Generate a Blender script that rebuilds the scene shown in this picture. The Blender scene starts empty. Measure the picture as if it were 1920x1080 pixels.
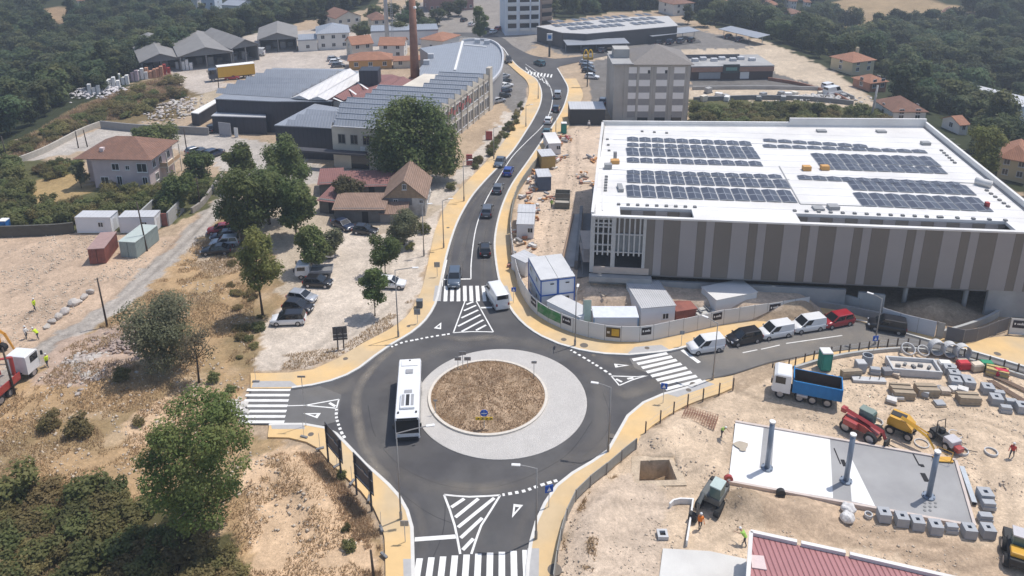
import bpy, bmesh, math, random
import numpy as np
from mathutils import Vector, Matrix
from mathutils.geometry import tessellate_polygon

random.seed(7); rng = np.random.default_rng(7)
SC = bpy.context.scene
COL = SC.collection

# ---------------------------------------------------------------- camera, sky, sun, exposure
CAM_H = 55.0
FPX, Y0, YHOR = 1476.0, 238.0, -245.0            # focal length and principal row in photo pixels
TH = math.atan((Y0 - YHOR) / FPX); CT, ST = math.cos(TH), math.sin(TH)
cam_d = bpy.data.cameras.new('camera'); cam = bpy.data.objects.new('camera', cam_d); COL.objects.link(cam)
cam_d.sensor_width = 36; cam_d.lens = FPX / 1920 * 36; cam_d.shift_y = -(540 - Y0) / 1920
cam_d.clip_end = 6000; cam_d.clip_start = 0.5
cam.location = (0, 0, CAM_H); cam.rotation_euler = (math.pi / 2 - TH, 0, 0)
SC.camera = cam

SUN = Vector((3.4, 1.9, 9.3)).normalized()
SUN_EL = math.asin(SUN.z); SUN_ROT = math.atan2(SUN.x, SUN.y)
W = bpy.data.worlds.new('World'); SC.world = W; W.use_nodes = True
nt = W.node_tree; nt.nodes.clear()
sky = nt.nodes.new('ShaderNodeTexSky'); sky.sky_type = 'NISHITA'; sky.sun_disc = False
sky.sun_elevation = SUN_EL; sky.sun_rotation = SUN_ROT; sky.altitude = 100
sky.air_density = 1.0; sky.dust_density = 1.5; sky.ozone_density = 1.0
bg = nt.nodes.new('ShaderNodeBackground'); bg.inputs['Strength'].default_value = 0.142
wo = nt.nodes.new('ShaderNodeOutputWorld')
nt.links.new(sky.outputs[0], bg.inputs[0]); nt.links.new(bg.outputs[0], wo.inputs[0])
sun_d = bpy.data.lights.new('sun', 'SUN'); sun_d.energy = 3.5; sun_d.angle = math.radians(0.53); sun_d.color = (1.0, 0.955, 0.89)
sun = bpy.data.objects.new('sun', sun_d); COL.objects.link(sun)
sun.rotation_euler = SUN.to_track_quat('Z', 'Y').to_euler(); sun.location = (60, 40, 150)
SC.view_settings.view_transform = 'Standard'; SC.view_settings.look = 'None'
SC.view_settings.gamma = 1; SC.view_settings.exposure = 0.18; SC.view_settings.use_curve_mapping = False

# ---------------------------------------------------------------- measuring: survey points (photo px) to metres on a level plane
def G(x, y, z=0.0):
    t = (CAM_H - z) / (CT * (y - YHOR))
    return Vector((t * (x - 960), t * (FPX * CT - (y - Y0) * ST), z))
def Zat(y, Y):
    t = Y / (FPX * CT - (y - Y0) * ST); return CAM_H - t * CT * (y - YHOR)
def Xat(x, y, Y):
    t = Y / (FPX * CT - (y - Y0) * ST); return t * (x - 960)
def GL(pts, z=0.0): return [G(x, y, z) for x, y in pts]

# ---------------------------------------------------------------- materials
MATS = {}
def pm(name, col, rough=0.75, var=0.12, sc=1.5, bump=0.0, metal=0.0, spec=0.4, col2=None, sc2=0.25, bsc=None, emit=None, rnd=0.0):
    """procedural material: base colour broken up by two scales of noise, optional second colour in patches"""
    if name in MATS: return MATS[name]
    m = bpy.data.materials.new(name); m.use_nodes = True; N = m.node_tree.nodes; L = m.node_tree.links
    b = N['Principled BSDF']; tc = N.new('ShaderNodeTexCoord')
    n1 = N.new('ShaderNodeTexNoise'); n1.inputs['Scale'].default_value = sc; n1.inputs['Detail'].default_value = 8; n1.inputs['Roughness'].default_value = 0.65
    L.new(tc.outputs['Object'], n1.inputs['Vector'])
    mr = N.new('ShaderNodeMapRange'); mr.inputs[1].default_value = 0.25; mr.inputs[2].default_value = 0.75
    mr.inputs[3].default_value = 1 - var; mr.inputs[4].default_value = 1 + var
    L.new(n1.outputs[0], mr.inputs[0])
    mul = N.new('ShaderNodeMix'); mul.data_type = 'RGBA'; mul.blend_type = 'MULTIPLY'; mul.inputs[0].default_value = 1
    mul.inputs[6].default_value = (*col, 1)
    if col2:
        n2 = N.new('ShaderNodeTexNoise'); n2.inputs['Scale'].default_value = sc2; n2.inputs['Detail'].default_value = 5
        L.new(tc.outputs['Object'], n2.inputs['Vector'])
        r2 = N.new('ShaderNodeMapRange'); r2.inputs[1].default_value = 0.42; r2.inputs[2].default_value = 0.62
        L.new(n2.outputs[0], r2.inputs[0])
        mx = N.new('ShaderNodeMix'); mx.data_type = 'RGBA'; mx.inputs[6].default_value = (*col, 1); mx.inputs[7].default_value = (*col2, 1)
        L.new(r2.outputs[0], mx.inputs[0]); L.new(mx.outputs[2], mul.inputs[6])
    L.new(mr.outputs[0], mul.inputs[7])
    out = mul.outputs[2]
    if rnd:
        oi = N.new('ShaderNodeObjectInfo'); hs = N.new('ShaderNodeHueSaturation')
        a = N.new('ShaderNodeMapRange'); a.inputs[3].default_value = 1 - rnd; a.inputs[4].default_value = 1 + rnd
        L.new(oi.outputs['Random'], a.inputs[0]); L.new(a.outputs[0], hs.inputs['Value'])
        h = N.new('ShaderNodeMapRange'); h.inputs[3].default_value = 0.5 - rnd * 0.09; h.inputs[4].default_value = 0.5 + rnd * 0.06
        ml = N.new('ShaderNodeMath'); ml.operation = 'FRACT'; m7 = N.new('ShaderNodeMath'); m7.operation = 'MULTIPLY'; m7.inputs[1].default_value = 7.31
        L.new(oi.outputs['Random'], m7.inputs[0]); L.new(m7.outputs[0], ml.inputs[0]); L.new(ml.outputs[0], h.inputs[0]); L.new(h.outputs[0], hs.inputs['Hue'])
        L.new(out, hs.inputs['Color']); out = hs.outputs[0]
    L.new(out, b.inputs['Base Color'])
    b.inputs['Roughness'].default_value = rough; b.inputs['Metallic'].default_value = metal
    b.inputs['Specular IOR Level'].default_value = spec
    if bump:
        nb = N.new('ShaderNodeTexNoise'); nb.inputs['Scale'].default_value = bsc or sc * 3; nb.inputs['Detail'].default_value = 6
        L.new(tc.outputs['Object'], nb.inputs['Vector'])
        bp = N.new('ShaderNodeBump'); bp.inputs['Strength'].default_value = 1; bp.inputs['Distance'].default_value = bump
        L.new(nb.outputs[0], bp.inputs['Height']); L.new(bp.outputs[0], b.inputs['Normal'])
    if emit:
        b.inputs['Emission Color'].default_value = (*emit[0], 1); b.inputs['Emission Strength'].default_value = emit[1]
    MATS[name] = m; return m

def stripes(name, col, period, depth=0.03, axis=0, rough=0.5, metal=0.0, var=0.1, line=0.72):
    """ribbed sheet metal: fine relief across one object axis"""
    if name in MATS: return MATS[name]
    m = pm(name, col, rough=rough, var=var, sc=0.6, metal=metal); N = m.node_tree.nodes; L = m.node_tree.links
    b = N['Principled BSDF']; tc = N.new('ShaderNodeTexCoord'); sx = N.new('ShaderNodeSeparateXYZ'); L.new(tc.outputs['Object'], sx.inputs[0])
    d = N.new('ShaderNodeMath'); d.operation = 'DIVIDE'; d.inputs[1].default_value = period; L.new(sx.outputs[axis], d.inputs[0])
    fr = N.new('ShaderNodeMath'); fr.operation = 'FRACT'; L.new(d.outputs[0], fr.inputs[0])
    cr = N.new('ShaderNodeValToRGB'); e = cr.color_ramp.elements
    e[0].position = 0.0; e[0].color = (0, 0, 0, 1); e[1].position = 0.18; e[1].color = (1, 1, 1, 1)
    x = cr.color_ramp.elements.new(0.82); x.color = (1, 1, 1, 1); x = cr.color_ramp.elements.new(1.0); x.color = (0, 0, 0, 1)
    L.new(fr.outputs[0], cr.inputs[0])
    bp = N.new('ShaderNodeBump'); bp.inputs['Strength'].default_value = 1.0; bp.inputs['Distance'].default_value = depth
    L.new(cr.outputs[0], bp.inputs['Height']); L.new(bp.outputs[0], b.inputs['Normal'])
    src = b.inputs['Base Color'].links[0].from_socket
    mx = N.new('ShaderNodeMix'); mx.data_type = 'RGBA'; mx.blend_type = 'MULTIPLY'; mx.inputs[0].default_value = 1
    mr = N.new('ShaderNodeMapRange'); mr.inputs[3].default_value = line; L.new(cr.outputs[0], mr.inputs[0])
    L.new(src, mx.inputs[6]); L.new(mr.outputs[0], mx.inputs[7]); L.new(mx.outputs[2], b.inputs['Base Color'])
    return m

# ---------------------------------------------------------------- mesh helpers
class MB:
    def __init__(s): s.v = []; s.f = []; s.m = []
    def add(s, vs, fs, mi=0):
        o = len(s.v); s.v += [tuple(v) for v in vs]; s.f += [tuple(i + o for i in f) for f in fs]; s.m += [mi] * len(fs); return s
    def box(s, x0, x1, y0, y1, z0, z1, mi=0):
        vs = [(x, y, z) for z in (z0, z1) for x, y in ((x0, y0), (x1, y0), (x1, y1), (x0, y1))]
        return s.add(vs, [(3, 2, 1, 0), (4, 5, 6, 7), (0, 1, 5, 4), (1, 2, 6, 5), (2, 3, 7, 6), (3, 0, 4, 7)], mi)
    def cbox(s, c, d, rz=0, mi=0, tilt=None):
        M = Matrix.Translation(Vector(c)) @ Matrix.Rotation(rz, 4, 'Z')
        if tilt: M = M @ Matrix.Rotation(tilt[1], 4, tilt[0])
        hx, hy, hz = d[0] / 2, d[1] / 2, d[2] / 2
        vs = [M @ Vector((x, y, z)) for z in (-hz, hz) for x, y in ((-hx, -hy), (hx, -hy), (hx, hy), (-hx, hy))]
        return s.add(vs, [(3, 2, 1, 0), (4, 5, 6, 7), (0, 1, 5, 4), (1, 2, 6, 5), (2, 3, 7, 6), (3, 0, 4, 7)], mi)
    def prism(s, poly, z0, z1, mi=0, cap=True, top=None):
        """poly: list of (x,y) counter-clockwise; z1 may be list"""
        n = len(poly); z1l = z1 if isinstance(z1, (list, tuple)) else [z1] * n
        tp = top or poly
        vs = [(p[0], p[1], z0) for p in poly] + [(p[0], p[1], z) for p, z in zip(tp, z1l)]
        ar = sum(poly[i][0] * poly[(i + 1) % n][1] - poly[(i + 1) % n][0] * poly[i][1] for i in range(n))
        fs = [(i, (i + 1) % n, n + (i + 1) % n, n + i) for i in range(n)]
        if cap:
            if n <= 4:
                fs += [tuple(range(n, 2 * n)), tuple(reversed(range(n)))]
            else:
                tri = tessellate_polygon([[Vector((p[0], p[1], 0)) for p in poly]])
                for t in tri:
                    a = [poly[i] for i in t]
                    ccw = (a[1][0] - a[0][0]) * (a[2][1] - a[0][1]) - (a[2][0] - a[0][0]) * (a[1][1] - a[0][1]) > 0
                    t = tuple(t) if ccw == (ar > 0) else tuple(reversed(t))
                    fs += [tuple(i + n for i in t), tuple(reversed(t))]
        if ar < 0: fs = [tuple(reversed(f)) for f in fs]
        return s.add(vs, fs, mi)
    def sheet(s, poly, z, mi=0):
        tri = tessellate_polygon([[Vector((p[0], p[1], 0)) for p in poly]])
        fs = []
        for t in tri:
            a = [poly[i] for i in t]
            ccw = (a[1][0] - a[0][0]) * (a[2][1] - a[0][1]) - (a[2][0] - a[0][0]) * (a[1][1] - a[0][1]) > 0
            fs.append(tuple(t) if ccw else tuple(reversed(t)))
        return s.add([(p[0], p[1], z) for p in poly], fs, mi)
    def cyl(s, p0, p1, r0, r1=None, n=10, mi=0, cap=True):
        p0, p1 = Vector(p0), Vector(p1); r1 = r0 if r1 is None else r1
        d = (p1 - p0); q = d.to_track_quat('Z', 'Y') if d.length > 1e-6 else None
        if q is None: return s
        a = [q @ Vector((math.cos(t * 2 * math.pi / n), math.sin(t * 2 * math.pi / n), 0)) for t in range(n)]
        vs = [p0 + v * r0 for v in a] + [p1 + v * r1 for v in a]
        fs = [(i, (i + 1) % n, n + (i + 1) % n, n + i) for i in range(n)]
        if cap: fs += [tuple(range(n, 2 * n)), tuple(reversed(range(n)))]
        return s.add(vs, fs, mi)
    def tube(s, pts, r, n=6, mi=0, closed=False):
        pts = [Vector(p) for p in pts]; K = len(pts); rs = r if isinstance(r, (list, tuple)) else [r] * K
        vs = []; fs = []
        for i, p in enumerate(pts):
            a = pts[(i - 1) % K] if (i > 0 or closed) else p; b = pts[(i + 1) % K] if (i < K - 1 or closed) else p
            q = (b - a).to_track_quat('Z', 'Y')
            vs += [p + q @ Vector((math.cos(t * 2 * math.pi / n), math.sin(t * 2 * math.pi / n), 0)) * rs[i] for t in range(n)]
        for i in range(K if closed else K - 1):
            j = (i + 1) % K
            fs += [(i * n + t, i * n + (t + 1) % n, j * n + (t + 1) % n, j * n + t) for t in range(n)]
        if not closed: fs += [tuple(reversed(range(n))), tuple(range((K - 1) * n, K * n))]
        return s.add(vs, fs, mi)
    def quad(s, a, b, c, d, mi=0): return s.add([a, b, c, d], [(0, 1, 2, 3)], mi)
    def ring(s, c, r0, r1, z0, z1, n=24, mi=0):
        c = Vector(c); vs = []; fs = []
        for i in range(n):
            a = i * 2 * math.pi / n; ca, sa = math.cos(a), math.sin(a)
            vs += [(c.x + ca * r, c.y + sa * r, c.z + z) for r, z in ((r1, z0), (r1, z1), (r0, z1), (r0, z0))]
        for i in range(n):
            j = (i + 1) % n
            fs += [(i * 4 + k, j * 4 + k, j * 4 + (k + 1) % 4, i * 4 + (k + 1) % 4) for k in range(4)]
        return s.add(vs, fs, mi)
    def mesh(s, name):
        me = bpy.data.meshes.new(name); me.from_pydata([tuple(v) for v in s.v], [], s.f)
        if any(s.m): me.polygons.foreach_set('material_index', s.m)
        return me
    def build(s, name, mats, parent=None, loc=(0, 0, 0), rz=0, smooth=False, bevel=0, seg=2):
        me = s.mesh(name)
        for m in (mats if isinstance(mats, (list, tuple)) else [mats]): me.materials.append(m)
        if smooth: me.polygons.foreach_set('use_smooth', [True] * len(me.polygons))
        o = bpy.data.objects.new(name, me); COL.objects.link(o); o.location = loc; o.rotation_euler = (0, 0, rz)
        if parent: o.parent = parent
        if bevel:
            b = o.modifiers.new('bevel', 'BEVEL'); b.width = bevel; b.segments = seg; b.limit_method = 'ANGLE'; b.angle_limit = math.radians(40)
        return o

def tag(o, label=None, cat=None, group=None, kind=None):
    if label: o['label'] = label
    if cat: o['category'] = cat
    if group: o['group'] = group
    if kind: o['kind'] = kind
    return o
def thing(name, label, cat, loc=(0, 0, 0), rz=0, group=None, scale=None):
    o = bpy.data.objects.new(name, None); COL.objects.link(o); o.empty_display_size = 0.3
    o.location = loc; o.rotation_euler = (0, 0, rz)
    if scale: o.scale = (scale,) * 3 if not isinstance(scale, tuple) else scale
    return tag(o, label, cat, group)
def struct(o): o['kind'] = 'structure'; return o
def inst(me, name, parent, loc=(0, 0, 0), rot=(0, 0, 0), scale=None, mats=None):
    """another object on shared mesh data; mats: object-level materials by slot"""
    o = bpy.data.objects.new(name, me); COL.objects.link(o); o.location = loc; o.rotation_euler = rot
    if scale is not None: o.scale = (scale,) * 3 if not isinstance(scale, (tuple, list)) else scale
    if parent: o.parent = parent
    if mats:
        for i, m in mats.items(): o.material_slots[i].link = 'OBJECT'; o.material_slots[i].material = m
    return o
def copy_tree(o, loc=None, rz=None, label=None, parent=None, mats=None, scale=None):
    c = o.copy(); COL.objects.link(c); c.parent = parent
    if loc is not None: c.location = loc
    if rz is not None: c.rotation_euler = (0, 0, rz)
    if scale is not None: c.scale = scale
    if label: c['label'] = label
    for ch in o.children: 
        k = copy_tree(ch, parent=c, mats=mats)
    if mats and o.name.split('.')[0] in mats and o.type == 'MESH':
        c.material_slots[0].link = 'OBJECT'; c.material_slots[0].material = mats[o.name.split('.')[0]]
    return c

def smooth(pts, step=1.5, closed=False):
    """Catmull-Rom through the points"""
    P = [Vector(p) for p in pts]; K = len(P); out = []
    for i in range(K if closed else K - 1):
        g = lambda j: P[j % K] if closed else P[max(0, min(K - 1, j))]
        a, b, c, d = g(i - 1), g(i), g(i + 1), g(i + 2)
        n = max(1, int((c - b).length / step))
        for k in range(n):
            t = k / n
            out.append(0.5 * ((2 * b) + (c - a) * t + (2 * a - 5 * b + 4 * c - d) * t * t + (3 * b - a - 3 * c + d) * t ** 3))
    if not closed: out.append(P[-1].copy())
    return out
def ribbon(path, w0, w1, z=0.0):
    """left/right offset polylines of a path: returns list of (L,R)"""
    out = []
    for i, p in enumerate(path):
        a = path[max(0, i - 1)]; b = path[min(len(path) - 1, i + 1)]
        d = Vector((b.x - a.x, b.y - a.y, 0)).normalized(); n = Vector((-d.y, d.x, 0))
        out.append((Vector((p.x, p.y, 0)) + n * w0, Vector((p.x, p.y, 0)) + n * w1))
    return out
def strip_mesh(mb, path, w0, w1, z0, z1=None, mi=0):
    """flat strip (z0 only) or solid kerb-like strip z0..z1"""
    R = ribbon(path, w0, w1)
    if z1 is None:
        vs = []; 
        for l, r in R: vs += [(l.x, l.y, z0), (r.x, r.y, z0)]
        s = 1 if w0 > w1 else -1
        fs = [(2 * i, 2 * i + 1, 2 * i + 3, 2 * i + 2) if s > 0 else (2 * i + 2, 2 * i + 3, 2 * i + 1, 2 * i) for i in range(len(R) - 1)]
        mb.add(vs, fs, mi)
    else:
        vs = []; fs = []
        for l, r in R: vs += [(l.x, l.y, z0), (l.x, l.y, z1), (r.x, r.y, z1), (r.x, r.y, z0)]
        for i in range(len(R) - 1):
            for k in range(4):
                fs.append((i * 4 + k, i * 4 + (k + 1) % 4, i * 4 + 4 + (k + 1) % 4, i * 4 + 4 + k))
        fs += [(0, 3, 2, 1), tuple(len(vs) - 4 + k for k in range(4))]
        if w0 < w1: fs = [tuple(reversed(f)) for f in fs]
        mb.add(vs, fs, mi)
    return mb
# ================================================================= GROUND, ROADS, PAVEMENTS
# kerb lines (survey of the asphalt edge)
NW = [(547,729),(585,724),(620,716),(650,705),(675,691),(705,668),(735,647),(772,625),(800,600),(818,570),(826,540),(835,495),(847,450),(862,410),(885,370),(910,340),(937,312),(962,284),(985,250),(1003,220),(1014,195),(1016,172),(1007,150),(990,138),(970,123),(955,106),(943,90),(925,79),(895,72),(850,69)]
FARTOP = [(850,61),(900,62),(940,70),(965,88),(1000,104),(1040,110)]
EJ = [(1040,110),(1085,106),(1150,95),(1240,83),(1310,74)]
EJ2 = [(1315,79),(1240,89),(1150,102),(1090,115),(1050,124)]
NE = [(1044,128),(1056,148),(1064,165),(1062,182),(1053,207),(1035,237),(1014,266),(988,304),(960,344),(942,382),(931,420),(926,457),(929,495),(936,532),(947,562),(962,588),(985,612),(1015,632),(1047,646),(1085,657),(1135,665),(1180,667)]
ETOP = [(1180,667),(1257,659),(1300,648),(1360,637),(1440,620),(1520,605),(1590,599),(1640,610),(1690,624),(1755,643),(1830,662),(1925,690)]
EBOT = [(1925,701),(1840,675),(1760,655),(1690,648),(1620,653),(1545,661),(1490,671),(1440,681),(1380,700),(1322,714)]
SE = [(1322,714),(1285,727),(1242,739),(1205,755),(1175,780),(1157,812),(1138,845),(1108,866),(1072,887),(1042,911),(1020,943),(1003,980),(993,1017),(987,1060),(984,1110)]
SW = [(779,1110),(777,1060),(776,1017),(775,990),(766,958),(750,930),(730,908),(710,890),(687,870),(667,849),(650,831),(632,813),(610,802),(570,795),(505,796)]
def sm(px, step=1.5): return smooth(GL(px), step)
kNW, kFT, kEJ, kEJ2, kNE, kET, kEB, kSE, kSW = [sm(q) for q in (NW, FARTOP, EJ, EJ2, NE, ETOP, EBOT, SE, SW)]
WEND = GL([(446,795),(456,760),(470,729)])
SEND = [G(984,1110), Vector((1.0, 40, 0)), Vector((1.0, 28, 0)), Vector((-7.2, 28, 0)), Vector((-7.0, 40, 0)), G(779,1110)]
road_poly = kNW + kFT + kEJ[1:] + kEJ2 + kNE + kET[1:] + kEB + kSE[1:] + SEND[1:-1] + kSW + WEND
M_asph = pm('fresh_asphalt', (0.068, 0.065, 0.067), rough=0.85, var=0.2, sc=0.35, bump=0.006, bsc=30, col2=(0.092, 0.088, 0.086), sc2=0.12)
M_asph2 = pm('worn_asphalt', (0.19, 0.18, 0.17), rough=0.9, var=0.16, sc=0.5, bump=0.006, bsc=20, col2=(0.14, 0.135, 0.13), sc2=0.16)
M_kerb = pm('pale_kerb_concrete', (0.62, 0.6, 0.56), var=0.1, sc=1.2)
M_pave = pm('ochre_pavement', (0.66, 0.45, 0.215), rough=0.9, var=0.1, sc=0.5, bump=0.004, bsc=25, col2=(0.54, 0.41, 0.25), sc2=0.14)
M_grey_pave = pm('grey_tactile_paving', (0.4, 0.39, 0.38), var=0.1, sc=2)
M_white = pm('white_road_paint', (0.78, 0.77, 0.74), rough=0.7, var=0.1, sc=1.2, col2=(0.68, 0.67, 0.64), sc2=0.8)
road = struct(MB().sheet(road_poly, 0.0).build('road', M_asph))
# lighter, dustier asphalt of the east arm (own resurfacing), one step above the road sheet
E_A = GL([(1180,672),(1257,662),(1300,651),(1360,640),(1440,623),(1520,608),(1590,602),(1640,613),(1690,627),(1755,646),(1830,665),(1925,693),(1925,698),(1840,673),(1760,653),(1690,646),(1620,651),(1545,659),(1490,669),(1440,679),(1380,698),(1322,711),(1285,726),(1190,690)])
east_surface = MB().sheet(E_A, 0.004).build('worn_asphalt_surface', M_asph2, road)
WA = GL([(449,793),(473,731),(547,732),(600,724),(640,740),(632,790),(600,799),(560,793)])
MB().sheet(WA, 0.004).build('worn_asphalt_surface', pm('west_asphalt', (0.14,0.135,0.13), rough=0.9, var=0.15, sc=0.6), road)

# dusty swept-paths where tyres throw grit on the roundabout edge
def dust_mat():
    m = bpy.data.materials.new('road_dust'); m.use_nodes = True; N = m.node_tree.nodes; L = m.node_tree.links; b = N['Principled BSDF']
    b.inputs['Base Color'].default_value = (0.34, 0.3, 0.25, 1); b.inputs['Roughness'].default_value = 1; b.inputs['Specular IOR Level'].default_value = 0.1
    tc = N.new('ShaderNodeTexCoord'); n = N.new('ShaderNodeTexNoise'); n.inputs['Scale'].default_value = 0.5; n.inputs['Detail'].default_value = 8
    L.new(tc.outputs['Object'], n.inputs['Vector'])
    at = N.new('ShaderNodeAttribute'); at.attribute_name = 'dust'
    mu = N.new('ShaderNodeMath'); mu.operation = 'MULTIPLY'; L.new(at.outputs['Fac'], mu.inputs[0])
    mr = N.new('ShaderNodeMapRange'); mr.inputs[1].default_value = 0.3; mr.inputs[2].default_value = 0.75; mr.inputs[3].default_value = 0.25; mr.inputs[4].default_value = 1.0
    L.new(n.outputs[0], mr.inputs[0]); L.new(mr.outputs[0], mu.inputs[1]); L.new(mu.outputs[0], b.inputs['Alpha'])
    return m
M_dust = dust_mat()
def dust_strip(path, w, k=0.5, z=0.007):
    R = ribbon(path, w / 2, -w / 2); n = len(R); W5 = [0, .25, .5, .75, 1]; A5 = [0, .7, 1, .7, 0]
    vs = []; al = []
    for i, (l, r) in enumerate(R):
        e = min(1, i / 4, (n - 1 - i) / 4)
        for wv, a in zip(W5, A5): p = l.lerp(r, wv); vs.append((p.x, p.y, z)); al.append(a * k * max(e, 0))
    fs = [(i * 5 + j, i * 5 + j + 1, i * 5 + j + 6, i * 5 + j + 5) for i in range(n - 1) for j in range(4)]
    mb = MB().add(vs, fs); o = mb.build('dust_film', M_dust, road)
    at = o.data.attributes.new('dust', 'FLOAT', 'POINT'); at.data.foreach_set('value', al)
    return o
dust_strip(sm([(745,648),(715,672),(690,700),(672,730),(668,760),(672,790),(680,830),(700,868),(722,893),(745,925)], 0.7), 1.3, 0.75)
dust_strip(sm([(560,735),(610,735),(645,728),(670,710),(700,690)], 0.7), 2.2, 0.35, 0.0085)
dust_strip(sm([(820,630),(870,636),(925,632),(960,640)], 0.7), 1.4, 0.6)
dust_strip(sm([(820,900),(855,912),(905,916),(960,905)], 0.7), 1.6, 0.5)
dust_strip(sm([(1150,720),(1170,740),(1190,735),(1240,715),(1300,690)], 0.7), 2.2, 0.55)
dust_strip(sm([(1290,680),(1380,668),(1480,650),(1600,630),(1700,640)], 1), 5.5, 0.6, 0.0095)
dust_strip(sm([(1110,660),(1150,680),(1200,690),(1290,670)], 0.7), 2.0, 0.4, 0.0085)
dust_strip(sm([(1150,800),(1140,826),(1120,850),(1075,880)], 0.7), 1.6, 0.35)
for px_, w_, k_ in (([(858,540),(866,480),(880,420),(905,370),(940,325),(985,272)],1.2,.16),([(905,560),(908,480),(915,410),(935,362),(968,318),(1005,272)],1.2,.16),([(838,525),(850,450),(875,395),(915,345),(960,300)],.7,.3),([(930,530),(922,460),(935,395),(955,350)],.7,.25),([(690,800),(720,860),(780,905),(880,920),(980,905),(1060,870),(1120,820),(1130,760),(1110,700),(1040,655),(960,640),(860,648),(770,680),(710,740)],2.4,.22),([(740,1040),(800,980),(850,950)],1.5,.12),([(880,1060),(885,1000),(880,960)],3.0,.14),([(960,1060),(980,980),(1010,930)],1.2,.2),([(790,1060),(795,1000),(780,950),(750,910)],1.0,.25)):
    dust_strip(sm(px_, .8), w_, k_, .0065 + .0003 * len(px_))
# darker tyre lanes
M_tyre = pm('rubbered_asphalt', (0.036, 0.035, 0.037), rough=0.75, var=0.3, sc=0.4)

for px_, w_ in (([(866,520),(870,480),(882,425),(902,375),(928,335),(958,298),(990,260)],.07),([(908,555),(906,490),(912,425),(928,375)],.07),([(720,900),(800,960),(860,985)],.06),([(690,760),(705,820),(760,880),(860,915),(960,905),(1060,855),(1110,790)],.07),([(1130,735),(1145,790),(1120,835)],.07),([(1030,650),(1060,690),(1090,700)],.06),([(800,1070),(830,1000),(835,940)],.07)):
    strip_mesh(MB(), sm(px_, .8), w_ / 2, -w_ / 2, .0032).build('paving_seam', M_tyre, road)
for q_ in ([(1026,652),(1082,660),(1060,676),(1030,682)],[(905,1000),(930,996),(932,1020),(906,1024)],[(862,470),(876,470),(872,490),(858,490)],[(700,820),(716,815),(730,838),(712,842)],[(1120,770),(1136,760),(1142,778),(1126,790)],[(930,345),(942,345),(936,358),(924,358)]):
    MB().sheet([(p.x, p.y) for p in GL(q_)], .0036).build('asphalt_patch', pm('patched_asphalt', (.085, .083, .083), rough=.9, var=.15, sc=2), road)
kerbs = MB()
for k, s in ((kNW, 1), (kNE, 1), (kET, 1), (kSE, 1), (kSW, 1)):
    strip_mesh(kerbs, k, 0.28, -0.03, -0.12, 0.13)
kerb = struct(kerbs.build('kerb', M_kerb))

# pavements: kerb line + outer edge
def pave(kpx, outer, name='pavement', z=0.115, mat=None, trim=None):
    a = sm(kpx); b = sm(outer)
    poly = [Vector((p.x, p.y, 0)) for p in a] + [Vector((p.x, p.y, 0)) for p in reversed(b)]
    return struct(MB().prism([(p.x, p.y) for p in poly], -0.1, z).build(name, mat or M_pave))
NWo = [(470,701),(505,701),(542,700),(587,694),(630,675),(680,645),(728,620),(760,597),(777,573),(792,540),(805,482),(817,430),(838,385),(872,345),(908,308),(940,272),(962,240),(984,200),(992,172),(987,152),(970,136),(952,120)]
NEo = [(1085,130),(1090,155),(1093,178),(1080,206),(1068,235),(1045,262),(1018,296),(988,335),(970,368),(960,400),(956,450),(961,497),(971,535),(984,564),(1010,594),(1060,620),(1110,635),(1160,642),(1210,641)]
pave([(470,729)] + NW[:26], NWo)
pave(NE[1:22], [(1080,148)] + NEo[2:])
pave(ETOP[0:7], [(1210,641),(1260,631),(1310,620),(1360,609),(1440,597),(1515,585),(1560,572),(1590,588)])
pave(ETOP[6:], [(1592,588),(1640,603),(1690,616),(1752,632),(1815,645),(1850,635),(1925,629)])
pave(SE, [(1374,706),(1372,729),(1330,745),(1285,762),(1242,787),(1208,812),(1192,838),(1155,872),(1110,907),(1077,937),(1060,972),(1050,1010),(1040,1060),(1034,1110)])
pave([(723,1110),(723,1080),(721,1010),(715,985),(700,952),(677,922),(650,897),(620,870),(597,842),(575,830),(542,822),(502,821)], [(779,1110),(777,1060),(776,1017),(775,990),(766,958),(750,930),(730,908),(710,890),(687,870),(667,849),(650,831),(632,813),(610,802),(570,795),(505,796)])
pave([(1470,682),(1525,667),(1600,657),(1650,653)], [(1490,690),(1550,676),(1610,661),(1652,656)])
# grey dropped-kerb areas at the crossings
for q in ([(476,716),(545,716),(560,727),(472,728)], [(508,797),(570,797),(572,806),(510,806)], [(756,1050),(776,1050),(777,1090),(757,1090)], [(989,1030),(1011,1030),(1010,1090),(987,1090)],
          [(1176,665),(1255,657),(1240,648),(1190,652)], [(1250,740),(1322,716),(1340,722),(1270,746)], [(826,566),(829,537),(816,537),(812,566)], [(950,566),(941,537),(951,537),(962,566)]):
    struct(MB().prism([(p.x, p.y) for p in GL(q)], 0.0, 0.121).build('dropped_kerb_paving', M_grey_pave))
# ---- painted marks (each a piece of the road)
def bar(a, b, w, z=0.010, name='painted_line', mat=None):
    a, b = G(*a), G(*b); return MB().sheet([(p.x, p.y) for p in (lambda R: [R[0][0], R[1][0], R[1][1], R[0][1]])(ribbon([a, b], w / 2, -w / 2))], z).build(name, mat or M_white, road)
def line(px, w=0.14, z=0.010, name='painted_line', step=1.0):
    return strip_mesh(MB(), sm(px, step), w / 2, -w / 2, z).build(name, M_white, road)
def dashes(px, n, w=0.3, duty=0.55, z=0.010):
    p = sm(px, 0.1); L = len(p)
    for i in range(n):
        a = p[int(i * L / n)]; b = p[min(L - 1, int((i + duty) * L / n))]
        R = ribbon([a, b], w / 2, -w / 2)
        MB().sheet([(q.x, q.y) for q in (R[0][0], R[1][0], R[1][1], R[0][1])], z).build('painted_dash', M_white, road)
def K(cx, cy): return lambda *p: [(cx + x / 4, cy + y / 4) for x, y in p]
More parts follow.
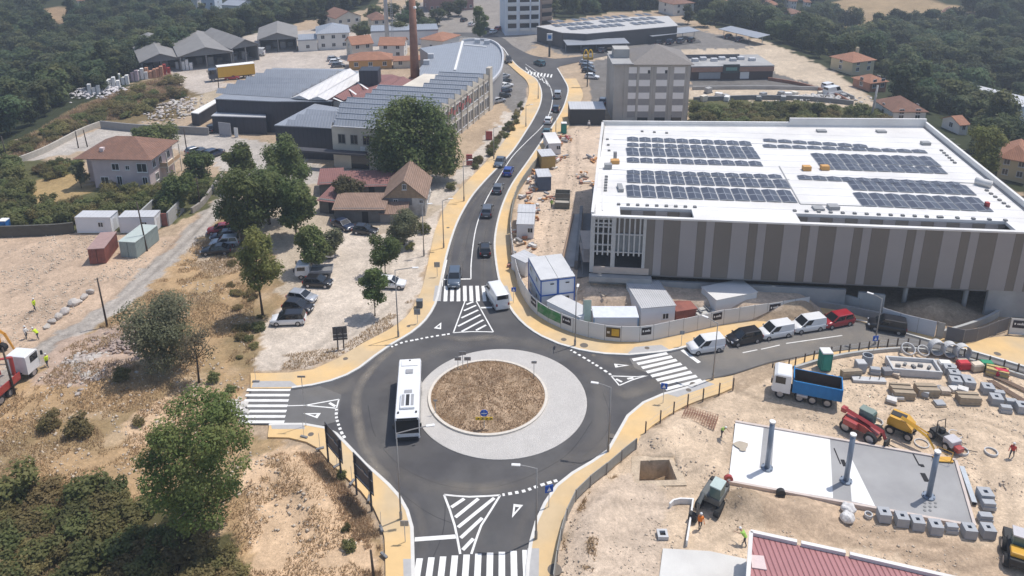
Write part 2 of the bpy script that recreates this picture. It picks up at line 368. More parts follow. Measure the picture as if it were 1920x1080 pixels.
k21 = K(480, 540); k22 = K(960, 540); k31 = K(480, 810); k32 = K(960, 810)
for i in range(10):        # south crossing
    x = 781 + 6 + 22 * i; y = 1047 - 1.75 * i; a = G(x, y); b = Vector((a.x + 0.06 * (i - 4.5) * .3, a.y - 4.0, 0))
    MB().sheet([(a.x - .27, a.y), (b.x - .27, b.y), (b.x + .27, b.y), (a.x + .27, a.y)], 0.012).build('zebra_bar', M_white, road)
for i in range(10):        # north crossing
    bar((836.5 + 11.6 * i, 536), (835 + 12.3 * i, 565), 0.5, 0.012, 'zebra_bar')
for i in range(7):         # west crossing
    y = 731 + 10 * i; bar((463 - 2.6 * i, y), (545 - 2.0 * i, y), 0.42, 0.013, 'zebra_bar')
for a, b in (((905,540),(1165,490)),((940,570),(1200,515)),((975,600),(1235,540)),((1010,632),(1270,568)),((1045,662),(1310,598)),((1085,692),(1345,630)),((1115,722),(1385,660)),((1150,760),(1420,690))):
    bar(*k22(a, b), 0.5, 0.014, 'zebra_bar')
# centre line and stop lines
line([(883,523),(884,487),(892,430),(907,385),(927,347),(945,317),(962,292),(987,266),(1018,235),(1032,207),(1036,182),(1032,163)], 0.16)
line([(1033,165),(1022,148),(1005,134),(985,120)], 0.12); line([(1031,163),(1016,150),(1000,139),(985,129)], 0.12)
for i in range(6): bar((1028 - 7.5 * i, 161 - 5.6 * i), (1023 - 7.5 * i, 151 - 5 * i), 0.25)
bar((830,524), (883,523), 0.3); line([(829,537),(831,520),(838,487)], .14)
for i in range(9): bar((985 + 6.2 * i, 133 + 0.8 * i), (983 + 6.2 * i, 139 + 0.8 * i), 0.45, 0.012, 'zebra_bar')
# north splitter island
q = k21((1568,98),(1480,336),(1620,327),(1780,330),(1652,98)); line(q[:2], .16); line(q[1:4], .16); line([q[3], q[4]], .16)
for a, b in (((1578,124),(1630,103)),((1560,170),(1650,130)),((1540,225),(1667,165)),((1515,287),(1685,200)),((1542,327),(1705,240)),((1650,318),(1725,278))): bar(*k21(a, b), 0.3)
bar(*k21((1680,148),(1770,146)), .35)
dashes(k21((1015,442),(1100,408),(1200,388),(1300,368),(1460,343)), 12, .3)
def giveway(pts):
    P = GL(pts); c = sum(P, Vector()) / 3
    I = [c + (p - c) * 0.42 for p in P]
    MB().add([(p.x, p.y, 0.011) for p in P + I], [(0, 1, 4, 3), (1, 2, 5, 4), (2, 0, 3, 5)]).build('give_way_triangle', M_white, road)
giveway(k21((1333,302),(1388,310),(1390,258)))
# west
line(k21((228,884),(370,880)), .14); q = k21((370,880),(622,835),(603,902)); line(q[:2], .16); line(q[1:], .16); line([q[2], q[0]], .16); bar(*k21((550,862),(595,888)), .3)
giveway(k21((355,940),(460,978),(487,938)))
dashes(k21((604,908),(602,960),(614,1010),(642,1085),(670,1130)), 8, .3)
# east
q = k22((745,660),(935,666),(1020,655),(805,731)); line(q[:2], .16); line([q[0], q[3]], .16); line([q[3], k22((900,690))[0], q[2]], .16); line(q[1:3], .12)
bar(*k22((780,683),(825,705)), .3); bar(*k22((865,681),(910,674)), .3)
dashes(k22((440,465),(560,535),(650,590),(748,655)), 10, .3)
giveway(k22((765,568),(775,597),(882,580))); bar(*k22((1275,465),(1405,560)), .5)
bar(*k22((1730,486),(1840,463)), .14); bar((1427,655),(1462,647), .14); bar((1474,644), (1579,629), .14)
# south
q = k31((1410,470),(1600,486),(1832,474)); line(q, .2); line(k31((1410,470),(1452,580),(1490,700),(1532,915)), .2); line(k31((1832,474),(1760,590),(1690,700),(1615,915)), .2)
for a, b in (((1465,565),(1562,500)),((1495,640),(1668,500)),((1515,715),(1787,495)),((1535,795),(1697,645)),((1550,885),(1630,800))): bar(*k31(a, b), .34)
bar(*k31((1190,806),(1503,784)), .45)
dashes([(942,928),(960,925),(985,920),(1010,911),(1047,900)], 9, .34)
giveway([(963,945),(960,971),(981,947)])
# ---- manhole covers let into the surfaces
for x, y, z, r in ((1147,819,.119,.35),(1040,1070,.119,.6),(648,674,.119,.3),(766,613,.119,.25),(1057,638,.119,.35),(1095,649,.119,.5),(1213,654,.119,.3),(1113,666,.006,.25),(583,816,.119,.3),(1291,733,.119,.3),(840,428,.119,.25),(955,495,.119,.3),(1110,633,.119,.3),(717,668,.007,.25),(1870,665,.119,.4),(1300,722,.119,.4)):
    p = G(x, y); MB().cyl((p.x, p.y, z - .05), (p.x, p.y, z + .004), r, n=16).build('manhole_cover', pm('cast_iron', (0.14, 0.12, 0.1), rough=.7), road if z < .05 else None)
    if z > .05: struct(bpy.context.scene.collection.objects[-1])

# ---- roundabout apron and island
RC = Vector((-1.2, 72.5, 0)); IC = Vector((-2.63, 72.9, 0)); IR = 6.25
def cobble_mat(name, c1, c2, sc):
    m = bpy.data.materials.new(name); m.use_nodes = True; N = m.node_tree.nodes; L = m.node_tree.links; b = N['Principled BSDF']
    tc = N.new('ShaderNodeTexCoord'); v = N.new('ShaderNodeTexVoronoi'); v.inputs['Scale'].default_value = sc; L.new(tc.outputs['Object'], v.inputs['Vector'])
    n = N.new('ShaderNodeTexNoise'); n.inputs['Scale'].default_value = 0.5; n.inputs['Detail'].default_value = 8; L.new(tc.outputs['Object'], n.inputs['Vector'])
    mx = N.new('ShaderNodeMix'); mx.data_type = 'RGBA'; mx.inputs[6].default_value = (*c1, 1); mx.inputs[7].default_value = (*c2, 1)
    sp = N.new('ShaderNodeSeparateColor'); L.new(v.outputs['Color'], sp.inputs[0])
    ad = N.new('ShaderNodeMath'); ad.operation = 'MULTIPLY_ADD'; ad.inputs[1].default_value = 0.5; L.new(sp.outputs[0], ad.inputs[0])
    sb = N.new('ShaderNodeMapRange'); sb.inputs[1].default_value = .3; sb.inputs[2].default_value = .7; sb.inputs[4].default_value = .5; L.new(n.outputs[0], sb.inputs[0]); L.new(sb.outputs[0], ad.inputs[2])
    L.new(ad.outputs[0], mx.inputs[0]); L.new(mx.outputs[2], b.inputs['Base Color']); b.inputs['Roughness'].default_value = .85
    v2 = N.new('ShaderNodeTexVoronoi'); v2.feature = 'DISTANCE_TO_EDGE'; v2.inputs['Scale'].default_value = sc; L.new(tc.outputs['Object'], v2.inputs['Vector'])
    mr = N.new('ShaderNodeMapRange'); mr.inputs[2].default_value = .12; L.new(v2.outputs[0], mr.inputs[0])
    bp = N.new('ShaderNodeBump'); bp.inputs['Distance'].default_value = .02; L.new(mr.outputs[0], bp.inputs['Height']); L.new(bp.outputs[0], b.inputs['Normal'])
    return m
M_cob = cobble_mat('granite_setts', (0.56, 0.53, 0.495), (0.46, 0.435, 0.405), 6)
ap = MB(); NS = 96
vs = [(RC.x + math.cos(i * 2 * math.pi / NS) * r, RC.y + math.sin(i * 2 * math.pi / NS) * r, z) for r, z in ((9.35, -.05), (9.35, .05), (9.2, .07)) for i in range(NS)] + [(RC.x, RC.y, .2)]
fs = [(r * NS + i, r * NS + (i + 1) % NS, (r + 1) * NS + (i + 1) % NS, (r + 1) * NS + i) for r in range(2) for i in range(NS)] + [(2 * NS + i, 2 * NS + (i + 1) % NS, 3 * NS) for i in range(NS)]
apron = struct(ap.add(vs, fs).build('roundabout_apron', M_cob))
struct(MB().ring((IC.x, IC.y, 0), IR, IR + .3, 0, .3, 96).build('island_kerb', pm('island_kerb_stone', (.6, .55, .48), var=.12)))
# ---------------------------------------------------------------- terrain sheet with its soils
_lat = rng.random((256, 256))
def vnoise(x, y):
    xi = np.floor(x).astype(int); yi = np.floor(y).astype(int); fx = x - xi; fy = y - yi
    fx = fx * fx * (3 - 2 * fx); fy = fy * fy * (3 - 2 * fy); a, b, c, d = xi % 256, (xi + 1) % 256, yi % 256, (yi + 1) % 256
    return (_lat[a, c] * (1 - fx) + _lat[b, c] * fx) * (1 - fy) + (_lat[a, d] * (1 - fx) + _lat[b, d] * fx) * fy
def fbm(x, y, o=4, g=0.5):
    s = 0; a = 1; t = 0
    for i in range(o): s = s + a * vnoise(x * 2 ** i + 17.3 * i, y * 2 ** i + 9.1 * i); t += a; a *= g
    return s / t
def inpoly(X, Y, poly):
    r = np.zeros(X.shape, bool); n = len(poly)
    for i in range(n):
        x0, y0 = poly[i][0], poly[i][1]; x1, y1 = poly[(i + 1) % n][0], poly[(i + 1) % n][1]
        if y0 == y1: continue
        c = ((y0 > Y) != (y1 > Y)) & (X < (x1 - x0) * (Y - y0) / (y1 - y0) + x0); r ^= c
    return r
def pdist(X, Y, poly, closed=True):
    d = np.full(X.shape, 1e9); n = len(poly)
    for i in range(n if closed else n - 1):
        ax, ay = poly[i][0], poly[i][1]; bx, by = poly[(i + 1) % n][0], poly[(i + 1) % n][1]
        L = (bx - ax) ** 2 + (by - ay) ** 2 + 1e-9
        t = np.clip(((X - ax) * (bx - ax) + (Y - ay) * (by - ay)) / L, 0, 1)
        d = np.minimum(d, np.hypot(X - ax - t * (bx - ax), Y - ay - t * (by - ay)))
    return d
PLATEAU = [(p.x, p.y) for p in GL([(-500,420),(-250,360),(0,285),(140,205),(290,140),(420,85),(560,42),(690,18),(760,-30),(985,-30),(1040,40),(1160,22),(1262,20),(1310,42),(1440,78),(1560,130),(1640,190),(1735,238),(1925,370),(2400,560)])] + [(260, 60), (260, -150), (-260, -150)]
PIT = [(p.x, p.y) for p in GL([(1196,862),(1194,905),(1275,903),(1258,860)])]
HARD = [[(p.x, p.y) for p in road_poly]] + [[(p.x, p.y) for p in GL(q)] for q in (
    NWo + list(reversed(NW[:26])), )]
def tz(X, Y):
    """terrain height without soil roughness"""
    X = np.asarray(X, float); Y = np.asarray(Y, float)
    d = np.where(inpoly(X, Y, PLATEAU), 0, pdist(X, Y, PLATEAU))
    s = np.clip(d / 45, 0, 1); z = -9 * s * s * (3 - 2 * s)
    z = z + np.clip(d - 90, 0, None) * 0.075 + np.clip(d - 20, 0, 60) / 60 * (fbm(X * .02, Y * .02, 3) - .5) * 8
    return np.clip(z, -14, 20)
def tz1(x, y): return float(tz(np.array([x]), np.array([y]))[0])
def axis(segs):
    out = []
    for a, b, s in segs: out += list(np.arange(a, b, s))
    return np.array(out + [segs[-1][1]])
xs = axis([(-3000,-600,200),(-600,-260,20),(-260,-110,3),(-110,-60,1),(-60,85,.5),(85,140,1.2),(140,280,4),(280,600,20),(600,3000,200)])
ys = axis([(-400,10,20),(10,35,1.5),(35,115,.5),(115,190,.8),(190,300,1.6),(300,480,4),(480,800,20),(800,3600,200)])
XX, YY = np.meshgrid(xs, ys, indexing='ij'); X = XX.ravel(); Y = YY.ravel()
Z = tz(X, Y)
wob = 1 + np.clip((Y - 110) / 100, 0, 2)
Xw = X + (fbm(X * .5, Y * .5, 4) - .5) * 2.6 * wob; Yw = Y + (fbm(X * .5 + 50, Y * .5 + 80, 4) - .5) * 2.6 * wob
colr = np.tile(np.array([0.40, 0.32, 0.235]), (len(X), 1)); amp = np.full(len(X), 0.10)
WOOD = (0.04, 0.05, 0.026)
far = ~inpoly(Xw, Yw, PLATEAU); colr[far] = WOOD
def zone(px, c, a=0.05, soft=True, z=0.0):
    w = [(p.x, p.y) for p in GL(px, z)]
    m = inpoly(Xw if soft else X, Yw if soft else Y, w); colr[m] = c; amp[m] = a; return m
DRY = (0.42, 0.3, 0.175); BARE = (0.56, 0.42, 0.285); YARD = (0.58, 0.475, 0.36); SCRUB = (0.10, 0.105, 0.05); CONC = (0.43, 0.41, 0.385); LOT = (0.56, 0.505, 0.44)
zone([(0,290),(150,195),(320,135),(420,165),(330,225),(190,235),(30,300)], (0.17,0.135,0.075), .3)
zone([(-200,420),(0,300),(150,300),(150,345),(420,330),(405,385),(300,432),(0,440),(-200,520)], SCRUB, .15)
zone([(40,375),(70,335),(170,325),(180,352),(90,385)], (.36,.27,.14), .1)
zone([(30,295),(200,238),(390,243),(480,262),(545,275),(640,335),(600,345),(440,345),(410,310),(330,280),(150,285),(45,305)], CONC, .01)
zone([(280,125),(480,62),(690,48),(770,85),(700,140),(480,140),(430,150),(400,185),(345,165)], (.47,.43,.39), .02)
zone([(330,215),(350,190),(400,170),(440,180),(400,225)], (.42,.36,.27), .1)
zone([(690,60),(760,10),(860,-10),(1020,-10),(1030,70),(960,112),(780,90)], (.27,.255,.24), .02)
zone([(420,345),(600,345),(640,330),(860,345),(840,385),(760,440),(640,430),(560,540),(470,560),(440,480)], (.44,.385,.31), .05)
zone([(600,310),(700,318),(850,330),(960,200),(985,175),(1000,190),(960,255),(860,350),(830,385),(620,345)], (.5,.465,.42), .01)
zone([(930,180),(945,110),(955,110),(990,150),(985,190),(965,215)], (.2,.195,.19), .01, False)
zone([(-100,430),(0,440),(150,432),(330,442),(400,375),(412,385),(330,455),(215,560),(60,652),(0,692),(-100,760)], (0.48,0.375,0.285), .1)
zone([(-100,760),(0,690),(60,650),(130,610),(215,560),(270,500),(330,450),(400,378),(436,335),(450,345),(415,405),(350,472),(290,533),(240,575),(170,635),(90,675),(30,722),(-100,815)], (.41,.385,.355), .03)
zone([(-100,815),(0,740),(90,675),(240,575),(350,472),(415,405),(470,445),(480,560),(500,600),(480,690),(470,727),(446,797),(500,824),(620,870),(720,1010),(723,1120),(-100,1120)], DRY, .28)
zone([(395,450),(470,445),(480,500),(400,520),(360,500)], (.43,.35,.26), .1)
zone([(470,430),(500,430),(530,560),(495,610),(480,690),(430,690),(440,560)], (.33,.24,.14), .2)
zone([(500,608),(560,545),(640,430),(760,442),(835,388),(802,500),(785,565),(735,615),(640,668),(570,692),(478,692)], LOT, .03)
zone([(470,850),(560,835),(610,880),(690,980),(712,1110),(480,1110),(450,960)], BARE, .25)
zone([(240,780),(330,740),(440,760),(440,800),(330,830),(240,830)], BARE, .25)
zone([(-50,960),(120,930),(300,950),(420,1010),(480,1110),(-50,1110)], (.09,.085,.04), .3)
zone([(60,720),(110,640),(260,600),(290,640),(230,700),(130,730)], (.42,.33,.27), .3)
zone([(1085,228),(1130,236),(1112,500),(1105,525),(1530,560),(1640,602),(1590,592),(1500,587),(1160,640),(1010,594),(961,497),(957,440),(970,368),(1020,292)], (.56,.46,.365), .06)
zone([(1372,729),(1490,688),(1650,654),(1700,650),(1760,655),(1925,702),(2200,800),(2200,1200),(1034,1150),(1060,972),(1110,907),(1210,812)], YARD, .09)
zone([(1040,1080),(1060,980),(1110,915),(1180,880),(1260,930),(1240,1080)], (.55,.46,.37), .14)
zone([(1480,920),(1720,985),(1900,1040),(1925,1110),(1440,990),(1400,920)], (.49,.385,.285), .1)
zone([(1090,105),(1320,62),(1440,78),(1560,130),(1640,195),(1640,205),(1295,205),(1290,100),(1150,120)], (.5,.43,.34), .05)
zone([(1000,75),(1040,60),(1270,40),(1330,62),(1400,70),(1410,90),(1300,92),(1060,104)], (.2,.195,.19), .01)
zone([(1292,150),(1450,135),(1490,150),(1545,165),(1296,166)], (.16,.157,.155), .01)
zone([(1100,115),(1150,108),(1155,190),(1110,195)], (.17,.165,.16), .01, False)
zone([(1290,185),(1480,190),(1640,205),(1690,238),(1480,245),(1290,238)], SCRUB, .3)
zone([(1620,-20),(1790,15),(1830,30),(1640,38),(1540,5)], (.34,.26,.16), .1, True, -5)
zone([(80,10),(135,10),(125,55),(95,60)], (.3,.22,.14), .1, True, -5)
zone([(1500,45),(1640,45),(1650,60),(1520,62)], (.15,.14,.07), .1, True, -8)
# flatten beneath road, pavements and buildings
flat = np.zeros(len(X), bool)
for q in (road_poly,): flat |= inpoly(X, Y, [(p.x, p.y) for p in q])
dk = pdist(X, Y, [(p.x, p.y) for p in road_poly]); dk[flat] = 0
edge = np.clip((dk - 3.2) / 2.5, 0, 1)
rough = (fbm(X * .25, Y * .25, 5, .55) - .5) * 2.2
ridge = np.clip(.35 - np.abs(fbm(X * .5 + 30, Y * .12 + 9, 3) - .5) * 3, 0, 1)
Z = Z + np.where(far, 0, rough * amp * (0.15 + .85 * edge)) - 0.05 - 0.06 * (1 - edge)
# soil mounds
def mound(px, py, r, h, stretch=1.0, ang=0.0):
    global Z
    c = G(px, py); dx = X - c.x; dy = Y - c.y; ca, sa = math.cos(ang), math.sin(ang)
    u = (dx * ca + dy * sa) / (r * stretch); v = (-dx * sa + dy * ca) / r; q = u * u + v * v
    Z = Z + h * np.exp(-q * 1.6) * (.8 + .4 * fbm(X * .9, Y * .9, 3))
for a in ((1135,955,2.0,.9,2.2,.9),(1105,1010,1.6,.6,2.0,1.1),(1235,825,1.6,.9,1.5,.5),(1440,960,1.6,.7,1.3,.3),(1325,880,1.2,.5,1.4,0),(1890,900,2.0,.6,1.4,0),(1400,950,1.5,1.0,1.5,0),(560,905,2.2,.7,2.4,-.9),(600,960,2.0,.6,2.2,-1.0),(180,690,2.6,1.0,1.8,.4),(230,640,2.0,.9,1.5,.4),(435,745,1.0,.6,1,0),(420,775,1.0,.5,1,0),(1385,948,1.7,1.1,1.3,0),(1285,855,1.8,.5,1.4,0),(1510,965,2.2,.9,1.2,0),(1380,835,1.2,.3,1,0),(1290,795,1.8,.6,1.3,0),(1830,815,2.5,.4,1.5,0),(1760,580,3.0,1.6,1.4,0),(1720,590,2.5,1.0,1.4,0)): mound(*a)
# made ground banked up against the new building
_a = G(1111,405,12.0); _b = G(1985,439,12.0); _u = (_b - _a).normalized(); _t = (X - _a.x) * _u.x + (Y - _a.y) * _u.y; _d = -((X - _a.x) * -_u.y + (Y - _a.y) * _u.x)
bank = np.clip((4.6 - _d) / 2.6, 0, 1) * np.clip((_t + 5) / 5, 0, 1) * np.clip((31 - _t) / 4, 0, 1) * (_d > -2); bank = bank * bank * (3 - 2 * bank)
Z = Z + bank * (2.1 + rough * .15)
# wheel ruts
for path in ([(1060,1075),(1110,960),(1190,930),(1300,935),(1420,930),(1560,990),(1760,1035),(1925,1040)],[(1380,740),(1480,770),(1600,790),(1720,790),(1850,800),(1925,830)],[(1385,722),(1430,740),(1530,775),(1640,770),(1760,760),(1925,810)],[(1270,910),(1330,890),(1350,840),(1400,780),(1500,775)],[(1040,500),(1040,420),(1070,330),(1075,250)],[(20,640),(80,570),(160,500),(250,455),(330,420)],[(0,560),(80,520),(150,470),(140,445)],[(30,610),(120,560),(200,520)],[(1330,1000),(1420,965),(1560,1000),(1700,1020),(1830,1060)],[(560,690),(640,620),(700,560),(720,480),(700,450)],[(600,660),(680,600),(750,540),(780,470)],[(20,700),(120,620),(230,550),(330,460),(410,375)],[(5,720),(100,640),(215,565),(320,470),(405,385)],[(1860,860),(1880,960),(1840,1040),(1750,1060)]):
    P_ = [(p.x, p.y) for p in sm(path, 2)]
    for off in (-.85, .85):
        Q_ = [((l.x + r.x) / 2, (l.y + r.y) / 2) for l, r in ribbon([Vector((*p, 0)) for p in P_], off + .1, off - .1)]
        bx = (X > min(q[0] for q in Q_) - 2) & (X < max(q[0] for q in Q_) + 2) & (Y > min(q[1] for q in Q_) - 2) & (Y < max(q[1] for q in Q_) + 2); ix = np.where(bx)[0]
        d_ = pdist(X[ix], Y[ix], Q_, False); w_ = np.clip(1 - d_ / .55, 0, 1) * (.35 + .9 * fbm(X[ix] * .2, Y[ix] * .2, 2)); Z[ix] -= .07 * w_; colr[ix] *= (1 - .24 * np.clip(w_, 0, 1))[:, None]
pm_ = inpoly(X, Y, PIT); Z[pm_] -= 2.6
colr[pm_] = (.5, .38, .25)
fine = fbm(X * .8, Y * .8, 3) ; colr = colr * (0.86 + .28 * fine)[:, None]
mot = fbm(X * .16 + 5, Y * .16 + 3, 5, .6); dryz = np.isin(np.round(amp, 2), (.28, .2)); gm = np.clip((mot - .47) * 6, 0, 1) * dryz
colr = colr * (1 - gm[:, None] * .55) + gm[:, None] * .55 * np.array([.2, .165, .09]); bm_ = np.clip((fbm(X * .3 + 40, Y * .3, 4) - .55) * 7, 0, 1) * dryz; colr = colr * (1 - bm_[:, None] * .6) + bm_[:, None] * .6 * np.array([.5, .39, .27])
colr = colr * np.array([1.0, .95, .9])
nx, ny = len(xs), len(ys)
ii, jj = np.meshgrid(np.arange(nx - 1), np.arange(ny - 1), indexing='ij'); a = (ii * ny + jj).ravel()
faces = np.stack([a, a + ny, a + ny + 1, a + 1], 1).astype(np.int32)
def np_mesh(name, co, faces, smooth_=True):
    me = bpy.data.meshes.new(name); nf, k = faces.shape
    me.vertices.add(len(co)); me.vertices.foreach_set('co', np.ascontiguousarray(co, np.float32).ravel())
    me.loops.add(nf * k); me.loops.foreach_set('vertex_index', faces.ravel().astype(np.int32))
    me.polygons.add(nf); me.polygons.foreach_set('loop_start', np.arange(0, nf * k, k, dtype=np.int32)); me.polygons.foreach_set('loop_total', np.full(nf, k, np.int32))
    if smooth_: me.polygons.foreach_set('use_smooth', np.ones(nf, bool))
    me.update(calc_edges=True); me.validate(); return me
heap = np.exp(-(((X - G(1388,945).x) / 2.2) ** 2 + ((Y - G(1388,945).y) / 1.5) ** 2) * 1.2); colr = colr * (1 - heap[:, None] * .85) + heap[:, None] * .85 * np.array([.3, .22, .145])
gme = np_mesh('ground', np.stack([X, Y, Z], 1), faces)
at = gme.attributes.new('soil', 'FLOAT_COLOR', 'POINT'); at.data.foreach_set('color', np.concatenate([colr, np.ones((len(X), 1))], 1).astype(np.float32).ravel())
def soil_mat():
    m = bpy.data.materials.new('soil'); m.use_nodes = True; N = m.node_tree.nodes; L = m.node_tree.links; b = N['Principled BSDF']
    at = N.new('ShaderNodeAttribute'); at.attribute_name = 'soil'; tc = N.new('ShaderNodeTexCoord')
    prev = at.outputs['Color']
    for sc, lo, hi, dis in ((.12, .86, 1.12, 0), (.7, .82, 1.16, 1.5), (3.5, .8, 1.18, .6), (14, .82, 1.17, 0)):
        n = N.new('ShaderNodeTexNoise'); n.inputs['Scale'].default_value = sc; n.inputs['Detail'].default_value = 6; n.inputs['Roughness'].default_value = .62; n.inputs['Distortion'].default_value = dis
        L.new(tc.outputs['Object'], n.inputs['Vector'])
        r = N.new('ShaderNodeMapRange'); r.inputs[1].default_value = .3; r.inputs[2].default_value = .7; r.inputs[3].default_value = lo; r.inputs[4].default_value = hi; L.new(n.outputs[0], r.inputs[0])
        x = N.new('ShaderNodeMix'); x.data_type = 'RGBA'; x.blend_type = 'MULTIPLY'; x.inputs[0].default_value = 1; L.new(prev, x.inputs[6]); L.new(r.outputs[0], x.inputs[7]); prev = x.outputs[2]
    L.new(prev, b.inputs['Base Color']); b.inputs['Roughness'].default_value = 1; b.inputs['Specular IOR Level'].default_value = .15
    n = N.new('ShaderNodeTexNoise'); n.inputs['Scale'].default_value = 3; n.inputs['Detail'].default_value = 10; n.inputs['Roughness'].default_value = .7; L.new(tc.outputs['Object'], n.inputs['Vector'])
    bp = N.new('ShaderNodeBump'); bp.inputs['Distance'].default_value = .12; bp.inputs['Strength'].default_value = .8; L.new(n.outputs[0], bp.inputs['Height']); L.new(bp.outputs[0], b.inputs['Normal'])
    return m
gme.materials.append(soil_mat())
ground = bpy.data.objects.new('ground', gme); COL.objects.link(ground); struct(ground)
# island mound of dry grass
n = 60; vs = [(IC.x, IC.y, .75)]; fs = []
for r in range(1, 9):
    for i in range(n):
        a = i * 2 * math.pi / n; q = r / 8; vs.append((IC.x + math.cos(a) * IR * q, IC.y + math.sin(a) * IR * q, .2 + .55 * (1 - q * q) + (.1 * random.random() if r < 8 else 0)))
for i in range(n): fs.append((0, 1 + i, 1 + (i + 1) % n))
for r in range(1, 8):
    o = 1 + (r - 1) * n; fs += [(o + i, o + n + i, o + n + (i + 1) % n, o + (i + 1) % n) for i in range(n)]
struct(MB().add(vs, fs).build('island_ground', pm('dry_island_soil', (.42, .3, .195), var=.3, sc=1.2, bump=.1, bsc=5, col2=(.27, .19, .12), sc2=.5), smooth=True))

# dug pit: vertical earth faces let into the ground sheet
pc = sum((Vector((*q, 0)) for q in PIT), Vector()) / len(PIT)
def _off(k): return [pc + (Vector((*q, 0)) - pc) * (1 + k / max(.1, (Vector((*q, 0)) - pc).length)) for q in PIT]
Pi, Po = _off(-.3), _off(.75); n4 = len(Pi); vs = [(p.x, p.y, -2.3) for p in Pi] + [(p.x, p.y, .06) for p in Pi] + [(p.x, p.y, -.02) for p in Po]
struct(MB().add(vs, [(i, n4 + i, n4 + (i + 1) % n4, (i + 1) % n4) for i in range(n4)] + [(n4 + i, 2 * n4 + i, 2 * n4 + (i + 1) % n4, n4 + (i + 1) % n4) for i in range(n4)] + [tuple(reversed(range(n4)))[::-1]]).build('excavation', pm('cut_earth', (.5, .4, .29), var=.3, sc=1.5, bump=.1, rough=1)))
# ================================================================= BUILDINGS
M_cream = pm('cream_render', (.66, .6, .5), var=.07, sc=.4, col2=(.5, .45, .38), sc2=.15)
M_navy = stripes('navy_cladding', (.034, .038, .052), .9, .02, 0, rough=.55)
M_greyroof = stripes('grey_metal_roof', (.29, .31, .345), .55, .03, 0, rough=.5, metal=.2, line=.8)
M_greyroof2 = stripes('blue_grey_roof', (.3, .32, .355), .6, .03, 0, rough=.5, metal=.2, line=.85)
M_lightroof = stripes('light_grey_roof', (.52, .52, .53), .6, .02, 0, rough=.5, line=.9)
M_whiteroof = stripes('white_panel_roof', (.62, .6, .585), .9, .02, 0, rough=.6, line=.9)
M_pinkroof = stripes('pink_tile_roof', (.235, .115, .105), .35, .03, 0, rough=.85, line=.75)
M_whitew = pm('white_wall', (.72, .71, .69), var=.05, sc=.5)
M_memb = pm('white_roof_membrane', (.7, .685, .66), rough=.6, var=.07, sc=.5, col2=(.62, .6, .575), sc2=.12)
M_conc = pm('raw_concrete', (.36, .355, .345), var=.14, sc=.6, col2=(.3, .295, .29), sc2=.2)
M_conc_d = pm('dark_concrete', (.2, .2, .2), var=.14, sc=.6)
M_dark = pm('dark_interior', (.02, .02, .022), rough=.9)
M_glass = pm('dark_window_glass', (.025, .03, .035), rough=.12, var=.2, sc=.7, spec=.6)
M_frame = pm('pale_frame', (.6, .6, .6), rough=.5)
M_brick = pm('red_brick', (.25, .115, .075), var=.2, sc=3, col2=(.3, .15, .1), sc2=.8)
def tile_mat(name, c, c2):
    m = stripes(name, c, .28, .05, 0, rough=.9, var=.22, line=.6)
    N = m.node_tree.nodes; L = m.node_tree.links; b = N['Principled BSDF']; src = b.inputs['Base Color'].links[0].from_socket
    tc = N.new('ShaderNodeTexCoord'); n = N.new('ShaderNodeTexNoise'); n.inputs['Scale'].default_value = 1.3; n.inputs['Detail'].default_value = 9; L.new(tc.outputs['Object'], n.inputs['Vector'])
    r = N.new('ShaderNodeMapRange'); r.inputs[1].default_value = .4; r.inputs[2].default_value = .65; L.new(n.outputs[0], r.inputs[0])
    x = N.new('ShaderNodeMix'); x.data_type = 'RGBA'; x.inputs[7].default_value = (*c2, 1); mu = N.new('ShaderNodeMath'); mu.operation = 'MULTIPLY'; mu.inputs[1].default_value = .6; L.new(r.outputs[0], mu.inputs[0])
    L.new(mu.outputs[0], x.inputs[0]); L.new(src, x.inputs[6]); L.new(x.outputs[2], b.inputs['Base Color']); return m
M_tile = tile_mat('clay_tiles', (.25, .135, .095), (.17, .1, .075))
M_tile_o = tile_mat('new_orange_tiles', (.38, .185, .115), (.28, .14, .09))
M_tile_b = tile_mat('old_brown_tiles', (.3, .2, .15), (.21, .145, .11))

def root_at(name, label, cat, loc, rz=0, group=None): return thing(name, label, cat, loc, rz, group)
def wb(mb, name, mat, root, **k):
    """part given in world coordinates under an unrotated root"""
    return mb.build(name, mat, root, loc=tuple(-Vector(root.location)), **k)
_wm = {}
def window(root, o, u, w, h, d=.12, frame=None, glass=None, mull=1, rel=True, name='window'):
    """window on a wall: o = lower-left corner, u = unit vector along wall (outside to its right-hand side); frame proud of wall, pane set back in the frame"""
    key = (round(w, 2), round(h, 2), mull)
    if key not in _wm:
        f = MB(); t = min(.09, w * .12)
        f.box(0, w, -.05, .03, 0, t); f.box(0, w, -.05, .03, h - t, h); f.box(0, t, -.05, .03, t, h - t); f.box(w - t, w, -.05, .03, t, h - t)
        for k in range(mull): x = w * (k + 1) / (mull + 1); f.box(x - t / 3, x + t / 3, -.03, .03, t, h - t)
        f.box(-.06, w + .06, -.1, .03, -.08, -.003)
        fm = f.mesh('window'); pn = MB().quad((t, -.015, t), (w - t, -.015, t), (w - t, -.015, h - t), (t, -.015, h - t)).mesh('pane')
        fm.materials.append(M_frame); pn.materials.append(M_glass); _wm[key] = (fm, pn)
    fm, pn = _wm[key]; off = Vector(root.location) if rel else Vector()
    a = math.atan2(u[1], u[0])
    w_ = inst(fm, name, root, Vector(o) - off, (0, 0, a), mats={0: frame} if frame else None)
    inst(pn, 'pane', w_, mats={0: glass} if glass else None); return w_
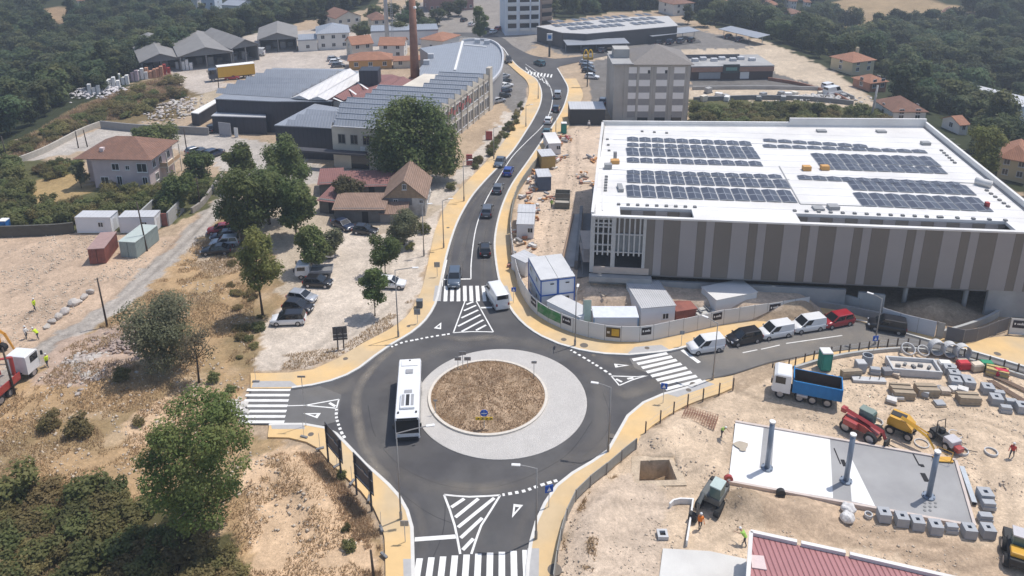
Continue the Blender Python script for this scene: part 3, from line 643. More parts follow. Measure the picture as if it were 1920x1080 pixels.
def gable(mb_roof, mb_wall, x0, x1, y0, y1, z0, ze, zr, axis='x', ov=.4, th=.15, ridge=.5):
    """gabled block in local coords; axis = ridge direction"""
    if axis == 'x':
        ym = y0 + (y1 - y0) * ridge
        for (ya, yb, s) in ((y0 - ov, ym, 1), (y1 + ov, ym, -1)):
            k = (zr - ze) / abs(ym - (y0 if s > 0 else y1)); za = ze - ov * k
            P = [(x0 - ov, ya, za), (x1 + ov, ya, za), (x1 + ov, yb, zr), (x0 - ov, yb, zr)]
            if s < 0: P = P[::-1]
            Q = [(p[0], p[1], p[2] + th) for p in P]
            mb_roof.add(P + Q, [(3, 2, 1, 0), (4, 5, 6, 7), (0, 1, 5, 4), (1, 2, 6, 5), (2, 3, 7, 6), (3, 0, 4, 7)])
        if mb_wall:
            for x, sg in ((x0, 1), (x1, -1)): pass
            vs = [(x, y, z) for x in (x0, x1) for y, z in ((y0, z0), (y1, z0), (y1, ze), (ym, zr), (y0, ze))]
            mb_wall.add(vs, [(4, 3, 2, 1, 0), (5, 6, 7, 8, 9), (0, 5, 9, 4), (1, 2, 7, 6), (0, 1, 6, 5)])
    else:
        t1, t2 = MB(), MB(); gable(t1, t2 if mb_wall else None, y0, y1, -x1, -x0, z0, ze, zr, 'x', ov, th, 1 - ridge)
        for t, m in ((t1, mb_roof), (t2, mb_wall)):
            if m: m.add([(-v[1], v[0], v[2]) for v in t.v], t.f)
def hip(mb, x0, x1, y0, y1, ze, zr, ov=.5, rl=None, th=.12):
    """hip roof, ridge along the longer side"""
    x0 -= ov; x1 += ov; y0 -= ov; y1 += ov; lx, ly = x1 - x0, y1 - y0
    if lx >= ly: r = [(x0 + ly / 2 if rl is None else x0 + (lx - rl) / 2, (y0 + y1) / 2), (x1 - ly / 2 if rl is None else x1 - (lx - rl) / 2, (y0 + y1) / 2)]
    else: r = [((x0 + x1) / 2, y0 + lx / 2), ((x0 + x1) / 2, y1 - lx / 2)]
    e = [(x0, y0), (x1, y0), (x1, y1), (x0, y1)]
    vs = [(*p, ze) for p in e] + [(*p, ze + th) for p in e] + [(*p, zr) for p in r]
    fs = [(3, 2, 1, 0), (0, 1, 5, 4), (1, 2, 6, 5), (2, 3, 7, 6), (3, 0, 4, 7)]
    if lx >= ly: fs += [(4, 5, 9, 8), (5, 6, 9), (6, 7, 8, 9), (7, 4, 8)]
    else: fs += [(4, 5, 8), (5, 6, 9, 8), (6, 7, 9), (7, 4, 8, 9)]
    return mb.add(vs, fs)
def frame_from(a, b):
    A, B = G(*a), G(*b); return A, (B - A).length, math.atan2(B.y - A.y, B.x - A.x)

# ---------------------------------------------------------------- new supermarket with solar roof
ZR = 12.0
s_FL, s_FR, s_BL, s_BR = G(1111,405,ZR), G(1985,439,ZR), G(1130,232,ZR), G(1735,236,ZR)
sup = root_at('supermarket_building', 'large new supermarket with striped brown-grey cladding and white solar roof', 'building', (s_FL.x, s_FL.y, 0))
fu = (s_FR - s_FL).normalized(); LF = (s_FR - s_FL).length; fn = Vector((-fu.y, fu.x, 0))      # fn points to the back
def sf(t, d, z): p = s_FL + fu * t + fn * d; return Vector((p.x, p.y, z))
def slab(mb, quad, z0, z1): return mb.prism([(p.x, p.y) for p in quad], z0, z1)
M_clad_d = pm('taupe_cladding', (.165, .145, .125), rough=.6, var=.06, sc=.3); M_clad_l = pm('light_grey_cladding', (.3, .28, .275), rough=.6, var=.05, sc=.3)
ZC = 3.8
# core walls (sides and back)
lft = [s_FL, s_BL]; 
def along(a, b, t): return a.lerp(b, t)
wb(slab(MB(), [s_FL + fu * .4 + fn * 0.6, sf(.4, 14, 0), s_BL + fu * .4, s_BL, s_FL + fn * 0.6], -.5, ZR - .05), 'side_wall', M_conc, sup)
bw = MB(); slab(bw, [s_BL + fu * .5, s_BL + fu * .5 - fn * .4, s_BR - fn * .4, s_BR], -9, ZR - .1); wb(bw, 'back_wall', M_whitew, sup)
rw = MB(); slab(rw, [s_FR, s_BR, s_BR - fu * .4, s_FR - fu * .4], -9, ZR - .06); wb(rw, 'side_wall', M_clad_l, sup)
# front wall: structural sheet behind the cladding, with the open frame bay at the left end (0..tL) left out
tL = (G(1213,408,ZR) - s_FL).length
iw = MB(); slab(iw, [sf(tL, .25, 0), sf(LF - .4, .25, 0), sf(LF - .4, .5, 0), sf(tL, .5, 0)], ZC, ZR - .3); wb(iw, 'front_wall', M_conc_d, sup)
s = 1.085; t = tL; i = 0; seq = [(1, 0), (1, 1), (2, 0), (2, 1)]
while t < LF - .2:
    w, c = seq[i % 4]; w = min(w * s, LF - t)
    m = MB(); slab(m, [sf(t + .012, 0, 0), sf(t + w - .012, 0, 0), sf(t + w - .012, .22, 0), sf(t + .012, .22, 0)], ZC - (.02 if c else 0), ZR - .12)
    wb(m, 'cladding_panel', M_clad_l if c else M_clad_d, sup); t += w; i += 1
wb(slab(MB(), [sf(-.1, -.1, 0), sf(LF, -.1, 0), sf(LF, .45, 0), sf(-.1, .45, 0)], ZR - .115, ZR + .12), 'parapet_cap', M_memb, sup)
# roof: main deck, terrace slot behind the front parapet
dK = 3.9
def q4(t0, t1, d0, d1): return [sf(t0, d0, 0), sf(t1, d0, 0), sf(t1, d1, 0), sf(t0, d1, 0)]
tg = [(G(1303,410,ZR) - s_FL).length, (G(1506,420,ZR) - s_FL).length, (G(1164,407,ZR) - s_FL).length, (G(1915,436,ZR) - s_FL).length]
rf = MB(); rf.prism([(p.x, p.y) for p in (sf(0.2, dK, 0), sf(LF - .2, dK, 0), s_BR - fn * .2 - fu * .2, s_BL - fn * .2 + fu * .3)], ZR - .7, ZR - .25)
roof = wb(rf, 'roof_deck', M_memb, sup)
for a, b in ((.2, tg[2]), (tg[0], tg[1]), (tg[3], LF - .2)):
    wb(slab(MB(), q4(a, b, .46, dK - .003), ZR - .7, ZR - .26), 'roof_deck', M_memb, sup)
for a, b in ((tg[2], tg[0]), (tg[1], tg[3])):
    wb(slab(MB(), q4(a, b, .52, dK - .1), ZR - 2.2, ZR - 2.0), 'terrace_floor', M_lightroof, sup)
    t = a; i = 0
    while t < b:
        w = min(1.6, b - t); wb(slab(MB(), q4(t + .02, t + w - .02, dK - .15, dK - .02), ZR - 2.0, ZR - .72), 'cladding_panel', M_clad_l if i % 2 else M_clad_d, sup); t += w; i += 1
par = MB()
for a, b, hh in ((s_FL + fn * .5, s_BL, .35), (s_BL, s_BL.lerp(s_BR, .58), .55), (s_BL.lerp(s_BR, .58), s_BR, 1.3), (s_BR, s_FR + fn * .5, .75)):
    d = (b - a).normalized(); nn = Vector((-d.y, d.x, 0)) * .2
    m = MB(); slab(m, [a + nn, a - nn, b - nn, b + nn], ZR - .3, ZR + hh); wb(m, 'parapet', M_memb, sup)
# roof seams, vents, plant
def roofpt(x, y): return G(x, y, ZR - .25)
def rbox(px, py, d, mat, name, rz=0):
    p = roofpt(px, py); m = MB(); m.cbox((p.x, p.y, ZR - .25 + d[2] / 2), d, rz); return wb(m, name, mat, sup, bevel=.02, seg=1)
M_ppl = pm('grey_plant_metal', (.3, .3, .3), rough=.5); M_ora = pm('orange_crate', (.55, .3, .1))
for x0, y0, x1, y1, n in ((1160,384,1303,389,9),(1490,396,1760,408,13),(1765,408,1885,414,5),(1137,332,1135,358,6),(1139,262,1142,283,3),(1765,283,1790,306,6),(1850,358,1890,388,6),(1204,247,1250,250,3)):
    for i in range(n):
        f = i / max(1, n - 1); rbox(x0 + (x1 - x0) * f, y0 + (y1 - y0) * f, (.42, .42, .22), M_conc_d, 'roof_vent')
rbox(1153,306,(1.3,1.0,.6),M_ora,'roof_crate'); rbox(1153,298,(.5,.5,1.2),M_ppl,'roof_vent'); rbox(1140,316,(1.1,.9,.8),M_ppl,'air_unit')
rbox(1163,355,(.7,2.2,.5),M_ppl,'cable_tray'); rbox(1512,319,(1.2,.9,.7),M_ora,'roof_crate'); rbox(1546,318,(1.2,.9,.7),M_ora,'roof_crate')
rbox(1534,392,(1.4,1.2,.3),M_ppl,'pallet_stack'); rbox(1562,391,(1.4,1.2,.5),M_ppl,'pallet_stack'); rbox(1735,271,(1.4,1,.5),M_ppl,'air_unit')
rbox(1540,247,(1.6,1.0,.35),M_ppl,'air_unit'); rbox(1652,248,(1.6,1.0,.35),M_ppl,'air_unit'); rbox(1850,388,(.5,.5,.7),pm('red_box',(.4,.06,.06)),'roof_crate')
p0, p1 = roofpt(1828,345), roofpt(1858,353); wb(MB().cyl((p0.x, p0.y, ZR + .35), (p1.x, p1.y, ZR + .35), .5, n=16), 'membrane_roll', M_memb, sup, smooth=True)
for x0, y0, x1, y1 in ((1120,316,1480,337),(1150,262,1440,270),(1461,312,1500,382),(1500,330,1850,345),(1130,330,1130,395),(1500,383,1620,387)):
    a, b = roofpt(x0, y0), roofpt(x1, y1); d = (b - a).normalized(); nn = Vector((-d.y, d.x, 0)) * .08
    m = MB(); slab(m, [a + nn, a - nn, b - nn, b + nn], ZR - .25, ZR - .17); wb(m, 'roof_seam', M_ppl if x0 in (1461, 1500) else M_memb, sup)
for i in range(13):
    d_ = 5 + i * 2.7; m = MB(); slab(m, [sf(.6, d_, 0), sf(LF - 1 + d_ * .12, d_, 0), sf(LF - 1 + d_ * .12, d_ + .05, 0), sf(.6, d_ + .05, 0)], ZR - .25, ZR - .235); wb(m, 'membrane_seam', M_lightroof, sup)
# solar units: two-slope tables
def pv_mat():
    m = bpy.data.materials.new('solar_cells'); m.use_nodes = True; N = m.node_tree.nodes; L = m.node_tree.links; b = N['Principled BSDF']
    tc = N.new('ShaderNodeTexCoord'); br = N.new('ShaderNodeTexBrick'); br.offset = 0; br.inputs['Scale'].default_value = 1
    br.inputs['Mortar Size'].default_value = .018; br.inputs['Brick Width'].default_value = .5; br.inputs['Row Height'].default_value = .5
    br.inputs['Color1'].default_value = (.05, .055, .075, 1); br.inputs['Color2'].default_value = (.06, .06, .08, 1); br.inputs['Mortar'].default_value = (.3, .31, .33, 1)
    L.new(tc.outputs['Object'], br.inputs['Vector']); L.new(br.outputs[0], b.inputs['Base Color']); b.inputs['Roughness'].default_value = .35; b.inputs['Specular IOR Level'].default_value = .5
    return m
M_pv = pv_mat()
pvm = MB(); pvm.add([(0,0,.12),(.5,0,.32),(1,0,.12),(0,1,.12),(.5,1,.32),(1,1,.12),(0,0,.08),(1,0,.08),(0,1,.08),(1,1,.08)], [(0,1,4,3),(1,2,5,4),(6,7,2,1,0),(3,4,5,9,8),(6,0,3,8),(2,7,9,5),(6,8,9,7)])
pvme = pvm.mesh('solar_panel'); pvme.materials.append(M_pv)
def pvrow(a, b, n, dep):
    A, B = roofpt(*a), roofpt(*b); L_ = (B - A).length; ang = math.atan2(B.y - A.y, B.x - A.x); st = L_ / n; off = Vector(sup.location)
    for i in range(n):
        p = A.lerp(B, i / n); inst(pvme, 'solar_panel', sup, Vector((p.x, p.y, ZR - .25)) - off, (0, 0, ang), (st * .925, dep, .8))
for r in (((1176,265),(1412,274),10,1.9),((1176,275),(1417,283),10,1.5),((1176,292.5),(1428,298.5),10,3.6),((1176,305),(1433,312.5),10,1.9),((1176,327),(1470,336),11,1.4),((1176,343),(1485,354),11,3.0),((1176,370),(1498,381),11,4.2),
          ((1432,277),(1742,288),11,1.3),((1432,266),(1630,278),7,1.3),((1533,306),(1768,313),9,4.2),((1541,318),(1780,327),9,2.6),((1498,337),(1808,351),11,1.5),((1600,357),(1834,367),8,3.6),((1617,387),(1866,398),8,4.6)): pvrow(*r)
# plinth, undercroft, columns, open frame bay
tU = (G(1608,428,ZR) - s_FL).length; tU2 = (G(1880,436,ZR) - s_FL).length
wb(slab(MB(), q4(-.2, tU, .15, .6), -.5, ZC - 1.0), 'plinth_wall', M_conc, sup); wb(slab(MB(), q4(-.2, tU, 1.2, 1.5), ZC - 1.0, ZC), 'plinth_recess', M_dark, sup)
wb(slab(MB(), q4(-.2, tL + 1, -.9, .148), ZC - .9, ZC - .2), 'podium_ledge', M_conc, sup)
wb(slab(MB(), q4(tU2, LF - .5, .15, .6), -.5, ZC - .05), 'plinth_wall', M_conc, sup)
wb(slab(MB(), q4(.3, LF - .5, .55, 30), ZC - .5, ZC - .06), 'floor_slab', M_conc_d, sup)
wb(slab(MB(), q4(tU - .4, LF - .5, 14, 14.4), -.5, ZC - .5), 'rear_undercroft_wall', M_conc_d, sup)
for x, y in ((1693,573),(1805,580)):
    p = G(x, y); wb(MB().cyl((p.x, p.y, -.2), (p.x, p.y, ZC - .2), .3, n=14), 'column', M_conc, sup, smooth=True)
for t in (tU + 4, tU + 11, tU + 18):
    p = sf(t, 7, 0); wb(MB().cyl((p.x, p.y, -.2), (p.x, p.y, ZC - .5), .3, n=12), 'column', M_conc, sup)
M_steel = pm('galvanised_frame', (.45, .445, .43), rough=.5)
for i in range(11):
    t = .1 + (tL - .2) * i / 10; w = .28 if i in (0, 4, 10) else .1
    z0 = ZC if i in (0, 4, 10) else ZC + 2.6
    wb(slab(MB(), q4(t - w, t + w, .02, .3), z0, ZR - .13), 'frame_post', M_steel, sup)
for z, a, b in ((ZR - 1.1, 0, .4), (ZR - 2.6, 0, 1), (ZR - 4.2, 0, .4), (ZC + 3.0, 0, 1), (ZR - 1.6, 0, .4)):
    wb(slab(MB(), q4(.1 + tL * a, tL * b, .05, .27), z, z + .16), 'frame_rail', M_steel, sup)
wb(slab(MB(), q4(tL * .42, tL - .1, .3, .36), ZC + 3.0, ZR - 2.6), 'glazing', pm('dusty_glass', (.2, .22, .23), rough=.3), sup)
wb(slab(MB(), q4(tL * .42, tL - .1, .3, .4), ZR - 2.55, ZR - .3), 'wall_panel', M_clad_d, sup)
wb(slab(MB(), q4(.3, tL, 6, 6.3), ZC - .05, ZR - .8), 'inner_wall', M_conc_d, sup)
wb(slab(MB(), q4(.3, tL + .6, -.05, .1), ZC - .05, ZC + .9), 'scaffold_board', pm('scaffold_planks', (.5, .42, .36)), sup)
# retaining walls and ramp beside the undercroft
M_rconc = pm('poured_concrete', (.4, .4, .385), var=.1, sc=.5)
def wall_thing(px, h, th, label, name='retaining_wall', mat=None, cat='wall', z0=-.3, step=1.0):
    p = sm(px, step); m = MB(); strip_mesh(m, p, th / 2, -th / 2, z0, h); o = m.build(name, mat or M_rconc); return tag(o, label, cat)
wall_thing([(1345,548),(1440,556),(1530,556),(1560,566),(1610,580)], 1.6, .35, 'low pale concrete retaining wall in front of the striped facade')
wall_thing([(1345,556),(1450,568),(1560,580),(1660,600)], .9, .3, 'lower grey concrete wall beside the road behind the red car', mat=M_conc)
wall_thing([(1605,577),(1655,583)], 2.4, .4, 'short tall grey concrete wall at the undercroft corner')
wall_thing([(1762,632),(1800,622),(1845,606),(1873,590),(1880,575),(1870,563)], .9, .35, 'curved concrete kerb wall sweeping round the undercroft ramp')

# ---------------------------------------------------------------- four storey concrete block
A, L_, an = frame_from((1148,228), (1288,228))
b4 = root_at('apartment_block', 'unfinished grey four storey block with white shutters and hip roof', 'building', A, an)
HB = 13.4; M_grey4 = pm('bare_grey_render', (.4, .385, .36), var=.1, sc=.4, col2=(.34, .325, .3), sc2=.15); M_span = pm('grey_spandrel', (.27, .265, .265), var=.1)
MB().box(0, L_, 0, 14, -.5, HB).build('wall', M_grey4, b4)
cols = [(.192, .104), (.33, .145), (.555, .145), (.785, .142)]; M_shut = pm('white_shutter', (.74, .73, .72), var=.04)
for ci, (c, w) in enumerate(cols):
    x0 = c * L_; ww = w * L_
    for r in range(4):
        zt = HB - .55 - r * 2.98
        sh = MB().box(x0, x0 + ww, -.06, .02, zt - 1.45, zt).build('shutter', M_shut, b4)
        if r == 0 and ci in (1, 2): MB().box(x0 + ww * .75, x0 + ww * .98, -.08, -.055, zt - 1.45, zt - .7).build('window', M_glass, b4)
        MB().box(x0, x0 + ww, -.03, .02, zt - 2.9, zt - 1.46).build('spandrel', M_span, b4)
for x in (.135, .30, .49, .515, .73, .955): MB().box(x * L_, x * L_ + .5, -.14, .02, -.3, HB - .05).build('pilaster', M_grey4, b4)
for x, w in ((.33, .14), (.56, .14), (.78, .14)): MB().box(x * L_, (x + w) * L_, -.02, .02, .2, 1.5).build('window', M_glass, b4)
hip(MB(), 4, L_, 0, 14, HB, HB + 3.2, .6).build('roof', pm('grey_brown_tiles', (.2, .18, .165), var=.2, sc=2, bump=.05), b4)
MB().box(-.6, 4.2, -.6, 10, HB + .003, HB + .35).build('flat_roof', M_conc, b4); MB().box(.4, 4.0, 5, 9, HB + .35, HB + 2.4).build('stair_head', M_grey4, b4)

# ---------------------------------------------------------------- old factory with saw-tooth roofs
fA, fB, fC = G(627,313), G(775,324), G(917,207)
fac = root_at('factory_building', 'old factory with grey saw-tooth roofs and cream windowed facade', 'building', (fB.x, fB.y, 0))
ev = (fC - fB).normalized(); LE = (fC - fB).length; eu = Vector((-ev.y, ev.x, 0)); HW = 8.3
fD = fC + (fA - fB) * 1.5
wb(MB().prism([(p.x, p.y) for p in (fA, fB, fC, fC + (fA - fB) * .8, fA + (fC - fB))], -.3, HW), 'wall', M_cream, fac)
NT = 12; wpx = [(0, 627), (10, 628)]
def westpx(y): return float(np.interp(y, [129,141,149,158,159,165,174,185,188,245], [832,821,810,795,709,709,694,677,640,628]))
for i in range(NT):
    a = fB.lerp(fC, i / NT); b = fB.lerp(fC, (i + 1) / NT); zl, zh = HW + .05, HW + 1.25
    # ridge row in the photo -> its west end
    zc = b.y * CT + (CAM_H - zh) * ST; yr = Y0 + FPX * (-b.y * ST + (CAM_H - zh) * CT) / zc
    wr = G(westpx(yr), yr, zh); wl = (wr - Vector((b.x, b.y, zh))).length
    d = (fA - fB).normalized(); aw, bw_ = a + d * wl, b + d * wl
    vs = [(a.x, a.y, zl), (b.x, b.y, zl), (bw_.x, bw_.y, zl), (aw.x, aw.y, zl), (a.x + ev.x * 1.3, a.y + ev.y * 1.3, zh), (aw.x + ev.x * 1.3, aw.y + ev.y * 1.3, zh)]
    tooth = wb(MB().add(vs, [(0, 4, 5, 3), (0, 1, 4), (1, 2, 5, 4), (3, 5, 2), (0, 3, 2, 1)]), 'roof_tooth', M_greyroof, fac)
    g = MB(); g.prism([(q.x, q.y) for q in (a - ev * .25, a - ev * .02, aw - ev * .02, aw - ev * .25)], zl - .02, zl + .14); g.build('gutter', M_lightroof, tooth)
    g = MB(); bb = a + ev * 1.22; bbw = aw + ev * 1.22; g.prism([(q.x, q.y) for q in (bb, bb + ev * .2, bbw + ev * .2, bbw)], zh - .08, zh + .08); g.build('ridge_cap', M_greyroof2, tooth)
    # cream gablet on the street side
    o = eu * -.12; vs = [(a.x + o.x, a.y + o.y, HW - .1), (b.x + o.x, b.y + o.y, HW - .1), (b.x + o.x, b.y + o.y, zl + .25), (a.x + o.x, a.y + o.y, zh + .4)]
    vs += [(v[0] - o.x * 1.5, v[1] - o.y * 1.5, v[2]) for v in vs]
    wb(MB().add(vs, [(0, 1, 2, 3), (7, 6, 5, 4), (3, 2, 6, 7), (0, 3, 7, 4), (1, 5, 6, 2)]), 'gablet', M_cream, fac)
    for zz, hh in ((1.0, 2.6), (4.9, 2.5)):
        for k in (.12, .56):
            p = a + ev * (LE / NT * k); window(fac, (p.x - eu.x * .03, p.y - eu.y * .03, zz), ev, 1.25, hh)
    p = a - eu * .1; wb(MB().cbox((p.x, p.y, HW / 2), (.35, .3, HW), math.atan2(ev.y, ev.x)), 'pilaster', M_cream, fac)
wb(MB().prism([(p.x, p.y) for p in (fC - ev * .3 - eu * .4, fC + ev * 1.6 - eu * .4, fC + ev * 1.6 + eu * .6, fC - ev * .3 + eu * .6)], -.3, HW + 2.2), 'corner_pier', M_cream, fac)
# slanted red sign lettering on the street facade
for i in range(9):
    p = fB + ev * (LE * (.40 + .036 * i)) - eu * .42
    wb(MB().cbox((p.x, p.y, 6.6 + .5 * math.sin(i * 2.1)), (.45 + .3 * (i % 3), .08, 1.0 + .4 * (i % 2)), math.atan2(ev.y, ev.x), tilt=('Y', .35)), 'sign_letter', pm('red_sign', (.38, .13, .12)), fac)
fd = (fB - fA).normalized()
for i in range(6):
    for zz in (5.0,):
        p = fA + fd * (1.2 + 2.5 * i); window(fac, (p.x - .0 + fd.y * .03, p.y - .03, zz), fd, 1.5, 1.9, mull=1, frame=pm('taupe_frame', (.3, .28, .25)))
p = fA + fd * 3.6; wb(MB().prism([(q.x, q.y) for q in (p - Vector((0, .1, 0)), p + fd * 3.6 - Vector((0, .1, 0)), p + fd * 3.6 + Vector((0, .1, 0)), p + Vector((0, .1, 0)))], 0, 3.2), 'entrance_glazing', M_glass, fac)
wb(MB().prism([(q.x, q.y) for q in (fA - fd * 9 + Vector((-.5, -1.8, 0)), fA + fd * 7 + Vector((0, -1.8, 0)), fA + fd * 7, fA - fd * 9)], 3.3, 3.65), 'canopy', pm('dark_canopy', (.06, .06, .07)), fac)
for i in range(1): p = fA + fd * 6.2; wb(MB().cbox((p.x, p.y - .4, 4.3), (.9, .5, .7)), 'air_unit', M_whitew, fac)

def px_block(root, px, z, wall, roofm, name='hall', z0=-.3, th=.18, rname='roof'):
    P = GL(px, z); w = MB(); w.prism([(p.x, p.y) for p in P], z0, z - .02); wb(w, name, wall, root)
    c = sum(P, Vector()) / len(P); Q = [(c.x + (p.x - c.x) * 1.012, c.y + (p.y - c.y) * 1.012) for p in P]
    wb(MB().prism(Q, z - .018, z + th), rname, roofm, root)
hal = root_at('factory_hall', 'dark navy factory hall with stepped grey roof and grey roller door', 'building', G(404,250))
px_block(hal, [(404,186),(513,191),(620,191),(700,140),(644,131),(513,129)], 7.0, M_navy, M_greyroof, 'wall')
Lp = [(404,172),(422,163.5),(440,156),(458,149.5),(475,143),(493,136),(513,129)]; Rp = [(546,181),(562,172.5),(579,163.5),(596,155),(612,147),(628,139),(644,131)]
for i in range(6):
    a, b, c, d = G(*Lp[i], 7.6), G(*Rp[i], 7.6), G(*Rp[i + 1], 7.6), G(*Lp[i + 1], 7.6)
    vs = [(p.x, p.y, 7.25) for p in (a, b, c, d)] + [(b.x * .7 + c.x * .3, b.y * .7 + c.y * .3, 8.2), (a.x * .7 + d.x * .3, a.y * .7 + d.y * .3, 8.2)]
    wb(MB().add(vs, [(0, 1, 4, 5), (1, 2, 4), (4, 2, 3, 5), (3, 0, 5), (0, 3, 2, 1)]), 'roof_tooth', M_greyroof, hal)
def ridge_roof(root, a, b, c, d, ze, zr, mat):
    """double-pitched strip: a,b near corners, c,d far corners (px at ze); ridge from mid(ab) to mid(dc)"""
    A, B, C_, D = [G(*p, ze) for p in (a, b, c, d)]; m0, m1 = (A + B) / 2, (C_ + D) / 2
    vs = [(p.x, p.y, ze) for p in (A, B, C_, D)] + [(m0.x, m0.y, zr), (m1.x, m1.y, zr)]
    wb(MB().add(vs, [(0, 4, 5, 3), (4, 1, 2, 5), (0, 1, 4), (2, 3, 5), (0, 3, 2, 1)]), 'roof_strip', mat, root)
ridge_roof(hal, (545,184), (579,187), (668,137), (646,131), 7.4, 8.2, M_whiteroof); ridge_roof(hal, (579,187), (613,188), (692,141), (669,137), 7.4, 8.2, M_whiteroof)
pk = root_at('tile_roofed_hall', 'factory hall with faded pink tiled roofs between white and grey roofs', 'building', G(640,200))
px_block(pk, [(613,189),(700,189),(800,166),(785,155),(735,141),(692,142)], 6.9, M_cream, M_pinkroof, 'wall')
ridge_roof(pk, (613,188), (644,188), (716,152), (692,143), 7.1, 8.0, M_pinkroof); ridge_roof(pk, (644,188), (678,188), (755,160), (730,142), 7.1, 8.0, M_pinkroof)
ridge_roof(pk, (700,178), (745,172), (775,155), (740,145), 7.1, 8.0, M_pinkroof); ridge_roof(pk, (745,172), (797,166), (786,154), (775,154), 7.1, 7.8, M_pinkroof)
for a, b in (((625,184),(645,190)),((655,168),(672,178)),((671,155),(690,165)),((705,165),(745,162)),((728,163),(760,176)),((775,155),(797,166))):
    A, B = G(*a, 8), G(*b, 8); d = (B - A).normalized(); nn = Vector((-d.y, d.x, 0)) * .22
    wb(MB().add([(A.x + nn.x, A.y + nn.y, 8.05), (A.x - nn.x, A.y - nn.y, 8.05), (B.x - nn.x, B.y - nn.y, 7.75), (B.x + nn.x, B.y + nn.y, 7.75)], [(0, 1, 2, 3), (3, 2, 1, 0)][:1]), 'skylight_strip', M_whitew, pk)
A = G(692,160, 7.5); wb(MB().box(A.x - 2.2, A.x + 2.2, A.y, A.y + 4, 7.0, 11.0), 'plant_room', M_navy, pk)
lowb = root_at('factory_annexe', 'low dark navy annexe with ribbed grey roof beside the cream facade', 'building', G(518,300))
px_block(lowb, [(515,236),(622,241),(645,205),(590,196)], 6.6, M_navy, M_greyroof2, 'wall')
Lp = [(535,233),(553,223),(570,213),(588,203)]; Rp = [(621,239),(628,228),(634,218),(640,208)]
for i in range(3):
    a, b, c, d = G(*Lp[i], 7), G(*Rp[i], 7), G(*Rp[i + 1], 7), G(*Lp[i + 1], 7)
    vs = [(p.x, p.y, 6.8) for p in (a, b, c, d)] + [(b.x * .7 + c.x * .3, b.y * .7 + c.y * .3, 7.7), (a.x * .7 + d.x * .3, a.y * .7 + d.y * .3, 7.7)]
    wb(MB().add(vs, [(0, 1, 4, 5), (1, 2, 4), (4, 2, 3, 5), (3, 0, 5), (0, 3, 2, 1)]), 'roof_tooth', M_greyroof2, lowb)
gar = root_at('garage_building', 'dark garage with pale sloping roof and grey roller door', 'building', G(407,252))
px_block(gar, [(397,218),(498,221),(496,193),(433,191)], 3.8, M_navy, M_lightroof, 'wall')
A = G(410,254); wb(MB().cbox((A.x + 1.6, A.y - .25, 1.5), (3.0, .12, 3.0), -.29), 'roller_door', pm('grey_roller', (.33, .33, .35)), gar)
A = G(444,257); wb(MB().cbox((A.x, A.y - .1, 1.1), (.9, .12, 2.1), -.29), 'door', M_whitew, gar)
an_ = root_at('long_wall', 'long dark boundary wall with white coping beside the navy hall', 'wall', G(358,228))
px_block(an_, [(358,212),(372,214),(408,192),(404,187)], 2.8, M_navy, M_whitew, 'wall', rname='coping')
# curved shop
cur = root_at('curved_shop', 'shop with curved blue-grey metal roof behind the saw-tooth factory', 'building', G(917,205))
cp = smooth(GL([(867,76),(895,74),(917,76),(932,83),(941,95),(943,112),(939,132),(928,147),(915,158)], 6.5), 2) + GL([(907,163),(836,150),(800,165),(786,149),(787,125),(808,102),(787,88)], 6.5)
wb(MB().prism([(p.x, p.y) for p in cp], -.3, 6.0), 'wall', pm('grey_cladding_wall', (.3, .3, .31), rough=.5), cur); wb(MB().prism([(p.x, p.y) for p in cp], 6.02, 6.2), 'roof', M_greyroof2, cur)
arc = smooth(GL([(867,76),(895,74),(917,76),(932,83),(941,95),(943,112),(939,132),(928,147),(915,158),(907,163)], 6.5), 1.5)
wb(strip_mesh(MB(), arc, .25, -.25, 6.22, 6.9), 'parapet', M_lightroof, cur)
A, B = G(868,76,6.3), G(853,132,6.3); d = (B - A).normalized(); nn = Vector((-d.y, d.x, 0)) * .3; wb(MB().prism([(q.x, q.y) for q in (A + nn, A - nn, B - nn, B + nn)], 6.21, 6.5), 'roof_divider', M_whitew, cur)
A, B = G(870,84,6.3), G(912,88,6.3); d = (B - A).normalized(); nn = Vector((-d.y, d.x, 0)) * .25; wb(MB().prism([(q.x, q.y) for q in (A + nn, A - nn, B - nn, B + nn)], 6.21, 6.45), 'roof_divider', M_whitew, cur)
for x, y in ((895,80),(913,82),(808,108),(800,120)):
    A = G(x, y, 6.3); wb(MB().cbox((A.x, A.y, 6.8), (1.6, 1.2, 1.2)), 'air_unit', M_lightroof, cur)
# chimney stack
A = G(779,166); chm = root_at('brick_chimney', 'tall tapering red brick factory chimney behind the saw-tooth roofs', 'chimney', A)
MB().cyl((0, 0, -.3), (0, 0, 30), 1.25, .72, n=28).build('stack', M_brick, chm, smooth=True); MB().box(-1.6, 1.6, -1.6, 1.6, -.3, 3).build('base', M_brick, chm)
MB().cyl((.55, -.75, 21.5), (1.0, -.95, 21.7), .35, n=10).build('lamp', M_whitew, chm)
# steel mast
A = G(727,92); mst = root_at('steel_mast', 'tall grey steel monopole mast with climbing ladder', 'mast', A)
M_galv = pm('galvanised_steel', (.42, .45, .48), rough=.4, metal=.4)
MB().cyl((0, 0, -.3), (0, 0, 32), .75, .45, n=16).build('pole', M_galv, mst, smooth=True)
lad = MB(); lad.tube([(1.5, -.2, 0), (1.5, -.2, 31)], .07); lad.tube([(2.0, -.2, 0), (2.0, -.2, 31)], .07)
for k in range(40): lad.tube([(1.5, -.2, .5 + k * .76), (2.0, -.2, .5 + k * .76)], .05, 4)
for k in range(10): lad.tube([(.4, 0, 1.5 + k * 3), (1.6, -.2, 1.5 + k * 3)], .06, 4)
lad.build('ladder', M_galv, mst)
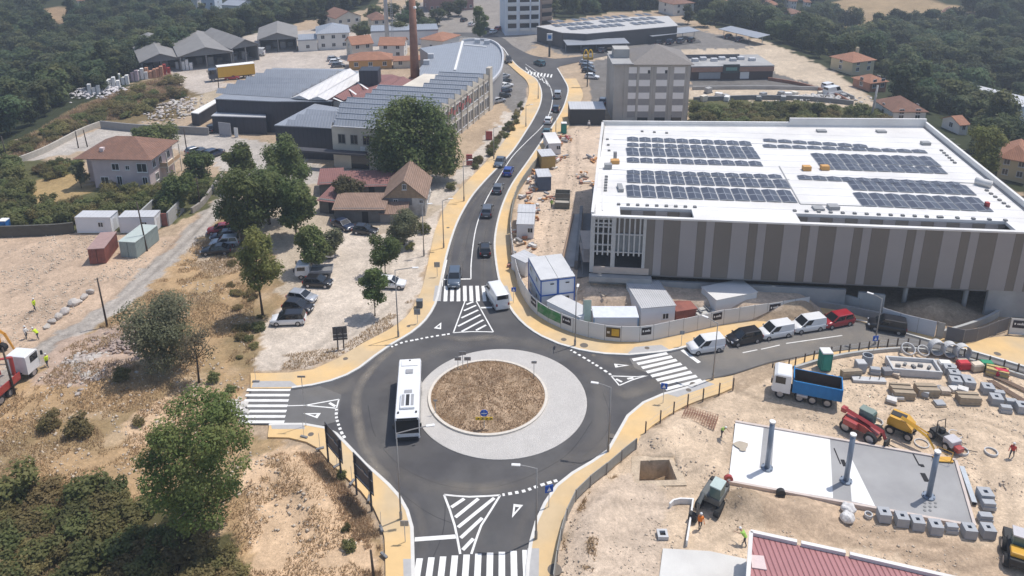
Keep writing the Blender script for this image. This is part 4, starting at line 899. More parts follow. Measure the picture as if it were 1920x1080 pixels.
# ---------------------------------------------------------------- houses, sheds, far buildings
def GT(x, y):
    z = 0.0
    for _ in range(5): p = G(x, y, z); z = tz1(p.x, p.y)
    return G(x, y, z)
M_house_w = pm('house_white', (.66, .64, .6), var=.06, sc=.6); M_pink = pm('pink_render', (.64, .52, .5), var=.07, sc=.5, col2=(.5, .41, .41), sc2=.2)
M_yel = pm('yellow_render', (.55, .47, .3), var=.08, sc=.5)
def house(a, b, dep, h, rh, label, wall, roofm, roof='hip', name='house', wins=2, axis='x', chim=False, group=None, floors=2, cat='house'):
    A, B = GT(*a), GT(*b); B.z = A.z; L_ = (B - A).length; an = math.atan2(B.y - A.y, B.x - A.x)
    r = root_at(name, label, cat, A, an, group)
    if roof == 'hip': MB().box(0, L_, 0, dep, -.8, h).build('wall', wall, r); ro = hip(MB(), 0, L_, 0, dep, h, h + rh, .45).build('roof', roofm, r)
    elif roof == 'gable':
        m1, m2 = MB(), MB(); gable(m1, m2, 0, L_, 0, dep, -.8, h, h + rh, axis, .35); m2.build('wall', wall, r); ro = m1.build('roof', roofm, r)
    else:
        MB().box(0, L_, 0, dep, -.8, h).build('wall', wall, r); ro = MB().box(-.15, L_ + .15, -.15, dep + .15, h + .003, h + rh).build('roof', roofm, r)
    for f in range(floors):
        for i in range(wins):
            w = min(1.2, L_ / wins * .45); x = L_ * (i + .5) / wins - w / 2; window(r, (x, -.03, .9 + f * (h / floors)), (1, 0), w, 1.2, rel=False)
    for f in range(floors):
        window(r, (L_ + .03, dep * .4, .9 + f * (h / floors)), (0, 1), 1.1, 1.2, rel=False); window(r, (-.03, dep * .6, .9 + f * (h / floors)), (0, -1), 1.1, 1.2, rel=False)
    if chim: MB().box(L_ * .6, L_ * .6 + .7, dep * .45, dep * .45 + .7, h, h + rh + 1.2).build('chimney', wall, ro)
    return r
# far right wood
house((1596,141),(1636,143),8,3.6,2.0,'cream house with orange hip roof and tall chimney half hidden in trees', M_yel, M_tile_o, chim=True)
house((1630,172),(1660,172),6,2.2,1.6,'small orange roofed house below the cream house among trees', pm('terracotta_wall', (.4, .2, .13)), M_tile_o)
house((1672,232),(1733,232),9,2.8,2.4,'house with wide brown tiled hip roof behind the white solar roof', M_house_w, M_tile)
house((1868,333),(1922,345),9,4.0,2.4,'beige house with orange roof at the right edge beside the white parapet', M_yel, M_tile_o)
house((1898,252),(1945,254),20,6.5,.4,'white windowless warehouse at the far right edge above the trees', M_whitew, M_lightroof, 'flat', wins=0, floors=0, cat='warehouse', name='warehouse')
house((1797,252),(1812,253),5,2.2,1.2,'tiny orange roofed shed in the trees right of the solar roof', M_house_w, M_tile_o, 'gable', wins=1, floors=1, name='garden_shed', cat='shed')
for a, b, dp, l in (((1440,28),(1460,28),9,'orange roofed white house at the top right, rightmost of the upper hamlet'),((1468,46),(1508,47),10,'long house with dull red roof below the upper hamlet'),((1342,29),(1370,28),9,'house with bright orange roof left of the upper hamlet'),((1262,30),(1300,28),10,'wide low grey-white house behind the long shop'),((1412,22),(1436,21),9,'red roofed house at the top edge of the hamlet'),((1482,20),(1492,20),7,'small orange roof peeping from trees at the top edge'),((1508,22),(1518,22),7,'tiniest orange roof right of the upper hamlet'),((1376,12),(1402,11),9,'brown roofed house at the top edge above the hamlet')):
    house(a, b, dp, 4.5, 1.8, l, M_house_w, M_tile_o if 'orange' in l else M_tile, wins=2)
house((1764,40),(1780,40),9,4,1.6,'pale far house beside tan field at the upper right', M_house_w, M_tile)
# far left
house((148,22),(190,20),10,5,2,'white farmhouse with orange roof on the far left hillside', M_house_w, M_tile_o, wins=3)
house((330,18),(372,24),16,5,1.4,'long white shed with grey roof at the top left', M_house_w, M_lightroof, 'gable', wins=0, floors=0, name='far_shed', cat='shed')
house((380,28),(405,28),12,7,.4,'pale blue-white box building at the top left', pm('pale_blue_wall', (.52, .57, .63)), M_lightroof, 'flat', wins=2, name='far_building', cat='building')
house((418,30),(450,34),12,5,1.4,'low white building behind dark trees at the top left', M_house_w, M_greyroof2, 'gable', wins=3, floors=1, name='far_building', cat='building')
# town edge at the top
ap = house((947,66),(1012,64),13,19,.5,'white apartment block with balcony bands at the top edge', pm('apartment_white', (.68, .71, .75), var=.05), M_conc, 'flat', wins=0, floors=0, name='apartment_tower', cat='building')
for f in range(6):
    for x0, w in ((1.0, 3.0), (5.2, 3.4), (9.2, 2.6)): MB().box(x0, x0 + w, -.5, -.02, 1.4 + f * 3, 2.4 + f * 3).build('balcony', M_whitew, ap); MB().box(x0, x0 + w, -.06, .02, 2.42 + f * 3, 4.0 + f * 3).build('window', M_glass, ap)
ap = house((1013,58),(1034,56),12,15,.5,'brown apartment block with balconies beside the white tower', pm('brown_render', (.3, .22, .18)), M_conc, 'flat', wins=0, floors=0, name='apartment_tower', cat='building')
for f in range(5): MB().box(.5, 4.5, -.5, -.02, 1.2 + f * 2.9, 2.2 + f * 2.9).build('balcony', pm('brown_balcony', (.35, .26, .2)), ap); MB().box(.5, 4.5, -.06, .02, 2.22 + f * 2.9, 3.6 + f * 2.9).build('window', M_glass, ap)
house((805,22),(888,18),14,8,2,'long brick red building at the top edge left of the apartments', pm('dusky_brick', (.3, .17, .15)), M_tile, wins=8, name='terrace_building', cat='building')
house((697,86),(822,82),10,4.4,.5,'long low white walled store behind the steel mast', M_whitew, M_greyroof2, 'flat', wins=0, floors=0, name='store_building', cat='building')
house((830,98),(862,86),8,3.5,1.6,'small house with orange roof behind the curved shop', M_house_w, M_tile_o, wins=1, floors=1)
house((632,64),(678,58),11,5.5,2,'house with brown tiled roof and cream wall left of the mast', M_cream, M_tile, 'gable', wins=3, axis='y')
house((597,94),(656,91),12,5.2,2.2,'white workshop with grey hip roof beyond the factory hall', M_house_w, M_greyroof2, wins=3, name='workshop', cat='building')
house((560,97),(596,95),9,3.4,.4,'low white office with dark window beside the workshop', M_house_w, M_greyroof2, 'flat', wins=1, floors=1, name='office_building', cat='building')
house((700,62),(728,60),9,4.5,2,'beige house with brown roof behind the mast', M_cream, M_tile, wins=2)
# orange roofed house group behind the factory
house((662,112),(700,108),7,4.6,1.8,'house with bright orange roof left of the brick chimney', M_cream, M_tile_o, 'gable', wins=2)
house((712,110),(758,110),8,4.2,1.6,'white house with orange gable roof beside the chimney', M_house_w, M_tile_o, 'gable', wins=2)
house((655,131),(735,128),7,2.6,1.8,'low building with faded orange hip roof in front of the orange roofed houses', pm('orange_wall', (.5, .28, .1)), M_tile_b if False else M_tile_o, wins=3, floors=1)
house((738,128),(790,126),4,2.2,.8,'narrow lean-to with orange roof behind the chimney', M_cream, M_tile_o, 'gable', wins=2, floors=1, name='lean_to', cat='shed')
# open dark sheds on the left yard
def shed(a, b, dep, h, rh, label):
    A, B = GT(*a), GT(*b); B.z = A.z; L_ = (B - A).length; r = root_at('open_shed', label, 'shed', A, math.atan2(B.y - A.y, B.x - A.x), 'open warehouses on the left yard')
    m1 = MB(); gable(m1, None, 0, L_, 0, dep, 0, h, h + rh, 'y', .5); m1.build('roof', pm('weathered_fibre_cement', (.22, .21, .2), var=.15, sc=.4), r)
    MB().box(0, .3, .3, dep, -1, h - .3).build('side_wall', M_conc_d, r); MB().box(L_ - .3, L_, .3, dep, -1, h - .3).build('side_wall', M_conc_d, r); MB().box(.3, L_ - .3, dep - .3, dep, -1, h - .1).build('back_wall', M_conc_d, r)
    MB().add([(0, 0, h - .3), (L_, 0, h - .3), (L_, 0, h), (L_ / 2, 0, h + rh), (0, 0, h)], [(0, 1, 2, 3, 4)]).build('gable_board', pm('grey_boards', (.16, .165, .17)), r)
    n = max(2, int(L_ / 5))
    for i in range(n + 1): x = .15 + (L_ - .3) * i / n; MB().box(x - .15, x + .15, 0, .3, -1, h - .32).build('post', M_conc_d, r)
    for i in range(4): x = L_ * (.15 + .2 * i); MB().box(x, x + 1.6, 4 + i % 2 * 3, 6 + i % 2 * 3, 0, 1.3 + .5 * (i % 3)).build('stored_goods', M_ppl, r)
shed((268,140),(340,131),34,3.6,1.9,'leftmost open grey shed on the left yard, lowest of the row'); shed((340,133),(437,123),28,4.2,2.0,'second open grey shed from the left, behind the pallets'); shed((438,120),(487,112),24,4.8,2.0,'third open grey shed, narrow, right of the wide one'); shed((487,99),(558,95),20,4.2,1.9,'rightmost open grey shed beside the white office')

# terraced ground behind the grey block
wall_thing([(1298,168),(1400,167),(1500,168),(1560,172),(1600,186)], .9, .4, 'low stone terrace wall behind the four storey block', 'terrace_wall', M_conc); wall_thing([(1300,190),(1420,186),(1520,189),(1600,197)], 1.1, .5, 'lower rough stone terrace wall above the shrub belt', 'terrace_wall', M_conc_d); wall_thing([(1440,150),(1500,160),(1560,178),(1590,192)], .8, .4, 'brown retaining edge beside the restaurant road', 'terrace_wall', M_brick)
for i in range(14):
    r2 = random.Random(300 + i); o = thing('stone_pallet', 'pallet of pale stone stacked on the terrace behind the grey block', 'stone pallet', G(r2.uniform(1310, 1590), r2.uniform(174, 190)), r2.uniform(0, 3), 'stone pallets on the terrace'); MB().box(-1, 1, -.7, .7, 0, .2).build('pallet', M_conc_d, o); MB().box(-.9, .9, -.6, .6, .2, r2.uniform(.6, 1.5)).build('stones', [M_whitew, M_conc, M_ppl, M_cream][i % 4], o, bevel=.1)
# pink house
A, L_, an = frame_from((180,352), (284,354)); pkh = root_at('pink_house', 'two storey pink house with brown tiled hip roof and side balcony', 'house', A, an)
hp = 5.7; dp = 9.5; MB().box(0, L_, 0, dp, -.6, hp).build('wall', M_pink, pkh); MB().box(-2.8, -.003, 3, dp, -.6, hp - .4).build('rear_wing', M_pink, pkh)
ro = hip(MB(), -2.2, L_ + .4, 0, dp, hp, hp + 2.7, .7).build('roof', M_tile, pkh); MB().box(1.2, 1.9, 1.0, 1.7, hp + .2, hp + 1.6).build('chimney', M_pink, ro)
for x, z, w, h in ((3.6, 3.5, 1.4, 1.3), (6.1, 3.6, .8, .9), (8.2, 3.2, 1.9, 1.7), (1.2, .3, 1.5, 1.9), (4.2, .6, 1.0, 1.8), (8.9, .8, 1.0, 1.5)): window(pkh, (x, -.03, z), (1, 0), w, h, rel=False, frame=M_whitew)
for y, z in ((1.5, 3.4), (3.8, 3.2), (7.0, 3.2), (2.0, .7), (6.0, .7)): window(pkh, (L_ + .03, y, z), (0, 1), 1.2, 1.5, rel=False, frame=M_whitew)
MB().box(L_ + .003, L_ + 1.5, 4.0, 9.3, 2.55, 2.75).build('balcony_floor', M_cream, pkh)
b = MB(); b.box(L_ + 1.4, L_ + 1.5, 4.0, 9.3, 2.76, 3.5); b.box(L_ + .05, L_ + 1.38, 4.0, 4.1, 2.76, 3.5); b.build('balcony_rail', pm('ochre_rail', (.45, .3, .18)), pkh)
for y in (4.1, 6.6, 9.2): MB().box(L_ + 1.38, L_ + 1.52, y - .1, y + .08, -.3, hp - .2).build('balcony_post', M_cream, pkh)
# ruined house with boarded gable
A, L_, an = frame_from((722,404), (798,404)); ru = root_at('derelict_house', 'derelict house with boarded timber gable and sagging brown tile roof', 'house', A, an)
m1, m2 = MB(), MB(); gable(m1, m2, 0, L_, 0, 9.0, -.5, 3.3, 6.3, 'y', .35, .12); m1.build('roof', M_tile_b, ru); m2.build('wall', pm('flaking_white_wall', (.5, .49, .47), var=.2, sc=1.2, col2=(.3, .29, .28), sc2=.5), ru)
for k in range(16):
    z = 3.2 + k * .19; hw = (L_ / 2 - .05) * (1 - (k + .6) * .19 / 3.0)
    if hw > .15: MB().box(L_ / 2 - hw, L_ / 2 + hw, -.1 - .02 * (k % 2), -.02, z, z + .165).build('board', pm('weathered_boards', (.36, .26, .17), var=.25, sc=3), ru)
for k in range(6): MB().box(.1, L_ * .68, -.08, -.01, 1.9 + k * .26, 2.12 + k * .26).build('board', pm('grey_boards2', (.19, .19, .2), var=.2, sc=3), ru)
window(ru, (L_ / 2 - .3, -.16, 4.7), (1, 0), .7, 1.0, rel=False); window(ru, (1.5, -.12, 2.4), (1, 0), .8, .6, rel=False); window(ru, (L_ - 1.0, -.03, 2.2), (1, 0), .7, .7, rel=False)
for y in (2, 4.5, 7): window(ru, (L_ + .03, y, 1.4), (0, 1), 1.0, 1.3, rel=False)
MB().add([(-.5, -3.2, 1.7), (4.2, -3.2, 1.7), (4.2, -.12, 2.6), (-.5, -.12, 2.6), (-.5, -3.2, 1.62), (4.2, -3.2, 1.62), (4.2, -.12, 2.52), (-.5, -.12, 2.52)], [(0, 1, 2, 3), (7, 6, 5, 4), (0, 4, 5, 1), (1, 5, 6, 2), (3, 7, 4, 0)]).build('porch_roof', M_tile_b, ru)
MB().box(-.3, 4.0, -3.0, -.2, -.5, 1.6).build('porch_wall', M_conc_d, ru)
for a, b, dp, h, rm, l in (((628,418),(722,418),4.5,2.6,M_tile_b,'low block shed with patched rusty roof left of the derelict house'),((600,398),(632,402),7,2.4,M_pinkroof,'small open shed with pink tin roof left of the bush'),((640,372),(735,370),5,2.4,M_pinkroof,'long low shed with pink sheet roof behind the derelict house'),((600,366),(640,364),5,2.3,M_pinkroof,'short pink roofed shed joined to the long low shed')):
    A, L_, an = frame_from(a, b); r = root_at('tin_shed', l, 'shed', A, an)
    MB().box(0, L_, 0, dp, -.3, h).build('wall', pm('sooty_block', (.13, .13, .13), var=.25, sc=1), r)
    MB().add([(-.3, -.4, h - .1), (L_ + .3, -.4, h - .1), (L_ + .3, dp + .3, h + .75), (-.3, dp + .3, h + .75), (-.3, -.4, h - .17), (L_ + .3, -.4, h - .17), (L_ + .3, dp + .3, h + .68), (-.3, dp + .3, h + .68)], [(0, 1, 2, 3), (7, 6, 5, 4), (0, 4, 5, 1), (1, 5, 6, 2), (2, 6, 7, 3), (3, 7, 4, 0)]).build('roof', rm, r)
    MB().box(L_ * .55, L_ * .55 + 1, -.04, .01, 0, 2).build('door', M_dark, r)

# upper shop with patchwork solar roof, carports
sh = root_at('retail_store', 'long dark retail store with patchy solar roof near the top edge', 'building', G(1080,82))
px_block(sh, [(1007,50),(1055,62),(1100,64),(1270,49),(1252,31),(1167,33)], 5.0, pm('charcoal_cladding', (.075, .075, .08), rough=.5), pm('grey_membrane', (.45, .44, .43), var=.1), 'wall')
for i in range(13):
    for j in range(3):
        if (i * 7 + j * 5) % 8 == 0: continue
        x = 1050 + i * 15 - j * 8 + (6 if j == 0 else 0); y = 57 - i * 1.15 - j * 7 + .0
        p = G(x, y, 5.3); o = inst(pvme, 'solar_panel', sh, Vector((p.x, p.y, 5.2)) - Vector(sh.location), (0, 0, .35), (2.4, 4.2, .8))
A, B = G(1080,81), G(1268,64); d = (B - A).normalized(); n_ = Vector((d.y, -d.x, 0)); wb(MB().prism([(q.x, q.y) for q in (A, B, B + n_ * -.6, A + n_ * -.6)], 0, 2.6), 'shop_window', pm('blue_glazing', (.25, .31, .38), rough=.2), sh)
p = G(1082,80); wb(MB().cbox((p.x, p.y - .5, 2.6), (2.6, .3, 3.6), .35), 'blue_sign', pm('blue_sign', (.03, .2, .5)), sh)
def carport(a, b, dep, label, h=2.6):
    A, B = GT(*a), GT(*b); B.z = A.z; L_ = (B - A).length; r = root_at('carport', label, 'carport', A, math.atan2(B.y - A.y, B.x - A.x))
    MB().add([(0, 0, h), (L_, 0, h), (L_, dep, h + .5), (0, dep, h + .5), (0, 0, h - .15), (L_, 0, h - .15), (L_, dep, h + .35), (0, dep, h + .35)], [(0, 1, 2, 3), (7, 6, 5, 4), (0, 4, 5, 1), (1, 5, 6, 2), (2, 6, 7, 3), (3, 7, 4, 0)]).build('canopy', M_greyroof2, r)
    n = max(2, int(L_ / 5))
    for i in range(n + 1):
        x = .2 + (L_ - .4) * i / n; MB().box(x - .08, x + .08, dep * .45, dep * .45 + .16, -.2, h + .1).build('post', M_galv, r)
carport((1063,100),(1180,96),6,'long grey carport canopy in front of the upper retail store'); carport((1222,83),(1312,72),6,'carport with parked cars right of the retail store'); carport((1345,68),(1418,86),6,'right-hand carport beside the pale lot')
# fast food restaurant
ff = root_at('restaurant_building', 'low dark restaurant with wooden band and rooftop plant behind the grey block', 'building', G(1296,150)); A, L_, an = frame_from((1296,150), (1448,148)); ff.rotation_euler = (0, 0, an)
MB().box(0, L_, 0, 13, -.3, 3.6).build('wall', pm('dark_brown_cladding', (.07, .05, .045)), ff); MB().box(-.2, L_ + .2, -.2, 13.2, 3.603, 3.9).build('roof', M_conc, ff)
MB().box(-.1, L_ + .1, -.35, -.02, 2.3, 3.5).build('wood_band', pm('red_wood_band', (.33, .19, .14)), ff); MB().box(8.5, 13, -.7, -.36, 2.0, 4.4).build('porch', pm('dark_porch', (.06, .07, .07)), ff); MB().box(9.2, 12.3, -.76, -.705, 2.7, 3.6).build('sign_panel', pm('green_sign', (.16, .3, .26)), ff)
MB().box(2, 8, -.06, -.003, .3, 2.1).build('window', pm('grey_glazing', (.3, .32, .34), rough=.3), ff); MB().box(13.5, 16, -.06, -.003, .2, 2.1).build('window', M_whitew, ff)
MB().box(0, 16, 9, 9.3, 3.9, 5.0).build('plant_screen', pm('plant_screen', (.12, .12, .13)), ff)
for i in range(7): MB().box(1.5 + i * 2.7, 3.2 + i * 2.7, 5 + (i % 2) * 1.5, 6.5 + (i % 2) * 1.5, 3.9, 4.7).build('air_unit', M_lightroof, ff)
# golden arches pole sign
A = G(1101,162); gs = root_at('pole_sign', 'yellow double arch emblem on a tall dark pole by the car park', 'sign', A)
MB().cyl((0, 0, -.2), (0, 0, 7.3), .16, .14, n=10).build('pole', pm('dark_pole', (.08, .08, .08)), gs); MB().box(-1.3, 1.3, -.3, .3, 7.3, 7.9).build('sign_base', pm('dark_yellow_base', (.3, .2, .03)), gs)
M_arch = pm('yellow_emblem', (.8, .5, .03), rough=.5, emit=None)
for s_ in (-1, 1):
    pts = [(s_ * .62 + .58 * math.cos(t), 0, 7.85 + 2.1 * math.sin(t)) for t in np.linspace(0, math.pi, 15)]; MB().tube(pts, .13, 8).build('arch', M_arch, gs, smooth=True)
A = G(1030,106); ts = root_at('totem_sign', 'white shop totem sign on a dark post beside the junction', 'sign', A); MB().box(-.3, .3, -.15, .15, -.2, 5).build('post', pm('dark_pole'  , (.08,.08,.08)), ts); MB().box(-.85, .85, -.2, .2, 5.003, 7.2).build('panel', M_whitew, ts); MB().box(-.5, .5, -.23, -.205, 5.6, 6.7).build('emblem', pm('blue_sign', (.03, .2, .5)), ts)

# ---------------------------------------------------------------- cabins and containers
M_cab = pm('white_cabin_panel', (.68, .69, .71), var=.05, sc=.6); M_rust = pm('rusty_red_steel', (.28, .1, .075), var=.2, sc=1.5, col2=(.2, .075, .06), sc2=.5); M_green = pm('grey_green_steel', (.3, .36, .35), var=.12, sc=1)
def cabin(a, b, dep, h, label, wall, roofm, name='site_cabin', cat='cabin', trim=None, wins=1, door=True, z=0.0, ribs=False, group=None, dx=0):
    A, L_, an = frame_from(a, b); A.z = z; r = root_at(name, label, cat, A, an, group)
    t = trim or wall
    MB().box(.06, L_ - .06, .06, dep - .06, 0, h - .1).build('body', wall, r); MB().box(-.02, L_ + .02, -.02, dep + .02, h - .097, h).build('roof', roofm, r)
    if trim is not None:
        for x in (0, L_ - .12):
            for y in (0, dep - .12): MB().box(x, x + .12, y, y + .12, -.02, h - .1).build('corner_post', trim, r)
        MB().box(.12, L_ - .12, 0, .055, 0, .16).build('sill_beam', trim, r)
    if ribs:
        n = int(dep / .3)
        for sx in (.06, L_ - .06):
            m = MB()
            for i in range(n): m.box(sx - .04, sx + .04, .15 + i * .3, .3 + i * .3, .15, h - .2)
            m.build('ribs', wall, r)
        m = MB(); 
        for i in range(int(L_ / .3)): m.box(.1 + i * .3, .25 + i * .3, .02, .1, .15, h - .2)
        m.build('ribs', wall, r)
        MB().box(L_ / 2 - .02, L_ / 2 + .02, .0, .03, .1, h - .15).build('door_seam', M_dark, r)
    for i in range(wins): window(r, (L_ * (.62 - .4 * i), .03, 1.0), (1, 0), .9, .9, rel=False, frame=M_whitew)
    if door: MB().box(L_ - .05, L_ - .03, dep * .35, dep * .35 + .85, .1, 2.1).build('door', M_frame, r)
    return r
cabin((145,437),(211,437),2.6,2.75,'left white site cabin with grey roof on the bare yard', M_cab, M_lightroof, trim=M_whitew)
cabin((226,437),(293,436),2.6,2.75,'white site cabin next to the open block shelter', M_cab, M_lightroof, trim=M_whitew)
cabin((168,496),(200,494),5.6,2.5,'rusty red shipping container on the bare yard', M_rust, pm('dusty_red_roof', (.33, .22, .2), var=.15), 'shipping_container', 'container', wins=0, door=False, ribs=True)
cabin((226,482),(258,484),6.0,2.6,'pale grey-green shipping container beside the gravel track', M_green, pm('pale_green_roof', (.42, .47, .44), var=.1), 'shipping_container', 'container', wins=0, door=False, ribs=True)
# roofless block shelter
A, L_, an = frame_from((262,424), (318,424)); bs = root_at('block_shelter', 'roofless grey block shelter behind the white cabins', 'shed', A, an); M_blk = pm('grey_blockwork', (.36, .36, .35), var=.12, sc=2)
MB().box(0, .25, 0, 6, -.3, 2.4).build('wall', M_blk, bs); MB().box(.25, L_ - .25, 5.75, 6, -.3, 2.4).build('wall', M_blk, bs); MB().box(L_ - .25, L_, 0, 6, -.3, 2.4).build('wall', M_blk, bs)
for i in range(9): MB().box(.3 + i * .55, .55 + i * .55, 5.75, 6, 2.403, 2.7).build('merlon', M_blk, bs)
MB().box(L_ - 1.2, L_ - .26, 0, .2, -.3, 2.2).build('rusty_sheet', M_rust, bs); MB().box(.26, 2.4, 0, .15, -.3, 1.6).build('tarpaulin', M_lightroof, bs)
# right-hand site: stacked blue and white office
M_bluet = pm('blue_steel_trim', (.02, .1, .38), rough=.5)
A, L_, an = frame_from((1013,587), (1077,579)); r = root_at('stacked_site_office', 'two storey white site office with blue steel frame behind the hoarding', 'cabin', A, an); D = 6.4; H2 = 4.7
MB().box(.05, L_ - .05, .05, D - .05, 0, H2).build('body', M_cab, r)
for x in (0, L_ / 2 - .12, L_ / 2 + .02, L_ - .14): MB().box(x, x + .14, -.03, .12, 0, H2 + .05).build('frame_post', M_bluet, r)
for y in (D - .1,): MB().box(-.03, .12, y, y + .12, 0, H2).build('frame_post', M_bluet, r); MB().box(L_ - .12, L_ + .03, y, y + .12, 0, H2).build('frame_post', M_bluet, r)
for z in (.02, 2.42, H2 - .15): MB().box(.15, L_ - .15, -.035, .05, z, z + .14).build('frame_beam', M_bluet, r); MB().box(-.035, .05, .13, D - .13, z, z + .14).build('frame_beam', M_bluet, r)
for x in (0, L_ / 2 + .03): MB().box(x, x + L_ / 2 - .03, 0, D, H2 + .003, H2 + .16).build('roof', stripes('ribbed_white_roof', (.62, .62, .62), .22, .03, 1, line=.75), r)
for x in (L_ * .28, L_ * .72): MB().box(x, x + .5, -.05, -.02, 4.0, 4.15).build('wall_lamp', M_dark, r); MB().box(x, x + .5, -.05, -.02, 1.4, 2.1).build('window', M_glass, r)
for y in (1.5, 4.5):
    for z in (1.0, 3.4): window(r, (.02, y + .9, z), (0, -1), .9, .9, rel=False, frame=M_whitew)
Mrib = stripes('ribbed_cabin_roof', (.52, .52, .53), .28, .04, 0, line=.72); Mrib2 = MATS['ribbed_white_roof']
cabin((1024,596),(1086,628),2.5,2.5,'white cabin with ribbed roof between blue office and hoarding', M_cab, Mrib2, wins=0, door=False)
cabin((1112,628),(1196,628),2.6,2.5,'long white cabin with pale blue trim just behind the yellow poster', M_cab, pm('bluish_white_roof', (.62, .65, .7)), trim=pm('pale_blue_trim', (.2, .33, .5)), wins=0)
cabin((1200,616),(1265,610),6.5,2.9,'double site cabin with ribbed grey roof in the middle of the hoarding', M_cab, Mrib, wins=1)
A, L_, an = frame_from((1200,616), (1265,610)); 
cabin((1340,600),(1417,584),3.6,2.9,'white tent-like store with smooth white roof at the right end of the hoarding', M_whitew, M_memb, wins=0, name='site_store')
cabin((1267,606),(1306,600),2.4,1.7,'open rusty red skip between the cabins', M_rust, M_rust, 'skip', 'skip', wins=0, door=False)
cabin((1255,590),(1290,584),3.0,1.5,'stack of white panels beside the ribbed cabin', M_memb, M_memb, 'panel_stack', 'panels', wins=0, door=False)
# covered stack with slatted roof sheets
A, L_, an = frame_from((1307,605), (1362,594)); r = root_at('slatted_rack', 'rack of pale ribbed sheets stacked next to the red skip', 'sheet stack', A, an)
for i in range(6): MB().box(.05, L_, i * .75, i * .75 + .62, 0, 1.1 + .12 * (i % 2)).build('sheet_bundle', pm('pale_sheets', (.5, .49, .46)), r)
for i in range(3): MB().box(.5 + i * 1.2, .8 + i * 1.2, .1, 4.4, 1.25, 1.36).build('batten', M_conc_d, r)
for a, b, l in (((1125,577),(1160,569),'upper stack of boards lying on the sandy yard'),((1140,582),(1172,570),'lower stack of timber boards on the sandy yard')):
    A, L_, an = frame_from(a, b); r = root_at('board_stack', l, 'boards', A, an + .2)
    for i in range(4): MB().box(-.1, L_ + .3, i * .32, i * .32 + .28, 0, .5 + .1 * i).build('board', pm('pale_boards', (.6, .55, .48), var=.1), r)
# cabins along the north road
cabin((968,447),(1001,448),4.2,2.5,'grey-white site cabin beside the north road fence, lower of two', M_cab, M_lightroof, wins=1)
cabin((970,425),(1003,426),3.2,2.6,'site cabin with pale roof beside the north road fence, upper of two', pm('grey_cabin', (.4, .4, .42)), M_lightroof, wins=1)
cabin((1008,358),(1034,357),4.0,2.7,'dark blue-fronted cabin on the sandy strip by the road', pm('slate_blue_panel', (.09, .12, .18)), M_lightroof, wins=0)
cabin((1015,318),(1042,316),4.0,2.7,'ochre-sided storage cabin further up the sandy strip', pm('ochre_panel', (.4, .28, .1)), M_lightroof, wins=0)
cabin((1028,290),(1052,289),7.0,2.4,'long white-topped cabin at the upper end of the sandy strip', M_cab, M_memb, wins=1)
cabin((985,520),(1010,508),3.0,2.3,'small white cabin just behind the tall blue-framed office', M_cab, M_lightroof, wins=0)
A, L_, an = frame_from((1068,234), (1134,234)); r = root_at('dark_container', 'long dark container with white roof edge beside the grey block', 'container', A, an); MB().box(0, L_, 0, 6, -.2, 3.6).build('body', pm('black_panel', (.04, .042, .045)), r); MB().box(-.05, L_ + .05, -.05, 6.05, 3.603, 3.75).build('roof', M_lightroof, r)
for i in range(int(L_ / .6)): MB().box(.05 + i * .6, .35 + i * .6, -.05, -.003, 0, 3.5).build('rib', pm('black_panel', (.04, .042, .045)), r)
# ================================================================= VEHICLES  (local frame: front = +X, z = 0 on the road)
def paint(name, c, rough=.28, metal=0.0):
    if name in MATS: return MATS[name]
    m = pm(name, c, rough=rough, var=.06, sc=1.5, metal=metal, spec=.5); m.node_tree.nodes['Principled BSDF'].inputs['Coat Weight'].default_value = .5
    m.node_tree.nodes['Principled BSDF'].inputs['Coat Roughness'].default_value = .08; return m
PC = {'white': paint('white_paint', (.72, .72, .72)), 'black': paint('black_paint', (.014, .014, .017)), 'silver': paint('silver_paint', (.45, .46, .48), metal=.4), 'grey': paint('grey_paint', (.12, .13, .15), metal=.3),
      'navy': paint('navy_paint', (.02, .03, .06)), 'blue': paint('blue_paint', (.02, .06, .3)), 'red': paint('red_paint', (.33, .02, .03)), 'teal': paint('teal_paint', (.05, .12, .14), metal=.3), 'slate': paint('slate_paint', (.1, .13, .17), metal=.3), 'yellow': paint('yellow_paint', (.62, .36, .03)), 'cobalt': pm('cobalt_paint', (.008, .17, .42), rough=.55, var=.1), 'machine_yellow': paint('machine_yellow', (.62, .33, .02), rough=.45), 'machine_red': paint('machine_red', (.36, .04, .035), rough=.45), 'machine_orange': paint('machine_orange', (.6, .26, .02), rough=.45)}
M_tyre_r = pm('tyre_rubber', (.022, .022, .022), rough=.9); M_rim = pm('alloy_rim', (.4, .4, .42), rough=.35, metal=.6); M_carglass = pm('car_glass', (.012, .015, .018), rough=.05, spec=.7, var=.05)
M_hl = pm('headlight_glass', (.6, .62, .65), rough=.15); M_tl = pm('tail_light', (.3, .01, .01), rough=.25); M_plast = pm('black_plastic', (.03, .03, .03), rough=.7)
def wheel_parts(r, w, mats=(None, None)):
    t = MB(); t.cyl((0, -w / 2, 0), (0, w / 2, 0), r, n=20); ri = MB(); ri.cyl((0, -w / 2 - .015, 0), (0, w / 2 + .015, 0), r * .62, n=14)
    tm = t.mesh('wheel'); tm.materials.append(M_tyre_r); rm = ri.mesh('rim'); rm.materials.append(M_rim); return tm, rm
_wh = {}
def add_wheel(root, x, y, r, w):
    k = (round(r, 2), round(w, 2)); 
    if k not in _wh: _wh[k] = wheel_parts(r, w)
    o = inst(_wh[k][0], 'wheel', root, (x, y, r)); inst(_wh[k][1], 'rim', o); return o
